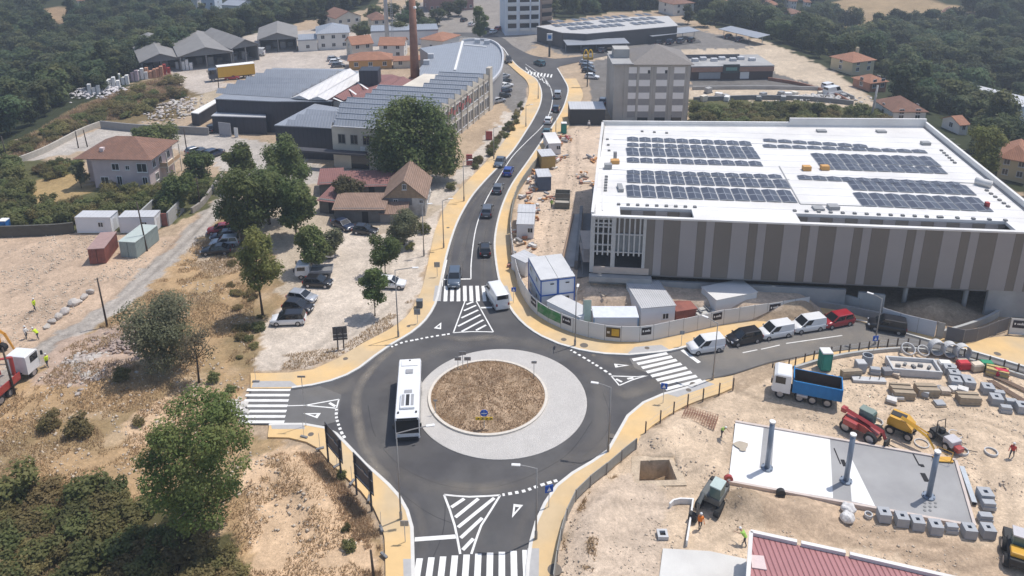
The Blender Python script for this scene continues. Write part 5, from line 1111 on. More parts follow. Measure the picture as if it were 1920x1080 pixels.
def loft(rings):
    n = len(rings[0]); vs = [p for r in rings for p in r]; fs = []
    for i in range(len(rings) - 1):
        fs += [(i * n + k, i * n + (k + 1) % n, (i + 1) * n + (k + 1) % n, (i + 1) * n + k) for k in range(n)]
    fs += [tuple(reversed(range(n))), tuple(range((len(rings) - 1) * n, len(rings) * n))]
    return MB().add(vs, fs)
def car_proto(kind, L, W_, H, belt, bonnet, boot, cx, r=.32, van=False):
    """cx = (cabin base rear, cabin base front, roof rear, roof front) as fractions of the length from the rear"""
    root = thing('parked_car', 'x', 'car'); h = L / 2; w = W_ / 2
    def ring(x, ww, zl, zh): return [(x, -ww * .9, zl), (x, -ww, zl + .12), (x, -ww * 1.0, zh - .2), (x, -ww * .93, zh - .05), (x, -ww * .75, zh), (x, ww * .75, zh), (x, ww * .93, zh - .05), (x, ww, zh - .2), (x, ww, zl + .12), (x, ww * .9, zl)]
    zb = .2
    xs_ = [(-h, w * .8, zb + .16, boot * .82), (-h + .08, w * .93, zb + .05, boot * .97), (-h + .4, w, zb, boot), (-h + L * cx[0] + .1, w, zb, belt), (0, w, zb, belt), (-h + L * cx[1], w, zb, belt * .985), (h - .55, w * .98, zb, bonnet), (h - .18, w * .9, zb + .03, bonnet * .93), (h - .02, w * .74, zb + .12, bonnet * .72)]
    loft([ring(*a) for a in xs_]).build('body', PC['white'], root, smooth=True).modifiers.new('es', 'EDGE_SPLIT').split_angle = math.radians(50)
    x0, x1, x2, x3 = [-h + L * c for c in cx]; wb_, wt = w * .95, w * (.86 if van else .78); zt = H
    P = [(x0, -wb_, belt - .03), (x1, -wb_, belt - .03), (x1, wb_, belt - .03), (x0, wb_, belt - .03), (x2, -wt, zt - .06), (x3, -wt, zt - .06), (x3, wt, zt - .06), (x2, wt, zt - .06), (x2 + .12, -wt * .88, zt), (x3 - .18, -wt * .88, zt), (x3 - .18, wt * .88, zt), (x2 + .12, wt * .88, zt)]
    MB().add(P, [(0, 1, 5, 4), (1, 2, 6, 5), (2, 3, 7, 6), (3, 0, 4, 7), (4, 5, 9, 8), (5, 6, 10, 9), (6, 7, 11, 10), (7, 4, 8, 11), (8, 9, 10, 11)]).build('cabin', PC['white'], root)
    def pane(a, b, c, d, i0, name, off=.015):
        a, b, c, d = [Vector(v) for v in (a, b, c, d)]; n_ = (b - a).cross(d - a).normalized() * off
        def bi(u, v): return (a.lerp(b, u)).lerp(d.lerp(c, u), v) + n_
        return MB().quad(bi(i0[0], i0[2]), bi(i0[1], i0[2]), bi(i0[1], i0[3]), bi(i0[0], i0[3])).build(name, M_carglass, root)
    V = [Vector(p) for p in P]
    pane(V[1], V[2], V[6], V[5], (.05, .95, .08, .96), 'windscreen'); pane(V[3], V[0], V[4], V[7], (.08, .92, .2 if not van else .45, .92), 'rear_window')
    spans = ((.06, .46), (.5, .93)) if not van else ((.66, .95),)
    for s in spans: pane(V[0], V[1], V[5], V[4], (*s, .12, .9), 'side_window'); pane(V[2], V[3], V[7], V[6], (1 - s[1], 1 - s[0], .12, .9), 'side_window')
    for sy in (-1, 1):
        MB().cbox((h - .16, sy * w * .68, bonnet * .74), (.22, .36, .16), sy * -.35).build('headlight', M_hl, root); MB().cbox((-h + .05, sy * w * .8, boot * .78), (.14, .2, .32)).build('tail_light', M_tl, root)
        MB().cbox((x1 - .28, sy * (w + .08), belt + .08), (.14, .2, .14)).build('mirror', M_plast, root)
        for fx in (-h + L * .2, h - L * .19): add_wheel(root, fx, sy * (w - .09), r, .2)
    MB().box(-h + .12, h - .12, -w * .86, w * .86, .16, .3).build('underbody', M_plast, root)
    for sx in (1, -1): MB().cbox((sx * (h + .0), 0, .5), (.05, .52, .12)).build('number_plate', M_whitew, root)
    return root
CP = {'hatch': car_proto('hatch', 4.0, 1.76, 1.48, .93, .84, .95, (.03, .74, .12, .53)), 'sedan': car_proto('sedan', 4.5, 1.8, 1.45, .93, .85, .95, (.12, .72, .27, .54)), 'suv': car_proto('suv', 4.45, 1.86, 1.68, 1.02, .98, 1.02, (.02, .74, .09, .56), .35),
      'mpv': car_proto('mpv', 4.4, 1.82, 1.64, .98, .92, 1.0, (.02, .8, .08, .58), .33), 'smallvan': car_proto('smallvan', 4.4, 1.83, 1.85, 1.05, 1.0, 1.1, (.005, .8, .02, .6), .32, True), 'bigvan': car_proto('bigvan', 5.6, 2.0, 2.45, 1.25, 1.15, 1.3, (.004, .88, .015, .72), .35, True)}
MB().box(-2.1, .2, -.75, .75, 0, 0) if False else None
car_used = set()
def car(kind, colr_, rear, front, label, group=None, cat='car', name='parked_car', roofc=None, z=0.0, px=True):
    a, b = (G(*rear), G(*front)) if px else (Vector(rear), Vector(front)); c = (a + b) / 2; rz = math.atan2(b.y - a.y, b.x - a.x)
    p = CP[kind]; mats = {'body': PC[colr_], 'cabin': PC[roofc or colr_]}
    if kind not in car_used:
        car_used.add(kind); o = p; o.location = (c.x, c.y, z); o.rotation_euler = (0, 0, rz); o['label'] = label
        for ch in o.children:
            if ch.name.split('.')[0] in mats: ch.material_slots[0].link = 'OBJECT'; ch.material_slots[0].material = mats[ch.name.split('.')[0]]
    else: o = copy_tree(p, (c.x, c.y, z), rz, label, mats=mats)
    o.name = name; o['category'] = cat
    if group: o['group'] = group
    elif 'group' in o: del o['group']
    return o
g1 = 'vehicles driving on the north road'
car('suv','slate',(853,516),(851,541),'slate blue estate car waiting at the north zebra crossing',g1,name='moving_car'); car('bigvan','white',(941,581),(922,548),'white delivery van leaving over the north zebra crossing',g1,'van','delivery_van')
car('hatch','black',(910,484),(909,462),'black hatchback nearest above the zebra in the outbound lane',g1,name='moving_car'); car('suv','grey',(912,409),(915,392),'dark grey estate on the north road left of the site cabins',g1,name='moving_car')
car('hatch','grey',(931,366),(937,350),'dark grey hatchback behind the blue car on the north road',g1,name='moving_car'); car('hatch','blue',(950,333),(956,318),'bright blue hatchback on the north road',g1,name='moving_car')
car('sedan','slate',(941,301),(933,316),'grey-blue saloon driving towards the camera beside the blue car',g1,name='moving_car'); car('hatch','white',(1026,235),(1031,224),'white hatchback on the upper bend of the north road',g1,name='moving_car')
car('sedan','teal',(1023,258),(1028,246),'dark green saloon at the kerb below the white hatchback',g1,name='moving_car'); car('hatch','navy',(1041,212),(1045,203),'dark car on the upper bend between two white cars',g1,name='moving_car')
car('smallvan','silver',(1045,187),(1046,177),'silver-white van high on the north road bend',g1,'van','moving_van'); car('suv','teal',(1017,124),(1006,120),'teal estate car turning at the far junction',g1,name='moving_car'); car('suv','black',(952,111),(956,122),'black estate car at the far left of the upper junction',g1,name='moving_car')
g2 = 'vehicles parked along the east arm'
car('smallvan','white',(1350,652),(1294,660),'white van first in the row by the east zebra crossing',g2,'van','parked_van'); car('mpv','black',(1420,635),(1368,645),'black people carrier between two white vans',g2)
car('smallvan','white',(1476,625),(1428,633),'white van right of the black people carrier',g2,'van','parked_van'); car('smallvan','white',(1538,613),(1486,621),'white van parked directly next to the red car',g2,'van','parked_van')
car('mpv','red',(1588,604),(1547,612),'dark red people carrier at the end of the van row',g2); car('smallvan','black',(1690,623),(1633,613),'black van parked beside the grey hoarding',g2,'van','parked_van')
g3 = 'cars parked on the gravel lot'
car('mpv','white',(568,604),(515,606),'white car with black roof at the lower left of the gravel lot',g3,roofc='black'); car('hatch','black',(532,578),(588,585),'black hatchback between white and silver cars on the gravel lot',g3); car('hatch','silver',(543,560),(592,567),'silver hatchback above the black one on the gravel lot',g3)
car('hatch','black',(574,534),(620,536),'black hatchback parked beside the flatbed truck',g3); car('hatch','white',(714,536),(755,538),'white hatchback half behind the small tree',g3); car('smallvan','white',(616,486),(610,464),'white van half hidden behind the round tree',g3,'van','parked_van')
car('hatch','black',(664,435),(707,439),'black hatchback in front of the block shed',g3); car('sedan','navy',(634,422),(654,431),'dark saloon under the shed roof edge',g3)
g4 = 'cars parked under the trees by the track'
car('sedan','black',(434,473),(379,476),'black saloon at the front of the cars under the trees',g4); car('suv','silver',(446,459),(399,462),'silver estate behind the black saloon by the track',g4); car('hatch','navy',(438,446),(401,449),'dark hatchback third in the row by the track',g4); car('hatch','red',(426,434),(400,437),'red car last in the row under the trees',g4)
g5 = 'cars parked on the factory yard'
car('hatch','grey',(356,290),(378,284),'grey hatchback on the yard beside the pink house',g5); car('suv','navy',(390,297),(414,288),'navy estate on the yard right of the pink house',g5); car('hatch','black',(377,293),(390,288),'small dark car squeezed between two cars on the yard',g5); car('sedan','black',(393,250),(402,240),'dark saloon by the garage corner',g5)
g6 = 'cars parked by the restaurant'
for i, (x, y, c, l) in enumerate(((1098,121,'silver','silver car, top of the restaurant car park row'),(1101,128,'grey','grey car second in the restaurant row'),(1103,136,'black','dark car third in the restaurant row'),(1109,147,'white','white car nearest the camera in the restaurant row'))):
    car('hatch', c, (x - 11, y - 1), (x + 13, y + 1), l, g6)
car('suv','grey',(1128,200),(1133,188),'grey estate beside the four storey block'); 
g7 = 'cars parked beside the curved shop'
for i, (x, y, c, l) in enumerate(((943,146,'silver','silver car furthest up beside the curved shop'),(947,155,'black','black car second beside the curved shop'),(948,164,'white','white car third beside the curved shop'),(947,173,'navy','navy car fourth beside the curved shop'),(943,183,'black','dark car nearest in the row beside the curved shop'),(934,192,'silver','silver car at the lower end by the factory pier'))):
    car('hatch' if i % 2 else 'sedan', c, (x - 8, y + 2), (x + 8, y - 2), l, g7)
g8 = 'cars parked in the far left yard'
for x, y, c, l in ((626,114,'silver','silver car in the small yard row behind the hall, top'),(630,120,'white','white car in the small yard row behind the hall, middle'),(634,126,'grey','grey car in the small yard row behind the hall, bottom'),(671,85,'black','black car below the white workshop'),(436,149,'red','red car in front of the yellow trailer')): car('hatch', c, (x - 9, y), (x + 9, y - 1), l, g8)
car('bigvan','white',(488,104),(472,104),'white van in front of the open sheds',g8,'van','parked_van')
for x, y, c, l in ((925,62,'white','white car nearest the white apartment tower'),(912,58,'grey','grey car on the far street left of the tower'),(900,55,'silver','silver car on the far street'),(935,56,'red','red car on the far street by the tower'),(885,48,'white','white car far up the street'),(870,40,'black','black car furthest up the street')): car('hatch', c, (x - 5, y + 2), (x + 5, y - 2), l, 'cars on the far street')
for x, y, c, l in ((1236,84,'black','leftmost dark car under the right carport'),(1256,82,'navy','navy car second under the right carport'),(1276,80,'grey','grey car third under the right carport'),(1296,78,'black','rightmost black car under the carport'),(1100,98,'navy','navy car left under the long canopy'),(1130,97,'grey','grey car mid under the long canopy'),(1158,96,'black','black car right under the long canopy'),(1366,72,'black','black car left under the far right carport'),(1386,77,'navy','navy car right under the far right carport')): car('suv', c, (x - 5, y + 3), (x + 5, y - 3), l, 'cars under the carports')
car('smallvan','white',(1546,168),(1562,165),'white van at the end of the restaurant road'); car('bigvan','white',(1550,180),(1572,176),'white lorry-like van below the restaurant road end',None,'van','parked_van')

# ---- city bus
A = (G(743,829) + G(787,829)) / 2; BL, BW, BH = 10.0, 2.5, 2.95
bus = thing('city_bus', 'white city bus with dark windscreen circling the roundabout', 'bus', (A.x - .45, A.y + BL / 2, 0), -math.pi / 2 + .09); w = BW / 2; h = BL / 2
M_busw = PC['white']
loft([[(x, -w * k, zl), (x, -w * k, BH - .25), (x, -w * k * .93, BH - .05), (x, w * k * .93, BH - .05), (x, w * k, BH - .25), (x, w * k, zl)] for x, k, zl in ((-h, .97, .35), (-h + .15, 1, .3), (h - .3, 1, .3), (h - .02, .96, .38))]).build('body', M_busw, bus)
for sy in (-1, 1):
    for i in range(6):
        x = -h + .5 + i * 1.55; MB().box(x, x + 1.45, sy * (w + .012) - .01, sy * (w + .012) + .01, 1.15, 2.35).build('side_window', M_carglass, bus)
    for x in (h - 2.3, -h + 2.6): add_wheel(bus, x, sy * (w - .13), .48, .28)
    MB().cbox((h + .02, sy * .95, .75), (.06, .4, .2)).build('headlight', M_hl, bus); MB().cbox((-h - .02, sy * 1.05, 1.2), (.05, .22, .5)).build('tail_light', M_tl, bus)
    MB().cbox((h + .22, sy * (w + .12), 2.1), (.12, .14, .5)).build('mirror', M_plast, bus)
MB().box(h - 2.2 + .6, h - .25, w + .005, w + .03, .45, 2.4).build('door', M_carglass, bus)
MB().add([(h + .01, -w * .9, 1.05), (h + .01, w * .9, 1.05), (h - .02 + .02, w * .9, 2.62), (h, -w * .9, 2.62), (h - .02, -w * .9, 1.05), (h - .02, w * .9, 1.05), (h - .02, w * .9, 2.62), (h - .02, -w * .9, 2.62)], [(0, 1, 2, 3), (4, 7, 6, 5), (0, 4, 5, 1), (3, 2, 6, 7)]).build('windscreen', M_carglass, bus)
MB().box(h - .35, h + .03, -w * .86, w * .86, .32, .6).build('bumper', M_plast, bus); MB().box(h - .5, h - .02 + .03, -w * .8, w * .8, 2.66, 2.85).build('destination_board', M_dark, bus)
for x in (-h + 2.0, -h + 5.6): MB().box(x, x + .7, -.4, .4, BH - .05, BH + .06).build('roof_hatch', pm('grey_hatch', (.3, .3, .31)), bus, bevel=.03)
ac = MB().box(h - 3.6, h - 1.3, -.75, .75, BH - .05, BH + .22).build('air_conditioner', M_busw, bus, bevel=.06); MB().box(h - 3.4, h - 1.6, -.18, .18, BH + .2, BH + .235).build('fan_grille', M_plast, ac)
for sy in (-.48, .48): MB().box(h - 3.4, h - 1.6, sy - .15, sy + .15, BH + .2, BH + .232).build('fan_grille', pm('grey_hatch', (.3, .3, .31)), ac)
for x, y in ((h - .8, .9), (h - .8, -.9), (-h + .4, .0)): MB().cyl((x, y, BH - .06), (x, y, BH + .1), .1, n=8).build('roof_lamp', M_plast, bus)
MB().box(-h + .25, -h + 1.3, -.9, .9, BH - .05, BH + .03).build('engine_vent', M_whitew, bus, bevel=.02)

def truck_cab(root, x0, x1, w, z0, z1, col, glass_front=True):
    """boxy lorry cab, front at x1"""
    h2 = z1 - z0; xs_ = [(x0, w, z0, z1 - .05), (x0 + .1, w, z0, z1), (x1 - .45, w, z0, z1), (x1 - .12, w * .97, z0, z1 - .22), (x1, w * .93, z0 + .1, z0 + h2 * .5), (x1 + .02, w * .92, z0 + .1, z0 + .2)]
    loft([[(x, -k, a), (x, -k, b - .1), (x, -k * .9, b), (x, k * .9, b), (x, k, b - .1), (x, k, a)] for x, k, a, b in xs_]).build('cab', col, root)
    a = Vector((x1 + .012, 0, z0 + h2 * .48)); b = Vector((x1 - .10, 0, z1 - .28))
    MB().quad((a.x, -w * .86, a.z), (a.x, w * .86, a.z), (b.x, w * .84, b.z), (b.x, -w * .84, b.z)).build('windscreen', M_carglass, root)
    for sy in (-1, 1):
        MB().box(x0 + (x1 - x0) * .3, x1 - .3, sy * (w + .012) - .008, sy * (w + .012) + .008, z0 + h2 * .5, z1 - .3).build('side_window', M_carglass, root)
        MB().cbox((x1 + .0, sy * w * .75, z0 + .3), (.1, .4, .2)).build('headlight', M_hl, root); MB().cbox((x1 + .1, sy * (w + .22), z0 + h2 * .65), (.15, .22, .5)).build('mirror', M_plast, root)
# flatbed on the gravel lot
a, b = G(626,515), G(553,519); c = (a + b) / 2; fb = thing('flatbed_truck', 'white crew cab flatbed truck under the round tree', 'truck', c, math.atan2(b.y - a.y, b.x - a.x))
truck_cab(fb, .5, 2.5, .95, .55, 2.2, PC['white']); MB().box(-2.6, .45, -1.0, 1.0, .75, .88).build('bed', pm('grey_bed', (.2, .2, .2)), fb)
for y in (-1.0, .95): MB().box(-2.6, .45, y, y + .05, .88, 1.25).build('drop_side', pm('grey_alu', (.35, .35, .36), rough=.4), fb)
MB().box(-2.65, -2.6, -1.0, 1.0, .88, 1.25).build('tailgate', pm('grey_alu', (.35, .35, .36)), fb); MB().box(-2.4, 2.3, -.4, .4, .4, .74).build('chassis', M_plast, fb)
for x in (1.7, -1.7):
    for y in (-.85, .85): add_wheel(fb, x, y, .34, .22)
# blue tipper lorry
a, b = G(1575,757), G(1446,731); c = (a + b) / 2; bt = thing('tipper_truck', 'white cab tipper lorry with empty blue body on the building site', 'truck', c, math.atan2(b.y - a.y, b.x - a.x))
LT = (b - a).length; h = LT / 2
truck_cab(bt, h - 1.9, h, 1.2, .75, 3.0, PC['white']); MB().box(-h + .2, h - .3, -.45, .45, .6, 1.0).build('chassis', M_plast, bt)
x0, x1 = -h, h - 2.1; zf, zt_ = 1.2, 2.55
m = MB()
for (xa, xb, ya, yb, za, zb_) in ((x0, x1, -1.22, 1.22, zf - .15, zf), (x0, x1, -1.22, -1.12, zf, zt_), (x0, x1, 1.12, 1.22, zf, zt_), (x0, x0 + .1, -1.12, 1.12, zf, zt_), (x1 - .1, x1, -1.12, 1.12, zf, zt_ + .35)): m.box(xa, xb, ya, yb, za, zb_)
body = m.build('tipper_body', PC['cobalt'], bt)
MB().box(x0 + .11, x1 - .11, -1.11, 1.11, zf + .003, zf + .05).build('body_floor', pm('rusty_floor', (.1, .07, .05)), bt)
for sy in (-1, 1): MB().box(x0 + .12, x1 - .12, sy * 1.108 - .006, sy * 1.108 + .006, zf + .06, zt_ - .05).build('liner', pm('rusty_floor', (.1, .07, .05)), bt)
for i in range(7):
    x = x0 + .3 + i * (x1 - x0 - .6) / 6
    for sy in (-1, 1): MB().box(x - .06, x + .06, sy * 1.25 - .03, sy * 1.25 + .03, zf - .1, zt_).build('stiffener', PC['cobalt'], bt)
for x in (h - .9, h - 2.9, -h + 2.9, -h + 1.4):
    for y in (-1.02, 1.02): add_wheel(bt, x, y, .52, .34)
MB().cyl((h - 2.6, 1.0, .8), (h - 3.7, 1.0, .8), .3, n=12).build('fuel_tank', M_rim, bt)
# lorry with crane on the track, left edge
a, b = G(-35,775), G(62,692); c = (a + b) / 2; ct = thing('crane_truck', 'white cab lorry with red dropside body on the gravel track', 'truck', c, math.atan2(b.y - a.y, b.x - a.x)); h = (b - a).length / 2
truck_cab(ct, h - 2.1, h, 1.2, .8, 3.1, PC['white']); MB().box(-h, h - .3, -.45, .45, .6, 1.0).build('chassis', M_plast, ct)
m = MB(); m.box(-h, h - 3.2, -1.2, 1.2, 1.1, 1.25); m.box(-h, h - 3.2, -1.22, -1.12, 1.25, 2.0); m.box(-h, h - 3.2, 1.12, 1.22, 1.25, 2.0); m.box(-h, -h + .1, -1.12, 1.12, 1.25, 2.0); m.build('dropside_body', PC['machine_red'], ct)
MB().box(-h + .2, h - 3.4, -1.1, 1.1, 1.26, 1.55).build('rubble_load', pm('grey_load', (.3, .26, .22), bump=.1), ct)
for x in (h - 1.2, -h + 3.0, -h + 1.6):
    for y in (-1.02, 1.02): add_wheel(ct, x, y, .52, .34)
cr = MB(); cr.cyl((h - 2.7, 0, 1.0), (h - 2.7, 0, 3.4), .22, n=10); cr.tube([(h - 2.7, 0, 3.4), (h - 4.0, .2, 4.0), (h - 5.4, .3, 2.6)], .16, 6); cr.build('loader_crane', PC['machine_red'], ct)
# yellow articulated trailer far left
a, b = G(478,143), G(398,152); c = (a + b) / 2; yt = thing('semi_trailer', 'yellow box semi-trailer on the far left yard', 'trailer', c, math.atan2(b.y - a.y, b.x - a.x)); h = (b - a).length / 2
MB().box(-h, h - 1.5, -1.25, 1.25, 1.0, 3.9).build('box_body', PC['yellow'], yt); MB().box(-h - .02, h - 1.48, -1.27, 1.27, 3.903, 4.0).build('roof', M_whitew, yt); truck_cab(yt, h - 1.3, h + .8, 1.2, .8, 3.4, PC['navy']); MB().box(-h, h + .5, -.45, .45, .6, .98).build('chassis', M_plast, yt)
for x in (-h + 1.5, -h + 2.8, h - .2):
    for y in (-1.02, 1.02): add_wheel(yt, x, y, .5, .34)
# ================================================================= STREET FURNITURE
M_lampp = pm('lamp_post_grey', (.28, .27, .26), rough=.5, metal=.3)
def lamp(base, topy, arm, label, r=.09):
    p = G(*base, .1) if False else G(*base); h = Zat(topy, p.y); o = thing('street_lamp', label, 'street lamp', p, 0, 'street lamps')
    MB().cyl((0, 0, -.1), (0, 0, h), r, r * .55, n=8).build('post', M_lampp, o, smooth=True); MB().cyl((0, 0, -.1), (0, 0, .9), r * 1.5, n=8).build('base_sleeve', M_lampp, o)
    d = Vector((arm[0], arm[1], 0)); e = Vector((0, 0, h)) + d + Vector((0, 0, .25)); MB().tube([(0, 0, h - .05), Vector((0, 0, h + .12)) + d * .5, e], .05, 6).build('arm', M_lampp, o)
    u = d.normalized(); MB().cbox(e + u * .25, (.75, .28, .1), math.atan2(u.y, u.x)).build('lantern', M_whitew, o, bevel=.03)
for a in (((752,975),812,(2.6,.6),'street lamp with right-pointing arm in front of the bus'),((747,633),506,(2.2,.1),'street lamp on the north-west pavement by the gravel lot'),((1005,1012),878,(-1.5,.1),'street lamp with left-pointing arm on the south-east pavement'),
          ((1140,848),726,(-1.3,.3),'street lamp on the south-east kerb beside the cobbled apron'),((1078,649),548,(0.2,.9),'street lamp in front of the white hoarding'),((1336,713),606,(-1.0,.8),'street lamp on the corner of the east zebra crossing'),((1640,646),560,(-.9,.7),'street lamp beside the black van on the east arm'),
          ((795,479),386,(.9,.2),'street lamp beside the white derelict corner wall'),((832,466),376,(1.0,.1),'street lamp on the north pavement beside the round bush'),((870,378),303,(1.0,.1),'street lamp by the red totem on the north pavement'),((926,299),240,(1.0,.1),'street lamp beside the hedge on the north pavement'),((986,238),198,(1.0,0),'street lamp on the upper west pavement'),((1009,186),148,(1.0,0),'street lamp near the far bend on the west pavement'),((1042,256),214,(-.9,0),'street lamp above the sandy strip on the east side')): lamp(*a)
M_wood = pm('creosoted_wood', (.06, .045, .035), var=.2, sc=2)
def pole(base, top, label, r=.13, mat=None):
    p = G(*base); h = Zat(top[1], p.y); tx = Xat(top[0], top[1], p.y) - p.x
    o = MB().cyl((0, 0, -.3), (tx, 0, h), r, r * .7, n=8).build('utility_pole', mat or M_wood, loc=p, smooth=True); return tag(o, label, 'pole', 'utility poles')
for a in (((201,611),(182,521),'leaning wooden pole beside the gravel track and rubble'),((29,741),(4,652),'dark wooden pole beside the crane lorry'),((376,389),(368,332),'wooden pole at the hedge right of the pink house'),((276,470),(256,378),'wooden pole beside the grey-green container'),((147,277),(141,246),'left of two thin poles on the concrete yard'),((164,275),(156,243),'right of two thin poles on the concrete yard'),((351,287),(344,240),'dark pole on the yard behind the pink house'),((14,300),(2,255),'pole at the far left edge by the bank'),((702,1090),(695,1032),'stub of a wooden pole at the bottom edge'),((410,165),(407,128),'thin pole beside the yellow trailer')): pole(*a)
pole((1632,228),(1646,160),'grey concrete power pole behind the white solar roof', .3, M_conc)
# road signs
def sign(base, h, kind, label, w=.65, rz=0.0, name='road_sign'):
    p = G(*base); o = thing(name, label, 'sign', p, rz, 'road signs'); MB().cyl((0, 0, -.1), (0, 0, h), .035, n=6).build('post', M_galv, o)
    if kind == 'square': MB().box(-w / 2, w / 2, -.03, .03, h - w, h).build('plate', pm('sign_blue', (.015, .09, .42)), o); MB().add([(-w * .3, -.036, h - w * .8), (w * .3, -.036, h - w * .8), (0, -.036, h - w * .25)], [(0, 1, 2)]).build('pictogram', M_whitew, o)
    elif kind == 'round':
        MB().cyl((0, .03, h - w / 2), (0, -.03, h - w / 2), w / 2, n=20).build('plate', pm('sign_blue', (.015, .09, .42)), o); MB().box(-w * .35, w * .35, -.04, -.034, h - w * .58, h - w * .46).build('arrow', M_whitew, o)
        MB().box(-w * 1.1, w * 1.1, -.03, .02, h - w * 1.55, h - w * 1.12).build('chevron_board', pm('sign_yellow', (.7, .45, .03)), o)
        for k in range(4):
            x = -w * .95 + k * w * .53; z0, z1 = h - w * 1.52, h - w * 1.15; zm = (z0 + z1) / 2
            MB().add([(x, -.037, z0), (x + .12, -.037, z0), (x + .32, -.037, zm), (x + .12, -.037, z1), (x, -.037, z1), (x + .2, -.037, zm)], [(0, 1, 2, 5), (5, 2, 3, 4)]).build('chevron', M_dark, o)
    else: MB().box(-w / 2, w / 2, -.03, .03, h - w * kind, h).build('plate', pm('sign_back_grey', (.28, .29, .3), rough=.4, metal=.4), o)
sign((908,808),2.6,'round','blue arrow sign with chevron board on the dry island',.8)
sign((1029,952),2.5,'square','blue crossing sign on the south-east kerb',.75,.3); sign((1243,757),2.6,'square','blue crossing sign beside the east zebra crossing',.7,-.2); sign((1637,664),2.5,'square','blue sign with white letter on the east arm',.65,.1); sign((963,569),2.4,'square','small blue sign beside the white van',.6)
sign((760,1018),2.4,.8,'grey backed sign on the south-west pavement',.7); sign((783,608),2.2,1.0,'grey sign on the north-west pavement curve',.8); sign((820,520),2.4,1.0,'grey backed sign beside the north stop line',.8); sign((574,800),6.2,.25,'tall thin post with small bracket on the west arm',.8); sign((1277,650),2.2,.9,'small grey sign by the hoarding at the east crossing',.55)
for x, l in ((859,'left of three grey sign backs at the top of the apron'),(868,'middle of three grey sign backs at the top of the apron'),(877,'right of three grey sign backs at the top of the apron')): sign((x,696 - (2 if x == 868 else 0)),1.9 if x != 868 else 2.5,.6,l,.75)
sign((1001,714),2.6,.5,'dark sign leaning on the right of the dry island',.6); sign((817,778),1.9,.4,'thin marker post at the left edge of the dry island',.4)
# advertising boards
def board(a, b, z0, z1, label, ov=.35, mat=None, fro=None):
    A, B = G(*a), G(*b); L_ = (B - A).length; o = thing('billboard', label, 'billboard', A, math.atan2(B.y - A.y, B.x - A.x))
    for x in (0, L_): MB().box(x - .07, x + .07, -.07, .07, -.3, z1).build('leg', pm('dark_steel', (.05, .05, .055)), o)
    MB().box(-ov, L_ + ov, .075, .14, z0, z1 + .05).build('panel', mat or pm('charcoal_panel', (.085, .088, .098), rough=.6), o); MB().box(-ov, L_ + ov, .01, .07, z1 - 1.0, z1 - .92).build('rail', M_galv, o); MB().box(-ov, L_ + ov, .01, .07, z0 + .3, z0 + .38).build('rail', M_galv, o); MB().box(L_ * .45, L_ * .62, .0, .07, z1 - .95, z1 - .72).build('floodlight', M_lampp, o)
board((616,866),(640,896),1.8,4.4,'upper of two dark billboards seen from behind on the south-west bank'); board((669,926),(697,957),1.8,4.4,'lower of two dark billboards seen from behind on the south-west bank'); board((634,655),(645,654),1.2,3.0,'small black billboard at the edge of the gravel lot',.5)
# red totem and banners near the factory
A = G(880,310); o = thing('red_totem', 'red slatted totem sign beside the north pavement', 'sign', A)
for k in range(5): MB().box(-.6, .6, -.15, .15, .1 + k * .45, .45 + k * .45).build('slat', PC['machine_red'], o)
A = G(917,262); o = thing('advert_sign', 'red panel sign beside the hedge', 'sign', A); MB().box(-.7, .7, -.1, .1, 0, 1.9).build('panel', PC['machine_red'], o); MB().box(-.75, -.65, -.12, .12, -.1, 2.1).build('post', M_lampp, o)
A = G(787,577); o = thing('waste_bin', 'dark grey wheeled bin on the north-west pavement', 'bin', A); MB().box(-.4, .4, -.35, .35, .1, 1.1).build('body', pm('bin_grey', (.1, .11, .12)), o, bevel=.05); MB().box(-.42, .42, -.38, .38, 1.103, 1.2).build('lid', pm('bin_lid', (.13, .15, .17)), o, bevel=.03)
for sx in (-.3, .3): MB().cyl((sx, .3, .1), (sx + .08, .3, .1), .1, n=10).build('wheel', M_tyre_r, o)
for x, y, l in ((12,437,'right blue portable toilet at the left edge'),(-6,437,'left blue portable toilet cut by the left edge')):
    o = thing('portable_toilet', l, 'portable toilet', G(x, y)); MB().box(-.6, .6, -.6, .6, 0, 2.2).build('body', pm('toilet_blue', (.015, .12, .35)), o, bevel=.03); MB().box(-.62, .62, -.62, .62, 2.203, 2.4).build('roof', M_whitew, o, bevel=.08); MB().box(-.4, .4, -.63, -.605, .1, 2.0).build('door', pm('toilet_door', (.02, .17, .42)), o)
for x, y, l, c in ((1545,690,'green portable toilet on the building site behind the blue tipper',(.02,.2,.16)),(1057,249,'green portable toilet at the top of the sandy strip',(.02,.18,.14))):
    o = thing('portable_toilet', l, 'portable toilet', G(x, y)); MB().box(-.6, .6, -.6, .6, 0, 2.2).build('body', pm('toilet_green' + str(x), c), o, bevel=.03); MB().box(-.62, .62, -.62, .62, 2.203, 2.4).build('roof', M_whitew, o, bevel=.08); MB().box(-.4, .4, -.63, -.605, .1, 2.0).build('door', pm('toilet_green_door', (.03, .25, .2)), o)

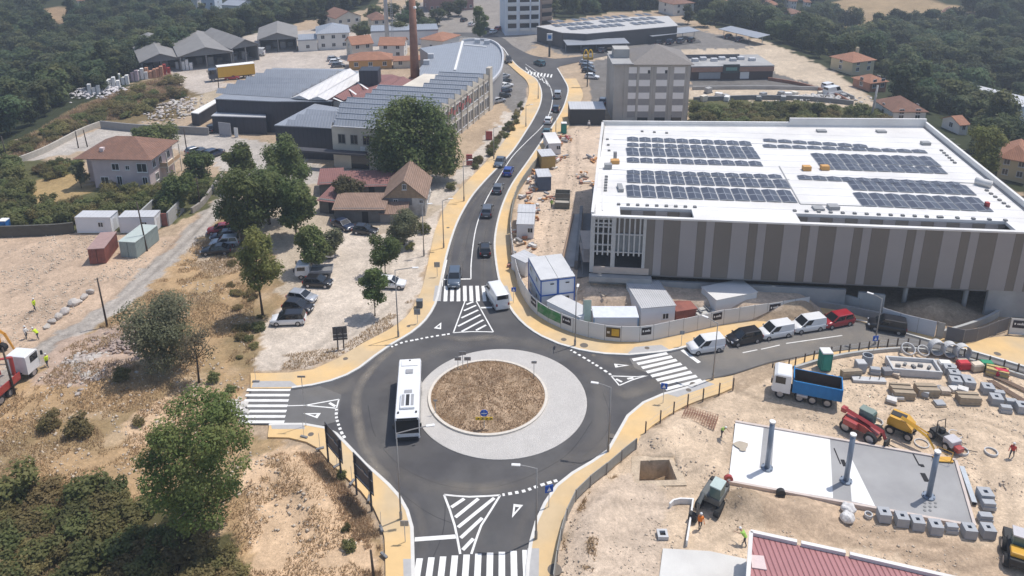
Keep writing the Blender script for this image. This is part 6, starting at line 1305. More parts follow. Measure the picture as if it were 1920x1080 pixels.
# ---- hoarding and fences
M_hoard = pm('white_hoarding', (.62, .61, .59), var=.06, sc=.7); M_hoard_g = pm('grey_hoarding', (.5, .5, .52), var=.06, sc=.7)
def panel_fence(px, label, h=2.1, pw=2.0, mat=None, name='hoarding', z=.11, posts=True, signs=(), th=.06, cat='fence', pmat=None, gap=.03):
    p = sm(px, .25); L_ = [0]
    for a, b in zip(p, p[1:]): L_.append(L_[-1] + (b - a).length)
    o = thing(name, label, cat, p[0]); n = max(1, round(L_[-1] / pw)); P = lambda s: p[min(range(len(p)), key=lambda i: abs(L_[i] - s))]; off = Vector(p[0])
    for i in range(n):
        a, b = P(L_[-1] * i / n) - off, P(L_[-1] * (i + 1) / n) - off; d = (b - a); l = d.length; an = math.atan2(d.y, d.x); dz = random.uniform(-.03, .05)
        pan = MB().box(gap, l - gap, -th / 2, th / 2, 0, h + dz).build('panel', mat or M_hoard, o, loc=(a.x, a.y, z), rz=an)
        if posts: MB().box(-.05, .05, -.02, .1, -.1, h + .05).build('post', pmat or M_lampp, o, loc=(a.x, a.y, z), rz=an)
        for k, kind in signs:
            if k == i:
                if kind == 'black':
                    q = MB().box(l * .12, l * .82, -th / 2 - .025, -th / 2 - .003, h * .42, h * .9).build('sign_board', pm('sign_black', (.03, .025, .03)), pan)
                    MB().box(l * .2, l * .28, -th / 2 - .032, -th / 2 - .026, h * .62, h * .74).build('lettering', M_whitew, pan)
                    for j in range(5): MB().box(l * (.36 + .08 * j), l * (.42 + .08 * j), -th / 2 - .032, -th / 2 - .026, h * .62, h * (.72 + .05 * (j == 3))).build('lettering', M_whitew, pan)
                elif kind == 'yellow':
                    MB().box(l * .08, l * .94, -th / 2 - .025, -th / 2 - .003, h * .25, h * .9).build('sign_board', pm('poster_brown', (.09, .06, .02)), pan)
                    m = MB(); m.box(l * .42, l * .88, -th / 2 - .032, -th / 2 - .026, h * .36, h * .82); m.build('poster_patch', pm('poster_yellow', (.55, .33, .03), var=.2, sc=3), pan)
                    MB().box(l * .14, l * .3, -th / 2 - .032, -th / 2 - .026, h * .5, h * .64).build('poster_patch', M_cream, pan)
                elif kind == 'green': MB().box(l * .01, l * .99, -th / 2 - .025, -th / 2 - .003, h * .3, h * .95).build('banner', pm('banner_green', (.05, .22, .07), var=.3, sc=1.5, col2=(.2, .3, .2), sc2=1), pan)
    return o
panel_fence([(957,440),(961,480),(969,525),(982,560),(1010,594),(1060,620),(1110,635),(1160,642),(1210,641),(1260,631),(1310,620),(1360,609),(1440,597),(1515,585)], 'long curving white hoarding with signs around the site cabins', signs=((11,'black'),(12,'green'),(13,'green'),(14,'black'),(17,'yellow'),(19,'black'),(24,'black'),(28,'black')))
panel_fence([(957,438),(960,405),(969,368),(988,336),(1018,296),(1044,262)], 'green-grey mesh fence along the sandy strip by the north road', h=1.5, pw=2.6, mat=pm('debris_mesh', (.3, .3, .27)), name='mesh_fence')
panel_fence([(1651,606),(1690,618),(1752,633)], 'grey-white hoarding panels beside the black van', signs=((3,'black'),), mat=M_hoard_g); panel_fence([(1754,633),(1768,636)], 'single beige hoarding panel leaning beside the dark mesh', mat=pm('beige_panel', (.4, .36, .31)))
panel_fence([(1772,638),(1795,643),(1815,645),(1845,636),(1860,630),(1888,620)], 'dark grey mesh fence around the undercroft ramp', h=1.8, mat=pm('dark_mesh', (.13, .125, .13)), name='mesh_fence'); panel_fence([(1890,627),(1925,630),(1960,634)], 'white hoarding panel with black sign at the right edge', h=2.2, signs=((0,'black'),))
panel_fence([(1192,842),(1172,856),(1155,874),(1110,909),(1079,939),(1062,975),(1052,1012),(1042,1062),(1037,1100)], 'grey board fence along the south-east pavement', h=1.15, pw=2.4, mat=pm('grey_fence_boards', (.3, .29, .26), var=.15, sc=2), name='board_fence')
# post and wire fences
def post_fence(px, n, label, h=1.4, wires=2):
    p = sm(px, .3); o = thing('post_fence', label, 'fence', p[0]); off = Vector(p[0])
    for i in range(n):
        q = p[int(i * (len(p) - 1) / (n - 1))] - off; MB().box(-.06, .06, -.06, .06, -.1, h).build('post', pm('dark_post', (.09, .07, .06)), o, loc=(q.x, q.y, .05))
    for w in range(wires): MB().tube([(v.x - off.x, v.y - off.y, h * (.5 + .4 * w)) for v in p[::4]], .012, 4).build('wire', M_galv, o)
post_fence([(1478,692),(1525,676),(1570,666),(1620,659),(1690,652),(1760,660),(1830,680),(1930,707)], 24, 'row of dark posts curving along the building site edge', 1.3)
post_fence([(1374,731),(1330,747),(1285,764),(1242,790),(1210,814)], 7, 'dark fence posts along the site below the east zebra crossing', 1.5)
post_fence([(1700,658),(1800,672),(1930,712)], 2, 'thin wire run behind the concrete rings', .4, 1)
wall_thing([(1490,692),(1560,672),(1630,661),(1700,656),(1770,664),(1840,684),(1930,711)], .35, .3, 'low pale kerb wall at the foot of the post fence', 'kerb_wall')
for i, (x, y) in enumerate(((480,716),(600,842),(632,874),(660,905),(692,935),(715,992),(720,1042),(570,820))):
    o = thing('fence_foot', ['concrete fence foot by the west zebra crossing','concrete fence foot at the top of the south-west bank','concrete fence foot below the upper billboard','concrete fence foot between the billboards','concrete fence foot beside the lower billboard','concrete fence foot beside the lamp shadow','concrete fence foot near the bottom edge','concrete fence foot on the south-west corner'][i], 'fence foot', G(x, y, .1), .4 * i, 'temporary fence feet'); MB().box(-.4, .4, -.12, .12, 0, .16).build('block', M_conc_d, o, bevel=.03); MB().cyl((0, 0, .16), (0, 0, 1.9), .022, n=6).build('tube', M_galv, o)
# boundary walls on the left
M_stonew = pm('rough_stone_wall', (.3, .27, .24), var=.25, sc=2, bump=.06)
wall_thing([(0,318),(80,288),(150,252),(188,237)], 1.2, .4, 'pale stone wall bordering the concrete yard on the left', 'boundary_wall', pm('pale_stone', (.45, .41, .35), var=.2, sc=2)); wall_thing([(190,240),(250,246),(330,250),(392,253)], 1.7, .3, 'grey boundary wall behind the concrete yard', 'boundary_wall', pm('grey_wall', (.27, .26, .25), var=.15)); wall_thing([(420,330),(405,350),(380,385),(360,400)], 1.0, .4, 'low stone wall beside the gravel track near the poles', 'boundary_wall', M_stonew)
wall_thing([(0,444),(100,440),(140,436)], 1.8, .4, 'dark hedge-topped wall behind the bare yard', 'boundary_wall', pm('dark_wall', (.08, .075, .06), var=.2))

# ================================================================= BUILDING SITE, LOWER RIGHT
def px_prism(name, px, z0, z1, mat, parent=None):
    P = GL(px, z1); m = MB(); m.prism([(p.x, p.y) for p in P], z0, z1)
    return wb(m, name, mat, parent) if parent else m.build(name, mat)
sl = thing('concrete_slab', 'large grey concrete slab with white membrane and three steel columns', 'slab', G(1366,905))
M_slab = pm('fresh_slab', (.33, .325, .32), var=.1, sc=.4, col2=(.28, .275, .275), sc2=.15)
px_prism('slab', [(1379,791),(1792,863),(1828,985),(1366,901)], -.2, .22, M_slab, sl)
px_prism('membrane', [(1379,791),(1556,821),(1562,934),(1366,901)], .2, .235, M_whitew, sl); px_prism('membrane', [(1590,846),(1597,940),(1641,949)], .2, .238, M_whitew, sl); px_prism('grey_strip', [(1432,800),(1452,803),(1447,880),(1424,877)], .2, .245, M_slab, sl)
for a, b in (((1366,902),(1828,986)),((1792,863),(1828,986)),((1379,790),(1792,862))):
    A, B = G(*a, .3), G(*b, .3); d = (B - A).normalized(); nn = Vector((-d.y, d.x, 0)) * .13; wb(MB().prism([(q.x, q.y) for q in (A + nn, A - nn, B - nn, B + nn)], -.1, .36), 'formwork', pm('pinkish_formwork', (.55, .47, .42)), sl)
m_sand = MB(); A = G(1390,838,.24); m_sand.add([(A.x + math.cos(t) * r_ * (.7 + .3 * math.sin(3 * t)), A.y + math.sin(t) * r_ * .8, .241 + (.12 if r_ < 1 else 0)) for r_ in (.9, .45) for t in np.linspace(0, 6.283, 12, endpoint=False)], [(i, (i + 1) % 12, 12 + (i + 1) % 12, 12 + i) for i in range(12)] + [tuple(range(12, 24))]); wb(m_sand, 'sand_patch', pm('spilt_sand', (.42, .36, .28)), sl)
M_colst = pm('grey_steel_column', (.2, .24, .3), rough=.4, metal=.2)
for i, ((bx, by), ty) in enumerate((((1438,878),792),((1586,902),816),((1741,931),848))):
    p = G(bx, by, .24); h = Zat(ty, p.y); c = thing('canopy_column', ['left grey steel column standing on the white membrane','middle grey steel column at the membrane edge','right grey steel column on the bare slab'][i], 'column', p, 0, 'three canopy columns')
    MB().cyl((0, 0, 0), (0, 0, h - .24), .24, n=18).build('shaft', M_colst, c, smooth=True); MB().cyl((0, 0, 0), (0, 0, .12), .56, n=22).build('base_plate', M_colst, c); MB().cyl((0, 0, h - .24), (0, 0, h - .1), .29, n=18).build('cap', M_whitew, c)
    for k in range(6): a = k * 1.047; MB().cyl((.5 * math.cos(a), .5 * math.sin(a), .12), (.5 * math.cos(a), .5 * math.sin(a), .2), .04, n=6).build('bolt', M_dark, c)
for x, y, w, d in ((1718,862,.12,1.6),(1734,895,.45,1.1),(1729,873,.35,.35),(1582,868,.35,.9),(1570,855,.1,2.2)):
    A = G(x, y, .24); wb(MB().cbox((A.x, A.y, .245), (w, d, .02), -.1), 'floor_slot', M_dark, sl)
for i in range(8):
    A = G(1734 + (i % 3) * 10, 943 + (i // 3) * 7, .24); wb(MB().cyl((A.x, A.y, .24), (A.x, A.y, .262), .13, n=10), 'floor_socket', M_conc_d, sl)
# low red sheet-roof building at the bottom edge
rb = thing('sheet_roof_building', 'low building with pink-red ribbed sheet roof at the bottom edge', 'building', G(1402,1090))
ZB = 3.0; q = GL([(1408,1000),(1900,1112),(1900,1190),(1398,1180)], ZB); wb(MB().prism([(p.x, p.y) for p in q], -.3, ZB - .25), 'wall', M_whitew, rb)
m_rr = stripes('pink_sheet_roof', (.36, .16, .16), .42, .05, 0, rough=.5, line=.62); wb(MB().prism([(p.x, p.y) for p in q], ZB - .248, ZB - .1), 'roof', m_rr, rb)
for a, b in (((1407,999),(1494,1018)),((1502,1020),(1585,1038)),((1593,1041),(1905,1113)),((1408,1000),(1396,1180))):
    A, B = G(*a, ZB), G(*b, ZB); d = (B - A).normalized(); nn = Vector((-d.y, d.x, 0)) * .16; wb(MB().prism([(p.x, p.y) for p in (A + nn, A - nn, B - nn, B + nn)], ZB - .3, ZB + .22), 'parapet', M_memb, rb)
px_prism('roof_sheet', [(1432,1042),(1432,1042),(1438,1068),(1410,1064),(1408,1040)], ZB - .1, ZB, pm('pale_pink_sheet', (.62, .5, .48)), rb)
ap_ = px_prism('concrete_apron', [(1243,1028),(1330,1033),(1400,1048),(1395,1190),(1222,1190)], -.2, .12, pm('pale_concrete_apron', (.6, .585, .55), var=.08, sc=.4, col2=(.54, .52, .49), sc2=.15)); struct(ap_)
# low upstand walls
wall_thing([(1255,952),(1262,945),(1275,942),(1298,943)], .5, .15, 'small curved white formwork wall beside the excavator', 'formwork_wall', M_whitew); wall_thing([(1299,944),(1294,980),(1287,1024)], .6, .15, 'straight white formwork wall beside the worker in orange', 'formwork_wall', M_whitew)
# concrete chambers and blocks
M_precast = pm('precast_concrete', (.36, .37, .385), var=.12, sc=1.2); 
def chamber(px, py, sz, h, rz, label, hole=True, lip=False, group='precast concrete chambers'):
    o = thing('concrete_chamber', label, 'concrete block', G(px, py), rz, group); s2 = sz / 2
    if hole:
        m = MB(); q = sz * .16; vs = []
        for (a, z) in ((s2, 0), (s2, h), (q, h), (q, h - .25)): vs += [(-a, -a, z), (a, -a, z), (a, a, z), (-a, a, z)]
        fs = [(k * 4 + i, k * 4 + (i + 1) % 4, k * 4 + 4 + (i + 1) % 4, k * 4 + 4 + i) for k in range(3) for i in range(4)]; m.add(vs, fs); m.build('body', M_precast, o); MB().quad((-q, -q, h - .24), (q, -q, h - .24), (q, q, h - .24), (-q, q, h - .24)).build('opening', M_dark, o)
    else: MB().box(-s2, s2, -s2 * .6, s2 * .6, 0, h * .45).build('body', M_precast, o, bevel=.03); MB().box(-s2 * .95, s2 * .9, -s2 * .5, s2 * .55, h * .45 + .003, h * .85).build('upper_block', M_precast, o, bevel=.03)
    return o
row = [(1656,973,1,'1st'),(1689,981,1,'2nd'),(1718,988,1,'3rd'),(1752,996,1,'4th'),(1783,997,0,'5th'),(1815,1003,1,'6th'),(1850,1003,1,'7th')]
for x, y, hl, nme in row: chamber(x, y, 1.02, .9, -.12, nme + ' precast concrete chamber from the left along the lower slab edge', bool(hl))
for x, y, l in ((1845,936,'square chamber upper right of the slab corner'),(1852,953,'split precast block right of the slab corner'),(1846,977,'pair of low precast blocks right of the slab')): chamber(x, y, 1.15, .9, -.1, l, 'square' in l)
for i, (x, y, hl) in enumerate(((1787,708,1),(1790,722,1),(1810,715,0),(1815,724,1),(1778,698,1),(1850,735,1),(1872,744,0),(1866,755,1),(1895,760,0),(1885,772,0),(1915,770,1),(1612,690,0),(1640,700,0))): chamber(x, y, 1.15, .85, -.2, ['chamber in the storage heap below the round lid','chamber in the storage heap nearest the dark pallets','solid block in the storage heap by the pallets','chamber right of the solid storage block','topmost square chamber in the storage heap','square chamber with red mark at the right heap','low block behind the red marked chamber','front square chamber of the right heap','long block of the right heap','low front block of the right heap','chamber at the right picture edge','low concrete cover left of the grey cube','low slab block right of the grey cube'][i], bool(hl))
o = thing('concrete_cube', 'grey concrete cube beside the concrete pipe', 'concrete block', G(1612,694)); MB().box(-.55, .55, -.5, .5, 0, 1.15).build('body', M_precast, o, bevel=.03); MB().box(-.5, .5, -.45, .45, 1.153, 1.2).build('lid', pm('pale_precast', (.5, .5, .5)), o)
def ringo(px, py, r, h, label, tilt=0.0, mat=None, up=False, wall=.09):
    o = thing('concrete_ring', label, 'concrete ring', G(px, py), 0, 'concrete rings'); m = MB(); m.ring((0, 0, 0), r - wall, r, 0, h, 22); b = m.build('ring', mat or pm('pale_precast', (.5, .5, .5)), o)
    if up: b.rotation_euler = (math.pi / 2 - .1, 0, 0); b.location = (0, h / 2, r)
    elif tilt: b.rotation_euler = (tilt, 0, 0); b.location = (0, 0, r * math.sin(abs(tilt)) )
for a in ((1644,793,.62,.22,'pale concrete ring beside the red telehandler'),(1791,817,.66,.25,'pale concrete ring behind the small dumper'),(1802,847,.66,.25,'pale concrete ring in front of the small dumper'),(1858,849,.62,.22,'lone pale concrete ring right of the dumper'),(1728,832,.7,.1,'dark hose ring under the yellow boom'),(1628,968,.35,.3,'small pipe ring by the white bags')): ringo(*a)
for a in ((1700,662,.8,.5,'leftmost leaning concrete ring by the post fence'),(1729,664,.7,.4,'second leaning ring with dark core by the post fence'),(1754,664,.9,.9,'third upright concrete pipe ring by the fence'),(1779,668,.9,.9,'fourth upright concrete pipe ring by the fence'),(1802,672,.9,.9,'fifth upright concrete pipe ring by the fence')): ringo(*a, up='upright' in a[4], tilt=.5)
o = thing('concrete_pipe', 'short upright grey concrete pipe behind the cube', 'pipe', G(1625,682)); MB().ring((0, 0, 0), .48, .6, 0, 1.2, 20).build('wall', M_precast, o)
o = thing('round_cover', 'round dark concrete lid in the storage heap', 'lid', G(1783,692)); MB().cyl((0, 0, 0), (0, 0, .5), .55, n=20).build('disc', M_precast, o)
o = thing('site_trough', 'long low white concrete trough with debris on the building site', 'trough', G(1672,704), -.12); m = MB()
for bx in ((0, 5.4, 0, .2, 0, .9), (0, 5.4, 2.4, 2.6, 0, .9), (0, .2, .2, 2.4, 0, .9), (5.2, 5.4, .2, 2.4, 0, .9)): m.box(*bx)
m.build('walls', pm('pale_precast', (.5, .5, .5)), o); MB().box(.2, 5.2, .2, 2.4, 0, .45).build('floor', pm('pale_dust', (.55, .5, .44)), o)
for i in range(5): MB().cbox((1 + i * .85, 1.2 + .3 * (i % 2), .6), (.5, .3, .3), i).build('debris', M_conc_d, o)
o = thing('flat_beam', 'long flat pale concrete beam with lifting eyes', 'beam', G(1600,717), -.09); MB().box(0, 3.6, 0, .8, 0, .3).build('beam', pm('pale_precast', (.5, .5, .5)), o)
for x in (.8, 1.9, 2.9): MB().cyl((x, .4, .3), (x, .4, .65), .05, n=6).build('lifting_eye', M_dark, o)
M_pal = pm('weathered_pallet', (.35, .28, .2), var=.2, sc=3)
for x, y, rz, l, n in ((1690,740,-.1,'stack of timber formwork leaning on the site',7),(1735,735,-.05,'pallet of pale planks beside the formwork stack',6),(1812,750,-.08,'long stack of grey-brown boards below the chambers',5),(1590,700,.1,'single pallet behind the flat beam',3),(1868,700,-.5,'stack of yellow pallets beside the red skip',5)):
    o = thing('timber_stack', l, 'timber', G(x, y), rz)
    for k in range(n): MB().box(-1.1, 1.1, -.9 + k * .26, -.68 + k * .26, 0, .9 - .07 * (k % 3)).build('plank', M_pal if 'yellow' not in l else pm('yellow_pallet', (.5, .38, .16)), o)
    MB().box(-1.15, 1.15, -.95, -.9, .1, .25).build('batten', M_pal, o); MB().box(-1.15, 1.15, -.95, -.9, .6, .75).build('batten', M_pal, o)
for x, y, l, c in ((1805,690,'small red heap of barriers by the rings',(.4,.03,.04)),(1830,693,'beige crate beside the red barriers',(.5,.42,.33)),(1876,705,'red plastic skip at the storage heap edge',(.42,.02,.05)),(1848,690,'green tarpaulin bundle by the fence',(.02,.2,.1)),(1770,690,'white bulk bag beside the trough',(.6,.58,.55))):
    o = thing('storage_crate', l, 'crate', G(x, y), random.uniform(-.4, .2)); MB().box(-.7, .7, -.45, .45, 0, .8).build('body', pm('crate_%d' % x, c, var=.2), o, bevel=.08); MB().box(-.6, .6, -.38, .38, .803, .9).build('top', pm('crate_top_%d' % x, tuple(min(1, v * 1.3) for v in c)), o, bevel=.05)
for x0, y0, x1, y1, l in ((1850,715,1915,755,'long dark steel profiles lying by the right edge'),(1862,708,1925,738,'second bundle of steel profiles by the right edge')):
    A, B = G(x0, y0), G(x1, y1); o = thing('steel_profiles', l, 'steel profiles', A)
    for k in range(4): MB().tube([(k * .22, 0, .15), (B.x - A.x + k * .22, B.y - A.y, .15)], .08, 6).build('profile', pm('rusty_profile', (.25, .17, .12), var=.2), o)
A, B = G(1802,880), G(1826,948); d = B - A; o = thing('steel_channel', 'long pale steel channel lying along the slab side', 'steel beam', A, math.atan2(d.y, d.x)); MB().box(0, d.length, -.22, .22, .05, .4).build('channel', pm('pale_steel', (.45, .48, .5), rough=.4, metal=.3), o); MB().box(d.length - .01, d.length + .02, -.18, .18, .08, .36).build('open_end', M_dark, o)
o = thing('manhole_frame', 'small square concrete manhole on the sand', 'manhole', G(1242,1005)); m = MB()
for bx in ((-.45, .45, -.45, -.25, 0, .35), (-.45, .45, .25, .45, 0, .35), (-.45, -.25, -.25, .25, 0, .35), (.25, .45, -.25, .25, 0, .35)): m.box(*bx)
m.build('frame', pm('pale_precast', (.5, .5, .5)), o); MB().quad((-.25, -.25, .1), (.25, -.25, .1), (.25, .25, .1), (-.25, .25, .1)).build('shaft', M_dark, o)
for x, y, l in ((1590,958,'white bulk bag behind the lower slab edge'),(1588,975,'torn white bags on the soil heap')):
    o = thing('bulk_bag', l, 'bag', G(x, y)); ico = bmesh.new(); bmesh.ops.create_icosphere(ico, subdivisions=3, radius=.6)
    for v in ico.verts: n_ = .1 * math.sin(v.co.x * 9 + x) * math.cos(v.co.y * 8); v.co = Vector((v.co.x * (1 + n_) * 1.1, v.co.y * (1 + n_), max(-.3, v.co.z * .75) + .3 + n_))
    me = bpy.data.meshes.new('bag'); ico.to_mesh(me); ico.free(); me.materials.append(pm('bag_white', (.62, .6, .58), var=.15, sc=4)); inst(me, 'bag', o)
# reinforcement mesh pile
o = thing('rebar_mesh', 'bundle of rusty reinforcement mesh beside the fence posts', 'rebar', G(1312,788), -.45)
for s_ in range(3):
    m = MB()
    for k in range(14): m.tube([(-1.7 + k * .26, -1, .1 + s_ * .18), (-1.7 + k * .26, 1, .2 + s_ * .2)], .02, 4)
    for k in range(6): m.tube([(-1.75, -1 + k * .4, .11 + s_ * .18 + k * .018), (1.75, -1 + k * .4, .11 + s_ * .18 + k * .018)], .02, 4)
    m.build('mesh_sheet', pm('rust_rebar', (.3, .15, .1)), o)
# things on the sandy strip by the north road
for x, y, l in ((1055,370,'open skip on the sandy strip, upper of two'),(1054,387,'rubble filled skip on the sandy strip, lower of two')):
    o = thing('rubbish_skip', l, 'skip', G(x, y), -.1); m = MB()
    for bx in ((-1.2, 1.2, -.9, .9, 0, .1), (-1.3, 1.3, -.95, -.87, .1, 1.1), (-1.3, 1.3, .87, .95, .1, 1.1), (-1.3, -1.22, -.87, .87, .1, 1.1), (1.22, 1.3, -.87, .87, .1, 1.1)): m.box(*bx)
    m.build('body', pm('skip_grey', (.16, .16, .14), var=.2), o); MB().box(-1.2, 1.2, -.86, .86, .1, .75 if 'rubble' in l else .4).build('rubble', pm('skip_load', (.42, .38, .33), bump=.1), o)
jm = [pm('junk_a', (.5, .42, .34), var=.3, sc=4), pm('junk_b', (.4, .2, .14), var=.3, sc=4), pm('junk_c', (.25, .25, .26), var=.3), pm('junk_d', (.62, .6, .57), var=.2), pm('junk_e', (.5, .25, .1), var=.2)]
for i, (x, y, l) in enumerate(((1000,395,'heap of planks and tools beside the upper site cabin'),(1000,340,'orange and brown material heap by the mesh fence'),(1005,330,'brick pallets beside the dark fronted cabin'),(1062,262,'red and white barrier heap at the top of the strip'),(978,478,'reddish scrap heap below the lower site cabin'),(975,500,'orange pipe heap by the hoarding start'),(1108,300,'small timber pile beside the new building wall'),(1092,330,'pale slabs stacked near the building wall'),(1100,345,'dark scrap tangle in the building shadow'),(1025,372,'grey tarpaulin heap beside the skips'),(1190,578,'site junk between boards and cabin'),(1050,300,'stack of frames beside the ochre cabin'))):
    o = thing('material_heap', l, 'material heap', G(x, y)); r2 = random.Random(i)
    for k in range(9): MB().cbox((r2.uniform(-1.2, 1.2), r2.uniform(-1.5, 1.5), .2 + .1 * (k % 4)), (r2.uniform(.3, 1.6), r2.uniform(.2, .5), r2.uniform(.15, .5)), r2.uniform(0, 3)).build('item', PC['machine_red'] if 'red and' in l and k % 2 else jm[(i + k) % 5], o)
for i in range(30):
    r2 = random.Random(100 + i); a_ = i < 16; x, y = (r2.uniform(0, 26) + np.interp(258 + i * 14, [258, 330, 400, 480], [1044, 1000, 975, 968]), 258 + i * 14) if a_ else (r2.uniform(1100, 1340), r2.uniform(566, 600))
    o = thing('material_pile', 'small pile of building material on the sandy strip by the north road' if a_ else 'small pile of building material in the cabin compound', 'material pile', G(x, y), r2.uniform(0, 3), 'piles on the sandy strip' if a_ else 'piles in the cabin compound')
    for k in range(6): MB().cbox((r2.uniform(-.9, .9), r2.uniform(-.9, .9), .15 + .12 * (k % 4)), (r2.uniform(.3, 1.5), r2.uniform(.15, .6), r2.uniform(.15, .45)), r2.uniform(0, 3)).build('item', jm[(i + k) % 5], o)
for i in range(16):
    r2 = random.Random(200 + i); x, y = r2.uniform(1660, 1915), r2.uniform(676, 760); o = thing('loose_pallet', 'low pallet of materials in the storage heap by the curved fence', 'pallet', G(x, y), r2.uniform(-.6, .3), 'pallets in the storage heap'); MB().box(-.6, .6, -.5, .5, 0, .14).build('pallet', M_pal, o); MB().box(-.5, .5, -.42, .42, .143, r2.uniform(.3, .8)).build('load', [M_precast, jm[0], jm[2], jm[3]][i % 4], o)
A, B = G(1057,500), G(1073,430); wall_thing([(1052,505),(1063,455),(1075,405)], .5, .25, 'rusty formwork edge along the trench beside the building', 'formwork_wall', pm('rusty_form', (.28, .19, .13)))
wall_thing([(1080,505),(1085,455),(1090,400)], 1.4, .5, 'grey foundation wall in the shadow left of the building', 'foundation_wall', M_conc_d); struct(px_prism('concrete_path', [(1052,500),(1076,500),(1092,400),(1076,402)], -.1, .1, M_conc))
struct(px_prism('concrete_path', [(1082,520),(1106,520),(1112,400),(1094,400)], -.1, .12, M_conc_d))
# scaffold by the open frame bay
o = thing('scaffold_tower', 'grey scaffold beside the open frame corner of the new building', 'scaffold', G(1092,515)); 
for x in (0, 1.6):
    for y in (0, 2, 4, 6): MB().tube([(x, y, 0), (x, y, 4.2)], .03, 5).build('standard', M_galv, o)
for z in (2.0, 4.0): MB().box(0, 1.6, 0, 6, z, z + .06).build('deck', pm('scaffold_planks', (.5, .42, .36)), o)
for z in (1, 3, 4.1):
    for x in (0, 1.6): MB().tube([(x, 0, z), (x, 6, z)], .025, 4).build('ledger', M_galv, o)
# tall banner by the hoarding
o = thing('feather_banner', 'tall pale green banner standing behind the hoarding', 'banner', G(1092,622)); MB().cyl((0, 0, 0), (0, 0, 4.6), .04, n=6).build('pole', M_galv, o); MB().box(.05, 1.0, -.02, .02, 1.0, 4.5).build('cloth', pm('pale_green_cloth', (.45, .55, .47), var=.15), o)

# ================================================================= MACHINES
M_mgl = pm('machine_glass', (.1, .16, .15), rough=.15)
a, b = G(1580,795), G(1652,832); d = b - a; o = thing('telehandler', 'red telescopic handler parked above the slab', 'telehandler', (a + b) / 2, math.atan2(d.y, d.x)); L_ = d.length
loft([[(x, -.55, .6), (x, -.6, z), (x, .6, z), (x, .55, .6)] for x, z in ((-L_ * .48, 1.1), (-L_ * .44, 1.5), (L_ * .1, 1.4), (L_ * .42, 1.0))]).build('chassis', PC['machine_red'], o)
for x in (-L_ * .33, L_ * .3):
    for y in (-.85, .85): add_wheel(o, x, y, .62, .42)
MB().box(-.7, .8, .25, 1.15, 1.2, 2.5).build('cab', M_mgl, o, bevel=.06); MB().box(-.72, .7, .22, 1.17, 2.503, 2.62).build('cab_roof', pm('cab_roof_green', (.2, .25, .22)), o, bevel=.03); MB().box(-1.6, -.2, -1.15, -.6, .9, 1.55).build('engine_cover', PC['machine_red'], o, bevel=.06)
MB().tube([(-L_ * .5, -.1, 2.0), (L_ * .52, -.1, 1.5)], .24, 4).build('boom', PC['machine_red'], o); MB().cbox((-L_ * .5, -.1, 1.9), (.5, .6, .5)).build('boom_pivot', PC['machine_red'], o); MB().tube([(L_ * .5, -.1, 1.5), (L_ * .62, -.1, .5)], .2, 4).build('boom_head', PC['machine_red'], o)
m = MB(); m.box(L_ * .6, L_ * .66, -.6, .45, .1, .9); [m.box(L_ * .66, L_ * .66 + 1.1, y, y + .12, .1, .16) for y in (-.5, .25)]; m.build('fork_carriage', M_plast, o)
a, b = G(1662,800), G(1716,822); d = b - a; o = thing('boom_lift', 'yellow articulated boom lift with its arm stretched to the slab corner', 'boom lift', (a + b) / 2, math.atan2(d.y, d.x)); PY = PC['machine_yellow']
MB().box(-1.0, 1.0, -.55, .55, .45, .8).build('chassis', M_plast, o)
for x in (-.85, .85):
    for y in (-.85, .85): add_wheel(o, x, y, .45, .32)
loft([[(x, -.75, .85), (x, -.8, z), (x, .8, z), (x, .75, .85)] for x, z in ((-1.3, 1.5), (-1.1, 1.95), (.4, 1.9), (1.1, 1.3))]).build('turret', PY, o); MB().box(-1.1, .3, -.4, .4, 1.9, 2.0).build('hatch', M_plast, o)
arm_w = [G(1690,782,2.4), G(1740,820,1.6), G(1756,850,.6)]; loc = [Vector((p.x - o.location.x, p.y - o.location.y, p.z)) for p in arm_w]; R_ = Matrix.Rotation(-o.rotation_euler.z, 3, 'Z'); loc = [R_ @ v for v in loc]
MB().tube(loc[:2], .17, 4).build('boom', PY, o); MB().tube([loc[0] + Vector((0, .3, -.1)), loc[1] + Vector((0, .3, .2))], .1, 4).build('boom', PY, o); MB().tube(loc[1:], .13, 4).build('jib', PY, o)
bk = R_ @ Vector((G(1768,862,.3).x - o.location.x, G(1768,862,.3).y - o.location.y, .3)); m = MB(); m.cbox(bk + Vector((0, 0, .05)), (1.7, .7, .1), .6); m.build('basket_floor', PY, o); m = MB(); [m.tube([bk + Vector((x, y, .1)), bk + Vector((x, y, 1.0))], .03, 4) for x in (-.7, .7) for y in (-.3, .3)]; m.tube([bk + Vector((-.7, -.3, 1)), bk + Vector((.7, -.3, 1)), bk + Vector((.7, .3, 1)), bk + Vector((-.7, .3, 1))], .03, 4, closed=True); m.build('basket_rail', PY, o)
o = thing('site_dumper', 'small grey site dumper with roll bar beside the concrete rings', 'dumper', G(1768,830), -1.25); MB().box(-1.3, .5, -.6, .6, .5, 1.0).build('chassis', M_plast, o, bevel=.05); MB().box(.4, 1.5, -.65, .65, .6, 1.3).build('engine_box', pm('dumper_grey', (.5, .48, .49)), o, bevel=.08); MB().tube([(-.5, -.55, 1.0), (-.6, -.5, 2.3), (-.6, .5, 2.3), (-.5, .55, 1.0)], .05, 6).build('roll_bar', M_plast, o); MB().box(-.6, -.1, -.25, .25, 1.0, 1.5).build('seat', M_plast, o, bevel=.05); MB().box(1.5, 2.1, -.4, .4, .4, .9).build('hopper', PC['machine_red'], o, bevel=.05)
for x in (-.9, .95):
    for y in (-.65, .65): add_wheel(o, x, y, .42, .3)
MB().tube([(1.9, .3, .7), (3.0, 1.0, 1.0)], .04, 5).build('tow_bar', M_plast, o)
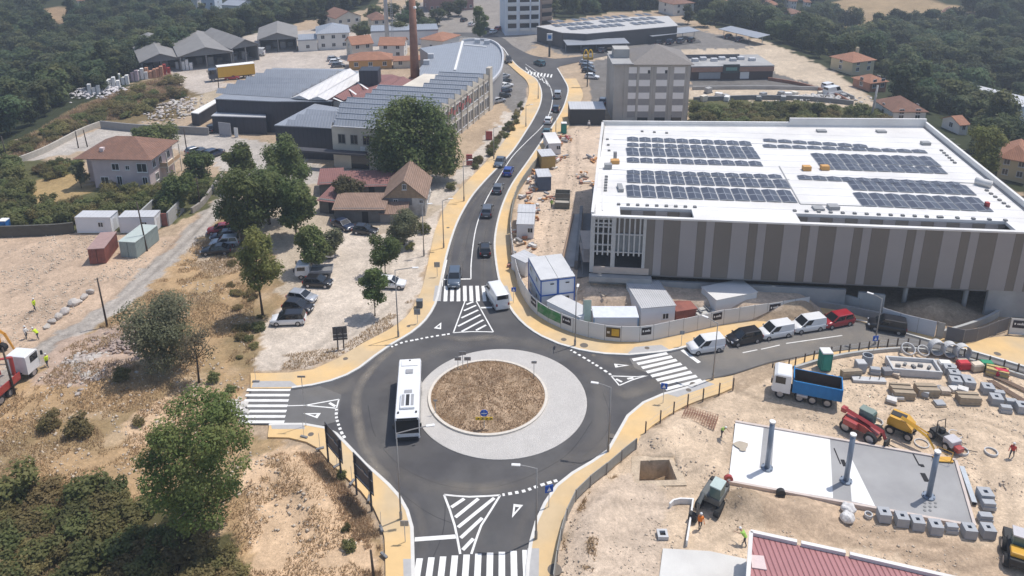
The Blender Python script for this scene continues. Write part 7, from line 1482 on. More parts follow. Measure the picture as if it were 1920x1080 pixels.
def excavator(base, rz, label, body, cabc, scale, arm, bucket=True):
    o = thing('excavator', label, 'excavator', base, rz, scale=scale)
    for y in (-.85, .85):
        loft([[(x, y - .22, z0), (x, y - .22, z1), (x, y + .22, z1), (x, y + .22, z0)] for x, z0, z1 in ((-1.5, .25, .5), (-1.3, .02, .68), (1.3, .02, .68), (1.5, .25, .5))]).build('track', M_tyre_r, o)
    MB().box(-.5, .5, -.65, .65, .35, .7).build('undercarriage', M_plast, o); MB().box(-1.5, .9, -.9, .9, .75, 1.45).build('upper_body', body, o, bevel=.12); MB().box(-1.55, -1.0, -.85, .85, .8, 1.6).build('counterweight', M_plast, o, bevel=.15)
    MB().box(-.4, .85, -.1, .85, 1.45, 2.5).build('cab', M_mgl, o, bevel=.06); MB().box(-.45, .9, -.13, .88, 2.5, 2.62).build('cab_roof', cabc, o, bevel=.04)
    MB().tube(arm[:3], [.2, .2, .16], 4).build('boom', body, o); MB().tube(arm[2:], [.16, .1], 4).build('stick', body, o)
    e = Vector(arm[-1]); m = MB(); m.prism([(e.x - .1, e.z - .6), (e.x + .35, e.z - .5), (e.x + .3, e.z + .1), (e.x - .15, e.z + .1)], -.35, .35); me = [(v[0], v[2] - .3 + e.y, v[1]) for v in m.v]; MB().add(me, [tuple(reversed(f)) for f in m.f]).build('bucket', M_plast, o)
    return o
excavator(G(1336,945), -2.2, 'grey mini excavator with pale cab roof beside the soil heap', pm('excavator_grey', (.12, .125, .12), rough=.5), pm('cab_roof_pale', (.42, .5, .47)), 1.05, [(.9, -.3, 1.2), (1.9, -.3, 2.4), (2.6, -.3, 1.9), (2.7, -.3, .7)])
o = thing('red_reel', 'red hose reel beside the mini excavator', 'reel', G(1365,905)); MB().cyl((0, -.15, .45), (0, .15, .45), .42, n=20).build('drum', PC['machine_red'], o); MB().cyl((0, -.17, .45), (0, .17, .45), .15, n=12).build('hub', M_whitew, o)
excavator(G(-20,660), -.35, 'orange excavator reaching in from the left edge', PC['machine_orange'], M_plast, 1.15, [(1.0, -.3, 1.4), (1.9, -.3, 3.6), (3.4, -.3, 3.1), (4.5, -.3, 1.2)])
o = thing('compact_loader', 'yellow and black compact loader at the lower right edge', 'loader', G(1906,1052), 1.1); MB().box(-1.5, 1.3, -.8, .8, .6, 1.3).build('body', M_plast, o, bevel=.08); MB().box(-1.2, -.2, -.75, .75, 1.3, 1.75).build('engine_cover', PC['machine_yellow'], o, bevel=.08); MB().box(-.1, 1.0, -.6, .6, 1.3, 2.5).build('cab', M_mgl, o, bevel=.06); MB().box(-.15, 1.05, -.65, .65, 2.5, 2.62).build('cab_roof', pm('dumper_grey', (.5, .48, .49)), o); MB().box(1.3, 2.6, -.95, .95, .3, 1.0).build('bucket', M_plast, o, bevel=.05)
for x in (-.9, .95):
    for y in (-.9, .9): add_wheel(o, x, y, .55, .4)
o = thing('site_pump', 'small dark pump standing by the lower membrane edge', 'pump', G(1463,932)); MB().cyl((0, -.2, .5), (0, .2, .5), .4, n=16).build('wheel', M_plast, o); MB().box(-.3, .3, -.3, .3, 0, .4).build('base', M_plast, o)
# ================================================================= STONES AND RUBBLE
def rock_mesh(seed):
    bm = bmesh.new(); bmesh.ops.create_icosphere(bm, subdivisions=2, radius=1); r2 = random.Random(seed)
    ax = [Vector((r2.uniform(-1, 1), r2.uniform(-1, 1), r2.uniform(-1, 1))).normalized() for _ in range(9)]; th = [r2.uniform(.5, .85) for _ in ax]
    for v in bm.verts:
        for a, t in zip(ax, th):
            k = v.co.dot(a)
            if k > t: v.co -= a * (k - t)
    me = bpy.data.meshes.new('rock'); bm.to_mesh(me); bm.free(); me.materials.append(pm('pale_granite', (.45, .41, .37), var=.2, sc=2, rnd=.12)); return me
ROCK = [rock_mesh(i) for i in range(5)]
bl = ['boulder at the top end of the row along the track','boulder second from the top of the row','boulder third from the top of the row','largest pale boulder in the row along the track','boulder fifth along the track edge','brownish boulder sixth along the track edge','boulder nearest the workers at the row end','small boulder between the pale ones']
for i, (x, y, s) in enumerate(((170,549,.55),(157,560,.6),(150,566,.4),(140,571,.75),(121,587,.65),(110,596,.6),(98,605,.5),(88,614,.45))): tag(inst(ROCK[i % 5], 'boulder', None, G(x, y) + Vector((0, 0, s * .4)), (0, 0, i), (s * 1.2, s, s * .8)), bl[i], 'boulder', 'boulders lining the gravel track')
def rubble(px, n, spread, smin, smax, label, mat=None, sk=1.0, name='rubble_heap'):
    c = G(*px); vs = []; fs = []; r2 = random.Random(n)
    co = [np.array([v.co[:] for v in m.vertices]) for m in ROCK]; fc = [[tuple(p.vertices) for p in m.polygons] for m in ROCK]; mb = MB()
    for i in range(n):
        k = i % 5; s = r2.uniform(smin, smax); a = r2.uniform(0, 6.28); q = np.array([[math.cos(a), -math.sin(a)], [math.sin(a), math.cos(a)]]); dx, dy = r2.gauss(0, spread), r2.gauss(0, spread * sk); zz = max(0, 1 - math.hypot(dx / spread, dy / spread / sk) / 2) * .9
        v = co[k] * s * np.array([1.3, .8, .6]); v[:, :2] = v[:, :2] @ q.T; v += np.array([c.x + dx, c.y + dy, zz]); mb.add(v.tolist(), fc[k])
    o = mb.build(name, mat or pm('rubble_stone', (.42, .36, .32), var=.3, sc=1.5, col2=(.5, .47, .43), sc2=.6)); return tag(o, label, 'rubble', kind='stuff')
rubble((165,690),320,1.7,.1,.38,'pale broken stone heap on the dry bank'); rubble((235,645),260,1.8,.1,.35,'brownish rubble heap behind the olive tree',pm('rubble_brown',(.36,.28,.24),var=.3,sc=1.5)); rubble((430,770),60,.9,.15,.5,'white gravel heap by the west crossing',pm('white_gravel',(.55,.52,.48),var=.15)); rubble((330,205),200,3.5,.15,.6,'scattered stone blocks behind the grey boundary wall',sk=1.6); rubble((185,172),200,4,.2,.7,'pale stacked stone yard on the left bank',pm('pale_stack',(.55,.52,.52),var=.2),sk=.8); rubble((1385,950),700,1.1,.02,.08,'brown gravel heap beside the mini excavator',pm('brown_gravel',(.26,.2,.14),var=.3)); rubble((1540,185),260,5.5,.15,.5,'white stones scattered below the restaurant',pm('white_stones',(.55,.53,.5),var=.15),sk=.35)
# stored frames on the left bank
for i, (x, y, c) in enumerate(((195,172,'w'),(215,165,'w'),(232,158,'w'),(250,152,'p'),(268,148,'w'),(284,146,'o'),(297,144,'o'),(310,140,'r'),(178,178,'w'),(340,128,'w'),(352,130,'w'))):
    o = thing('goods_stack', ['white stacked window frames on the bank, 1st from left','white stacked frames on the bank, 2nd from left','white stacked frames on the bank, 3rd from left','pinkish stacked crates on the bank','white stacked frames right of the pinkish crates','orange brick pallets on the bank, left','orange brick pallets on the bank, right','red crates at the shed corner','lowest white frames on the bank','white bags in front of the second shed, left','white bags in front of the second shed, right'][i], 'stored goods', GT(x, y), .3, 'goods stored on the left bank'); mm = {'w': M_whitew, 'p': pm('pink_crate', (.45, .35, .38)), 'o': pm('brick_pallet', (.5, .26, .16)), 'r': PC['machine_red']}[c]
    for k in range(3): MB().box(-1.4 + k, -.6 + k, -.6, .6, 0, 2.0 + .5 * ((i + k) % 3)).build('crate', mm, o)

# ================================================================= PEOPLE
M_skin = pm('skin', (.4, .24, .17), rough=.6); M_trou = pm('dark_trousers', (.05, .06, .08)); M_hair = pm('dark_hair', (.03, .025, .02))
VEST = {'yellow': pm('hi_vis_yellow', (.55, .7, .03), rough=.7), 'orange': pm('hi_vis_orange', (.75, .2, .02), rough=.7), 'green': pm('hi_vis_green', (.3, .5, .1), rough=.7), 'red': pm('red_shirt', (.45, .05, .04), rough=.7), 'white': M_whitew, 'dark': pm('dark_shirt', (.05, .05, .06))}
def figure(pose):
    """one continuous skinned body, 1.75 m; returns mesh with slots 0 skin, 1 trousers, 2 shirt, 3 boots"""
    st, bend, al, ar = pose
    hip_ = Vector((0, 0, .92)); ch = hip_ + Vector((math.sin(bend) * .42, 0, math.cos(bend) * .42)); nk = hip_ + Vector((math.sin(bend) * .58, 0, math.cos(bend) * .58)); hd = nk + Vector((math.sin(bend * .7) * .2 + .02, 0, math.cos(bend * .7) * .2))
    J = [(hip_, .13), (ch, .16), (nk, .06), (nk.lerp(hd, .5), .085), (hd, .10), (hd + Vector((.02, 0, .1)), .07)]; E = [(0, 1), (1, 2), (2, 3), (3, 4), (4, 5)]
    def chain(root, pts):
        p = root
        for v, r in pts: J.append((Vector(v), r)); E.append((p, len(J) - 1)); p = len(J) - 1
        return p
    for s, sw in ((-1, st), (1, -st)):
        f = chain(0, [((0, s * .1, .86), .095), ((sw * .16 + .04, s * .11, .48), .065), ((sw * .28 - (.08 if sw < 0 else 0), s * .11, .1), .045), ((sw * .28 + .14 - (.08 if sw < 0 else 0), s * .12, .05), .04)])
        sh = ch + Vector((0, s * .2, .08)); a = al if s < 0 else ar; el = sh + Vector((math.sin(a) * .28, s * .05, -math.cos(a) * .28)); a2 = a + .45; wr = el + Vector((math.sin(a2) * .25, 0, -math.cos(a2) * .25)); d = (wr - el).normalized()
        w_ = chain(1, [(sh, .065), (el, .045), (wr, .032), (wr + d * .08, .036)])
        for k, (oy, l) in enumerate(((-.03, .07), (-.01, .085), (.012, .08), (.032, .06))): chain(w_, [(wr + d * (.08 + l) + Vector((.015 * k, oy, 0)), .011)])
        chain(w_, [(wr + d * .1 + Vector((.05, -s * .03, 0)), .012)])
    me = bpy.data.meshes.new('figure'); me.from_pydata([tuple(j[0]) for j in J], E, []); o = bpy.data.objects.new('fig_tmp', me); COL.objects.link(o)
    m = o.modifiers.new('skin', 'SKIN'); m.use_smooth_shade = True
    for i, (p, r) in enumerate(J): me.skin_vertices[0].data[i].radius = (r, r)
    me.skin_vertices[0].data[0].use_root = True; o.modifiers.new('sub', 'SUBSURF').levels = 1
    dg = bpy.context.evaluated_depsgraph_get(); out = bpy.data.meshes.new_from_object(o.evaluated_get(dg)); bpy.data.objects.remove(o); out.name = 'body'
    out.materials.clear()
    for mm in (M_skin, M_trou, VEST['dark'], M_dark): out.materials.append(mm)
    for p in out.polygons:
        c = p.center; u = (c - hip_).dot((nk - hip_).normalized())
        p.material_index = 3 if c.z < .13 else (1 if u < .03 and abs(c.y) < .24 and c.z < .98 else (2 if u < .55 and (abs(c.y) < .27 and not (c.z < .78)) else 0)); p.use_smooth = True
    cap = bmesh.new(); bmesh.ops.create_uvsphere(cap, u_segments=12, v_segments=8, radius=.125)
    bmesh.ops.delete(cap, geom=[v for v in cap.verts if v.co.z < -.01], context='VERTS'); cm = bpy.data.meshes.new('helmet'); cap.to_mesh(cm); cap.free(); cm.materials.append(M_whitew)
    v = MB(); ring_ = lambda c, rx, ry: [(c.x + math.cos(t) * rx, math.sin(t) * ry, c.z) for t in np.linspace(0, 2 * math.pi, 14, endpoint=False)]
    lo = hip_ + (ch - hip_) * .05; R3 = [ring_(lo, .17, .185), ring_(hip_.lerp(ch, .6), .185, .215), ring_(ch + Vector((0, 0, .07)), .17, .225), ring_(nk + Vector((0, 0, -.02)), .09, .11)]
    vm = loft(R3).mesh('vest'); vm.materials.append(VEST['yellow']); fc = MB().cbox(hd + Vector((.105, 0, -.01)), (.035, .025, .045)).mesh('nose'); fc.materials.append(M_skin)
    ey = MB(); [ey.cbox(hd + Vector((.095, s * .035, .025)), (.02, .022, .014)) for s in (-1, 1)]; eye = ey.mesh('eyes'); eye.materials.append(M_dark)
    mo = MB().cbox(hd + Vector((.09, 0, -.05)), (.02, .045, .01)).mesh('mouth'); mo.materials.append(pm('lips', (.3, .12, .1)))
    return out, cm, vm, hd, fc, eye, mo
POSES = {k: figure(v) for k, v in {'walk': (1.0, .05, .5, -.5), 'stand': (.25, .02, .1, .25), 'bend': (.5, .75, .9, 1.1)}.items()}
def person(px, pose, vest, label, rz=0.0, helmet=None, z=0.0):
    b, cm, vm, hd, fc, eye, mo = POSES[pose]; p = G(*px, z); r = thing('person', label, 'person', p, rz, 'people on foot'); inst(b, 'body', r, mats={2: VEST[vest]}); inst(vm, 'vest', r, mats={0: VEST[vest]}); inst(cm, 'helmet', r, hd + Vector((0, 0, .03)), mats={0: helmet or M_whitew}); inst(fc, 'nose', r); inst(eye, 'eyes', r); inst(mo, 'mouth', r)
for a in (((66,582),'walk','yellow','person in yellow vest walking on the bare yard',-.4),((50,635),'stand','white','person in white shirt beside the excavator bucket',-.2),((72,636),'bend','yellow','person in yellow vest bending beside the trench',3.0),((90,688),'walk','yellow','person in yellow vest walking in front of the lorry cab',2.6),
          ((1353,819),'bend','green','person in green vest with pale helmet left of the membrane',-1.2),((1312,992),'stand','orange','person in orange vest standing in the trench below the excavator',-1.5),((1396,1022),'bend','green','person in green vest crouching at the roof corner',2.5),((1896,858),'walk','red','person in red shirt walking on the sand at the right',-2.4),((1034,391),'stand','green','person in green vest beside the skips',-1.0),((1104,240),'stand','white','person in white standing before the dark container',-1.6),((421,297),'stand','dark','person in dark clothes standing on the factory yard',-1.6),((1240,556),'bend','orange','person in orange kneeling on the sandy bank',.5)): person(*a[:4], a[4])
# ================================================================= VEGETATION
def leaf_mat(name, c1, c2, rnd=.0, tr=.5, sc=.5):
    m = pm(name, c1, rough=.65, var=.3, sc=sc, col2=c2, sc2=sc * .6, rnd=rnd, spec=.25); N = m.node_tree.nodes; L = m.node_tree.links; b = N['Principled BSDF']; out = [n for n in N if n.type == 'OUTPUT_MATERIAL'][0]
    t = N.new('ShaderNodeBsdfTranslucent'); mx = N.new('ShaderNodeMixShader'); mx.inputs[0].default_value = tr
    src = b.inputs['Base Color'].links[0].from_socket; L.new(src, t.inputs[0]); L.new(b.outputs[0], mx.inputs[1]); L.new(t.outputs[0], mx.inputs[2]); L.new(mx.outputs[0], out.inputs['Surface']); return m
L_dark = leaf_mat('dark_leaves', (.11, .155, .052), (.18, .21, .072), rnd=.15); L_mid = leaf_mat('mid_leaves', (.135, .175, .058), (.2, .22, .08), rnd=.15); L_light = leaf_mat('light_leaves', (.18, .2, .055), (.24, .24, .08)); L_olive = leaf_mat('olive_leaves', (.17, .18, .1), (.24, .235, .145)); L_wood = leaf_mat('wood_leaves', (.082, .115, .055), (.14, .155, .07), rnd=.5, sc=.3); L_wood2 = leaf_mat('paler_wood_leaves', (.1, .125, .05), (.15, .16, .065), rnd=.35, sc=.3); L_shrub = leaf_mat('shrub_leaves', (.15, .17, .06), (.235, .215, .09), rnd=.35); L_brown = leaf_mat('brown_brush', (.25, .21, .09), (.19, .175, .065), rnd=.3); L_bare = leaf_mat('twig_leaves', (.2, .17, .11), (.13, .12, .07))
M_bark = pm('bark', (.09, .07, .05), var=.25, sc=3, bump=.04)
def crown_mesh(name, lobes, n, size, seed, mat, flat=.0, shell=.55):
    """leaf quads spread through overlapping lobes; lobes = [(x,y,z,rx,ry,rz)]"""
    r = np.random.default_rng(seed); lb = np.array(lobes, float); vol = (lb[:, 3] * lb[:, 4] * lb[:, 5]) ** (2 / 3); k = r.choice(len(lb), n, p=vol / vol.sum())
    d = r.normal(size=(n, 3)); d /= np.linalg.norm(d, axis=1)[:, None]; rad = shell + (1.03 - shell) * r.random(n) ** .7; rad *= 1 + .22 * np.sin(d[:, 0] * 5 + k) * np.cos(d[:, 1] * 6 + 2 * k) + .1 * r.normal(size=n)
    c = lb[k, :3] + d * lb[k, 3:6] * rad[:, None]; keep = c[:, 2] > .1; c, d = c[keep], d[keep]; n = len(c)
    nr = d * .9 + r.normal(size=(n, 3)) * .5 + np.array([.1, .05, .65 + flat]); nr /= np.linalg.norm(nr, axis=1)[:, None]
    t = np.cross(nr, r.normal(size=(n, 3))); t /= np.linalg.norm(t, axis=1)[:, None]; b = np.cross(nr, t); s = size * (.55 + .9 * r.random(n))[:, None]
    v = np.stack([c - t * s * .5, c + b * s * .32, c + t * s * .5, c - b * s * .32], 1).reshape(-1, 3); me = np_mesh(name, v, np.arange(4 * n, dtype=np.int32).reshape(n, 4), False); me.materials.append(mat); return me
def lobes_for(seed, R, H, n, base=.3, squash=.85, lo=.28, hi=.46):
    """uneven ring of lobes filling a crown of radius R from base*H to H"""
    r2 = random.Random(seed); out = [(0, 0, H * (base + 1) / 2, R * .6, R * .6, H * (1 - base) * .42)]
    for i in range(n):
        a = i * 2.4 + r2.uniform(-.4, .4); q = r2.uniform(.35, .78); z = H * (base + (1 - base) * r2.uniform(.12, .88)); k = math.sin(math.pi * min(1, max(.12, (z / H - base) / (1 - base)))) ** .5; s = R * r2.uniform(lo, hi)
        out.append((math.cos(a) * R * q * k, math.sin(a) * R * q * k, z, s, s, s * squash))
    return out
def trunk_mesh(H, r, seed, limbs=5, base=.3, spread=1.0):
    r2 = random.Random(seed); m = MB(); top = Vector((r2.uniform(-.3, .3), r2.uniform(-.3, .3), H * .62)); mid = Vector((r2.uniform(-.15, .15), 0, H * base)); m.tube([(0, 0, -.3), mid, top, top + Vector((0, 0, H * .25))], [r * 1.25, r * .85, r * .45, r * .15], 8)
    for i in range(limbs):
        a = i * 2.4; p = mid.lerp(top, r2.uniform(0, .8)); e = p + Vector((math.cos(a) * H * .22 * spread, math.sin(a) * H * .22 * spread, H * r2.uniform(.12, .3))); m.tube([p, p.lerp(e, .5) + Vector((0, 0, -.1)), e], [r * .45, r * .3, r * .1], 5)
    me = m.mesh('trunk'); me.materials.append(M_bark); me.polygons.foreach_set('use_smooth', [True] * len(me.polygons)); return me
def tree(base, R, H, label, mat, n, size, seed, nl=12, b=.3, tr=.16, name='tree', lobes=None, shell=.55, spread=1.0, pt=None, z=None):
    p = pt if pt is not None else G(*base); o = thing(name, label, 'tree' if name.endswith('tree') else 'shrub', p)
    inst(crown_mesh('crown', lobes or lobes_for(seed, R, H, nl, b), n, size, seed, mat, shell=shell), 'crown', o); inst(trunk_mesh(H, tr, seed, base=b, spread=spread), 'trunk', o); return o
def hpx(base, topy): return Zat(topy, G(*base).y)
def wpx(x0, x1, y): return abs(G(x1, y).x - G(x0, y).x)
# specimen trees
H = hpx((785,342),188); tree((780,338),8.2,H,'large dense dark green tree in front of the factory facade',L_dark,26000,.5,3,lobes=[(-3.5,0,9.5,4.6,4.5,5.0),(2.8,.5,9.2,4.6,4.5,5.2),(-4.6,-.5,5.2,3.6,4,3.6),(4.8,0,4.8,3.4,4,3.4),(0,-1.5,5,5,4.5,3.8),(-2.2,0,13.2,2.6,2.8,3),(2.4,0,12.6,2.6,2.6,3.2),(5.8,0,3.2,2.0,2.2,2),(-6.2,0,7,2.2,2.4,2.2),(5.8,0,8.2,2.3,2.4,2.4),(-.4,0,14.4,1.6,1.6,2)],tr=.4)
for a in (((470,452),(405,540),318,'widest tree of the clump left of the gravel lot',L_dark,15000,.42,5,14,.15),((556,448),(515,602),330,'tall dark tree at the right of the clump by the lot',L_dark,14000,.42,6,13,.15),((458,352),(428,492),262,'tree at the upper left of the clump by the lot',L_mid,8000,.42,7,11,.25),((545,360),(500,590),254,'upper right tree of the clump beside the dark annexe',L_mid,11000,.42,8,13,.2),((505,420),(455,560),310,'middle tree of the clump between the tall ones',L_dark,10000,.42,19,12,.2)):
    base, (x0, x1), ty, l, m, n, s, sd, nl, b = a; tree(base, wpx(x0, x1, base[1]) / 2 * .95, hpx(base, ty), l, m, n, s, sd, nl, b, .25)
H = hpx((495,592),420); tree((493,592),3.1,H,'slender yellow-green tree beside the white parked car',L_light,6500,.34,9,13,.32,.16,shell=.45)
H = hpx((586,512),422); tree((586,510),2.6,H,'round bright green tree above the flatbed truck',L_mid,8500,.32,10,12,.18,.14)
tree((622,480),2.1,hpx((622,480),428),'grey-green bushy tree beside the white van',L_olive,4000,.32,11,9,.12,.12); H = hpx((757,458),391); tree((757,458),2.9,H,'round olive-grey tree in front of the derelict porch',L_olive,9000,.3,12,12,.16,.2)
H = hpx((722,515),443); tree((722,515),2.6,H,'small dark tree standing on the gravel lot, upper',L_dark,5500,.3,13,10,.2,.1,shell=.4); H = hpx((704,592),500); tree((703,591),2.0,H,'small dark tree on the gravel lot, lower, casting a shadow',L_dark,4500,.28,14,10,.22,.1,shell=.4); tree((653,385),2.7,hpx((653,385),328),'bushy olive-brown tree between the pink shed roofs',leaf_mat('olive_brown',(.12,.11,.055),(.16,.145,.08)),6500,.32,15,10,.12,.15)
H = hpx((310,692),563); tree((312,688),4.6,H,'broad olive tree with dense grey-green crown on the dry bank',L_olive,16000,.26,16,15,.1,.25); H = hpx((373,716),618); tree((373,716),2.3,H,'thin sparse tree with visible branches beside the olive tree',L_bare,1700,.22,17,10,.4,.13,shell=.25,spread=1.5)
H = hpx((388,1015),742); tree((388,1012),5.2,H,'large leafy green tree in the lower left foreground',leaf_mat('fresh_leaves',(.14,.195,.055),(.235,.26,.09),sc=.8),26000,.24,18,b=.12,tr=.2,shell=.5,spread=1.5,lobes=lobes_for(18,5.4,H,46,.1,.8,.15,.27))
tree((1838,335),3.6,hpx((1838,335),235),'yellow-green tree beside the right parapet of the white roof',L_light,6000,.4,20,11,.1,.2); tree((900,78),3.2,hpx((900,78),10),'dark tree on the far street left of the white tower',L_dark,3500,.6,21,10,.15,.2); tree((372,340),3.2,hpx((372,340),290),'round dark tree right of the pink house',L_dark,6000,.4,22,10,.08,.2); tree((333,395),3.4,hpx((333,395),322),'dark bushy tree in front of the pink house corner',L_dark,7000,.4,23,11,.06,.2); tree((153,352),1.6,hpx((153,352),305),'small tree left of the pink house',L_olive,2000,.35,24,8,.25,.1); tree((300,268),4.4,hpx((300,268),235),'low spreading tree behind the pink house roof',L_mid,5000,.45,25,10,.05,.2); tree((265,272),2.6,hpx((265,272),240),'bush at the left behind the pink house roof',L_mid,3000,.45,26,9,.05,.15)
# shrubs: shared crowns
SH = [crown_mesh('crown', lobes_for(40 + i, 1.0, 1.3, 9, .02, .8), 1500, .16, 40 + i, L_shrub, shell=.5) for i in range(4)]
SHB = [crown_mesh('crown', lobes_for(60 + i, 1.0, 1.1, 9, .02, .8), 1500, .15, 60 + i, L_brown, shell=.5) for i in range(3)]
stem = trunk_mesh(.9, .05, 3, 4, .2)
def shrub(px, s, label, group, brown=False, k=0, pt=None, sz=None):
    p = pt if pt is not None else G(*px); o = thing('shrub', label, 'shrub', p, k * 1.7, group, (s, s, sz or s)); inst((SHB if brown else SH)[k % (3 if brown else 4)], 'crown', o); inst(stem, 'trunk', o)
rs = random.Random(11)
def shrub_patch(poly, n, smin, smax, label, group, brown=.3, zf=1.0):
    W_ = [(p.x, p.y) for p in GL(poly)]; xs_, ys_ = [q[0] for q in W_], [q[1] for q in W_]; k = 0; t = 0; pts = []
    while k < n and t < 20000:
        t += 1; x, y = rs.uniform(min(xs_), max(xs_)), rs.uniform(min(ys_), max(ys_))
        if not inpoly(np.array([x]), np.array([y]), W_)[0] or any((x - a) ** 2 + (y - b) ** 2 < (smin * .75) ** 2 for a, b in pts): continue
        pts.append((x, y)); s = rs.uniform(smin, smax); shrub(None, s, label, group, rs.random() < brown, k, Vector((x, y, tz1(x, y) - .05)), s * zf); k += 1
shrub_patch([(-40,955),(110,925),(240,940),(330,985),(420,1030),(490,1110),(-40,1130)], 62, 1.2, 2.1, 'brownish green bramble in the thicket at the lower left corner', 'brambles of the lower left thicket', .75, .8)
for x, y, s, l in ((38,935,2.6,'tall dark shrub at the lower left edge'),(165,935,2.2,'grey-green shrub at the top of the thicket'),(215,930,1.5,'small shrub right of the grey-green one'),(228,712,1.2,'small green bush below the rubble heap'),(400,715,.9,'green bush right of the thin sparse tree'),(432,738,.8,'low bush by the west zebra crossing'),(95,800,1.5,'dry bush heap left of the bare mound'),(150,812,1.7,'dry brush pile on the lower bank'),(640,895,.6,'weed clump between the billboards'),(655,1030,.7,'green weeds beside the lower pavement'),(650,995,.5,'weeds above the green clump'),(770,468,.9,'low bush under the olive-grey tree'),(795,435,1.3,'bush beside the derelict house corner'),(845,355,1.2,'bush behind the big factory tree'),(260,795,.8,'dry tuft in the middle of the bank')): shrub((x, y), s, l, None, 'dry' in l or 'brush' in l, int(x) % 4)
shrub_patch([(0,395),(140,388),(260,395),(330,388),(330,405),(140,425),(0,432)], 44, 1.5, 2.3, 'shrub of the hedge behind the white cabins', 'hedge shrubs behind the cabins', .2); shrub_patch([(-30,320),(60,310),(60,380),(-30,400)], 16, 1.6, 2.6, 'garden shrub left of the pink house', 'garden shrubs by the pink house', .2); shrub_patch([(60,318),(150,308),(150,330),(70,338)], 14, 1.2, 1.8, 'vine row shrub beside the pink house garden', 'vine shrubs of the garden', .5); shrub_patch([(180,360),(290,362),(390,345),(400,372),(330,385),(180,385)], 24, 1.2, 2.0, 'shrub below the pink house wall', 'shrubs below the pink house', .15)
shrub_patch([(1300,205),(1480,205),(1640,212),(1660,238),(1490,240),(1300,236)], 60, 1.8, 3.0, 'shrub of the belt between the grey block and the white roof', 'shrubs behind the white roof', .25, .8); shrub_patch([(878,318),(925,270),(960,225),(975,195),(983,198),(968,235),(935,280),(895,322)], 30, .7, 1.1, 'low hedge shrub along the north pavement', 'hedge along the north pavement', .5); shrub_patch([(-20,300),(120,225),(250,170),(330,150),(350,180),(280,215),(180,232),(60,285)], 70, 1.3, 2.8, 'scrub bush on the left bank', 'scrub on the left bank', .65, .7)
shrub_patch([(395,480),(470,440),(500,560),(470,680),(430,690),(440,560)], 26, .5, 1.1, 'dry low bush on the bank below the tree clump', 'dry bushes below the clump', .8, .6)
# woodland: points on the slopes both sides
wp = []
gx = np.arange(-330, 420, 5.6)
rw = np.random.default_rng(5)
for x in gx:
    for y in np.arange(120, 520, 5.6):
        X_, Y_ = x + rw.uniform(-2.4, 2.4), y + rw.uniform(-2.4, 2.4); zc = Y_ * CT + CAM_H * ST; u = 960 + FPX * X_ / zc
        if -160 < u < 2080: wp.append((X_, Y_))
wp = np.array(wp); outp = ~inpoly(wp[:, 0], wp[:, 1], PLATEAU) & (pdist(wp[:, 0], wp[:, 1], PLATEAU) > 3.5); wp = wp[outp]; wz = tz(wp[:, 0], wp[:, 1])
clear = [[(p.x, p.y) for p in GL(q, -6)] for q in ([(75,20),(140,-10),(130,60),(95,70)],[(1540,0),(1640,-25),(1800,10),(1840,30),(1640,45),(1580,30)],[(1490,42),(1640,40),(1655,64),(1510,66)],[(130,-10),(200,-10),(200,24),(140,26)],[(320,-10),(460,-10),(455,30),(330,26)])]
hs = [(o_.location.x, o_.location.y) for o_ in COL.objects if o_.parent is None and o_.name.split('.')[0] in ('house', 'warehouse', 'garden_shed', 'far_shed', 'far_building', 'terrace_building', 'open_shed', 'carport', 'apartment_tower')]
ok = np.ones(len(wp), bool)
for q in clear: ok &= ~inpoly(wp[:, 0], wp[:, 1], q)
for hx, hy in hs:
    ok &= ~((np.abs(wp[:, 0] - hx - 4) < 8) & (wp[:, 1] - hy > (-18 if hy > 270 else -4)) & (wp[:, 1] - hy < 12))
ok &= wz < 16; wp, wz = wp[ok], wz[ok]
fT = [];
for i in range(5):
    Hh, Rr = (10.5, 4.4) if i < 4 else (12, 3.0); fT.append((crown_mesh('crown', lobes_for(80 + i, Rr, Hh, 13, .1, .85), 2300 if i != 2 else 1500, .8, 80 + i, L_wood2 if i in (1, 4) else L_wood, shell=.55), trunk_mesh(Hh, .22, 80 + i, 3, .15)))
dist = np.hypot(wp[:, 0], wp[:, 1]); zc = wp[:, 1] * CT + (CAM_H - wz - 6) * ST; uu = 960 + FPX * wp[:, 0] / zc; vv = Y0 + FPX * (-wp[:, 1] * ST + (CAM_H - wz - 6) * CT) / zc
vis = (uu > -40) & (uu < 1960) & (vv > -30); order = np.argsort(np.where(vis, dist, 1e6)); near = order[:270]; rest = order[270:]
src = []
for n_, i in enumerate(near):
    k = int(rw.integers(0, 5)); s = float(rw.uniform(.5, 1.1)); left = wp[i, 0] < 0; o = thing('woodland_tree', 'tree of the dark wood on the left slope' if left else 'tree of the dark wood on the right slope', 'tree', (wp[i, 0], wp[i, 1], wz[i] - .2), float(rw.uniform(0, 6.28)), 'trees of the left wood' if left else 'trees of the right wood', (s, s, s * float(rw.uniform(.8, 1.1))))
    c = inst(fT[k][0], 'crown', o); inst(fT[k][1], 'trunk', o)
    if len(src) < 5 and k == len(src): src.append(c)
pm_me = bpy.data.meshes.new('woodland'); pm_me.from_pydata([(float(wp[i, 0]), float(wp[i, 1]), float(wz[i]) - .2) for i in rest], [], []); wood = bpy.data.objects.new('woodland', pm_me); COL.objects.link(wood); tag(wood, 'far mass of dark woodland covering the valley sides', 'woodland', kind='stuff')
ng = bpy.data.node_groups.new('woodland_scatter', 'GeometryNodeTree'); ng.interface.new_socket('Geometry', in_out='INPUT', socket_type='NodeSocketGeometry'); ng.interface.new_socket('Geometry', in_out='OUTPUT', socket_type='NodeSocketGeometry')
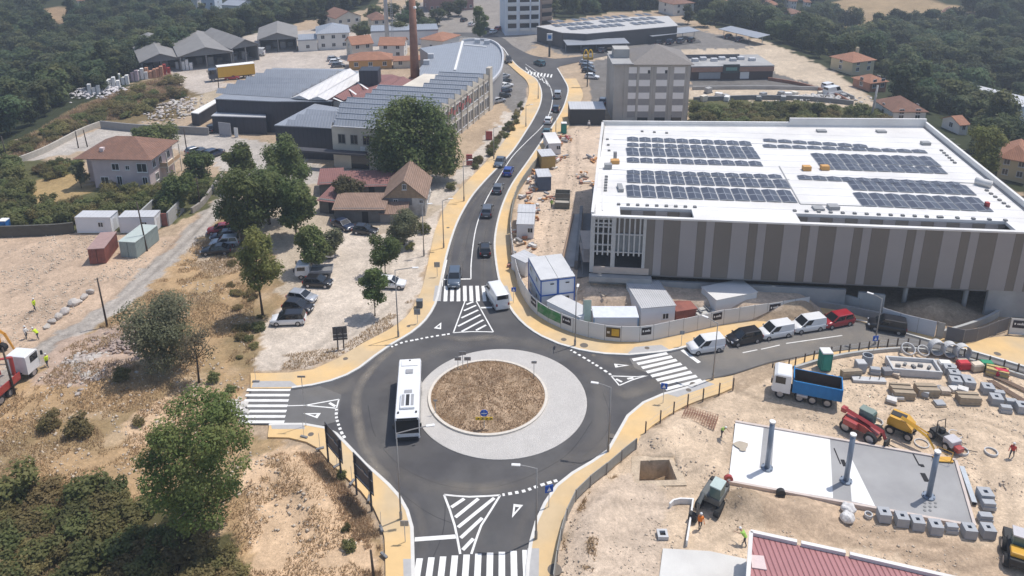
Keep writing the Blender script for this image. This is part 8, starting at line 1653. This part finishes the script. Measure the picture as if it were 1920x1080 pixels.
N = ng.nodes; L = ng.links; gi, go = N.new('NodeGroupInput'), N.new('NodeGroupOutput'); ip = N.new('GeometryNodeInstanceOnPoints'); g2i = N.new('GeometryNodeGeometryToInstance')
for s_ in src: oi = N.new('GeometryNodeObjectInfo'); oi.inputs['Object'].default_value = s_; oi.inputs['As Instance'].default_value = True; L.new(oi.outputs['Geometry'], g2i.inputs[0])
ip.inputs['Pick Instance'].default_value = True; ri = N.new('FunctionNodeRandomValue'); ri.data_type = 'INT'; ri.inputs[4].default_value = 0; ri.inputs[5].default_value = len(src) - 1; L.new(ri.outputs[2], ip.inputs['Instance Index'])
rr = N.new('FunctionNodeRandomValue'); rr.data_type = 'FLOAT_VECTOR'; rr.inputs[1].default_value = (0, 0, 6.28); L.new(rr.outputs[0], ip.inputs['Rotation']); rsn = N.new('FunctionNodeRandomValue'); rsn.data_type = 'FLOAT'; rsn.inputs[2].default_value = .6; rsn.inputs[3].default_value = 1.05; L.new(rsn.outputs[1], ip.inputs['Scale'])
L.new(gi.outputs[0], ip.inputs['Points']); L.new(g2i.outputs[0], ip.inputs['Instance']); L.new(ip.outputs[0], go.inputs[0]); wood.modifiers.new('scatter', 'NODES').node_group = ng
# a few trees inside the town edge and between far houses
for i, (x, y) in enumerate(((470,62),(500,52),(530,45),(560,40),(590,35),(610,55),(700,40),(735,38),(760,50),(790,55),(820,48),(770,30),(840,35),(680,72),(1290,45),(1320,50),(415,72),(440,70),(1340,45),(1040,30),(860,30),(745,75),(800,68))):
    k = i % 5; o = thing('street_tree', 'leafy tree among the far roofs at the top of the view', 'tree', GT(x, y), i * 1.3, 'trees among the far roofs', (.85, .85, .62)); inst(fT[k][0], 'crown', o); inst(fT[k][1], 'trunk', o)
# ---- dry grass and ground litter
def blades(name, poly, n, h, label, mat, wdt=.05, z0=None, circle=None, tuft=0):
    r = np.random.default_rng(n)
    if circle: c_, R_ = circle; a = r.random(n) * 6.283; q = np.sqrt(r.random(n)) * R_; x = c_.x + np.cos(a) * q; y = c_.y + np.sin(a) * q; z = .2 + .55 * (1 - (q / R_) ** 2)
    else:
        W_ = [(p.x, p.y) for p in GL(poly)]; xs_, ys_ = np.array([q[0] for q in W_]), np.array([q[1] for q in W_]); x = r.uniform(xs_.min(), xs_.max(), n * 3); y = r.uniform(ys_.min(), ys_.max(), n * 3); m = inpoly(x, y, W_) & (fbm(x * .35, y * .35, 4) > .47); x, y = x[m][:n], y[m][:n]; z = tz(x, y) - .05
        ii_ = np.clip(np.searchsorted(xs, x), 0, nx - 1); jj_ = np.clip(np.searchsorted(ys, y), 0, ny - 1); z = Z[ii_ * ny + jj_] - .03
    n = len(x); a = r.random(n) * 6.283; hh = h * (.4 + r.random(n)); ln = r.normal(size=(n, 2)) * .5 * h; b0 = np.stack([x - np.cos(a) * wdt, y - np.sin(a) * wdt, z], 1); b1 = np.stack([x + np.cos(a) * wdt, y + np.sin(a) * wdt, z], 1); t = np.stack([x + ln[:, 0], y + ln[:, 1], z + hh], 1)
    me = np_mesh(name, np.stack([b0, b1, t], 1).reshape(-1, 3), np.arange(3 * n, dtype=np.int32).reshape(n, 3), False); me.materials.append(mat); o = bpy.data.objects.new(name, me); COL.objects.link(o); return tag(o, label, 'grass', kind='stuff')
S1 = leaf_mat('straw', (.5, .37, .22), (.4, .28, .16), tr=.3, sc=1.2); S2 = leaf_mat('brown_grass', (.52, .38, .24), (.38, .26, .165), tr=.4, sc=.5)
blades('island_grass', None, 16000, .2, 'dry brown grass covering the roundabout island', S2, .05, circle=(IC, IR - .1))
blades('dry_grass', [(-60,815),(90,675),(240,575),(415,405),(470,445),(480,690),(446,797),(500,824),(620,870),(712,1000),(715,1110),(-60,1110)], 60000, .32, 'dry straw grass growing in patches on the left bank', S1, .05); blades('dry_grass', [(560,850),(600,850),(690,960),(712,1000),(716,1100),(690,1100),(660,1000)], 9000, .4, 'dry grass strip along the south-west pavement', S2, .05); blades('dry_grass', [(480,690),(560,692),(640,668),(735,612),(780,570),(770,560),(640,650),(480,672)], 6000, .3, 'dry grass fringe between gravel lot and pavement', S1, .05); blades('dry_grass', [(1045,1070),(1065,980),(1110,915),(1190,870),(1180,920),(1130,980),(1110,1080)], 6000, .25, 'dry weeds on the sandy slope beside the board fence', S1, .05); blades('dry_grass', [(-20,300),(150,200),(320,140),(345,175),(190,235),(30,300)], 14000, .7, 'tall brown grass on the far left bank', S2, .12)
def litter(poly, n, smin, smax, label, mat, name='loose_stones'):
    r = np.random.default_rng(n + 7); W_ = [(p.x, p.y) for p in GL(poly)]; xs_, ys_ = np.array([q[0] for q in W_]), np.array([q[1] for q in W_]); x = r.uniform(xs_.min(), xs_.max(), n * 3); y = r.uniform(ys_.min(), ys_.max(), n * 3); m = inpoly(x, y, W_) & (fbm(x * .25 + 9, y * .25, 3) > .45); x, y = x[m][:n], y[m][:n]; n = len(x)
    ii_ = np.clip(np.searchsorted(xs, x), 0, nx - 1); jj_ = np.clip(np.searchsorted(ys, y), 0, ny - 1); z = Z[ii_ * ny + jj_]; oc = np.array([(1, 0, 0), (0, 1, 0), (-1, 0, 0), (0, -1, 0), (0, 0, .8), (0, 0, -.3)]); of = np.array([(0, 1, 4), (1, 2, 4), (2, 3, 4), (3, 0, 4), (1, 0, 5), (2, 1, 5), (3, 2, 5), (0, 3, 5)])
    s = smin + (smax - smin) * r.random(n) ** 3; v = oc[None] * s[:, None, None] * r.uniform(.6, 1.4, (n, 6, 1)); v[:, :, 0] += x[:, None]; v[:, :, 1] += y[:, None]; v[:, :, 2] += z[:, None]; f = (of[None] + np.arange(n)[:, None, None] * 6).reshape(-1, 3)
    me = np_mesh(name, v.reshape(-1, 3), f.astype(np.int32), False); me.materials.append(mat); o = bpy.data.objects.new(name, me); COL.objects.link(o); tag(o, label, 'stones', kind='stuff')
Ms1 = pm('loose_clods', (.5, .42, .33), var=.3, sc=1.5); litter([(1372,735),(1490,692),(1650,660),(1925,705),(1925,1100),(1045,1100),(1070,975),(1115,912),(1210,818)], 6000, .03, .15, 'loose stones and clods on the building site', Ms1); litter([(-60,700),(215,560),(330,450),(150,440),(-60,440)], 4000, .04, .22, 'loose clods on the bare left yard', Ms1); litter([(-60,815),(240,575),(415,405),(480,600),(446,797),(620,870),(715,1100),(400,1000),(-60,930)], 5000, .04, .25, 'stones scattered on the dry bank', Ms1); litter([(1000,330),(1085,240),(1110,500),(1500,560),(1180,635),(1010,590),(965,450)], 2500, .04, .25, 'rubble crumbs on the sandy strip', Ms1)
# ================================================================= HAZE
me = MB().box(-3050, 3050, -450, 3650, -16, 75).mesh('haze'); hm = bpy.data.materials.new('summer_haze'); hm.use_nodes = True; N = hm.node_tree.nodes; N.clear(); o_ = N.new('ShaderNodeOutputMaterial'); v_ = N.new('ShaderNodeVolumePrincipled')
v_.inputs['Color'].default_value = (.80, .88, 1.0, 1); v_.inputs['Density'].default_value = 0.00055; v_.inputs['Anisotropy'].default_value = 0.3; hm.node_tree.links.new(v_.outputs[0], o_.inputs['Volume']); me.materials.append(hm)
hz = bpy.data.objects.new('haze', me); COL.objects.link(hz); tag(hz, 'thin bluish summer haze over the valley', 'haze', kind='stuff')
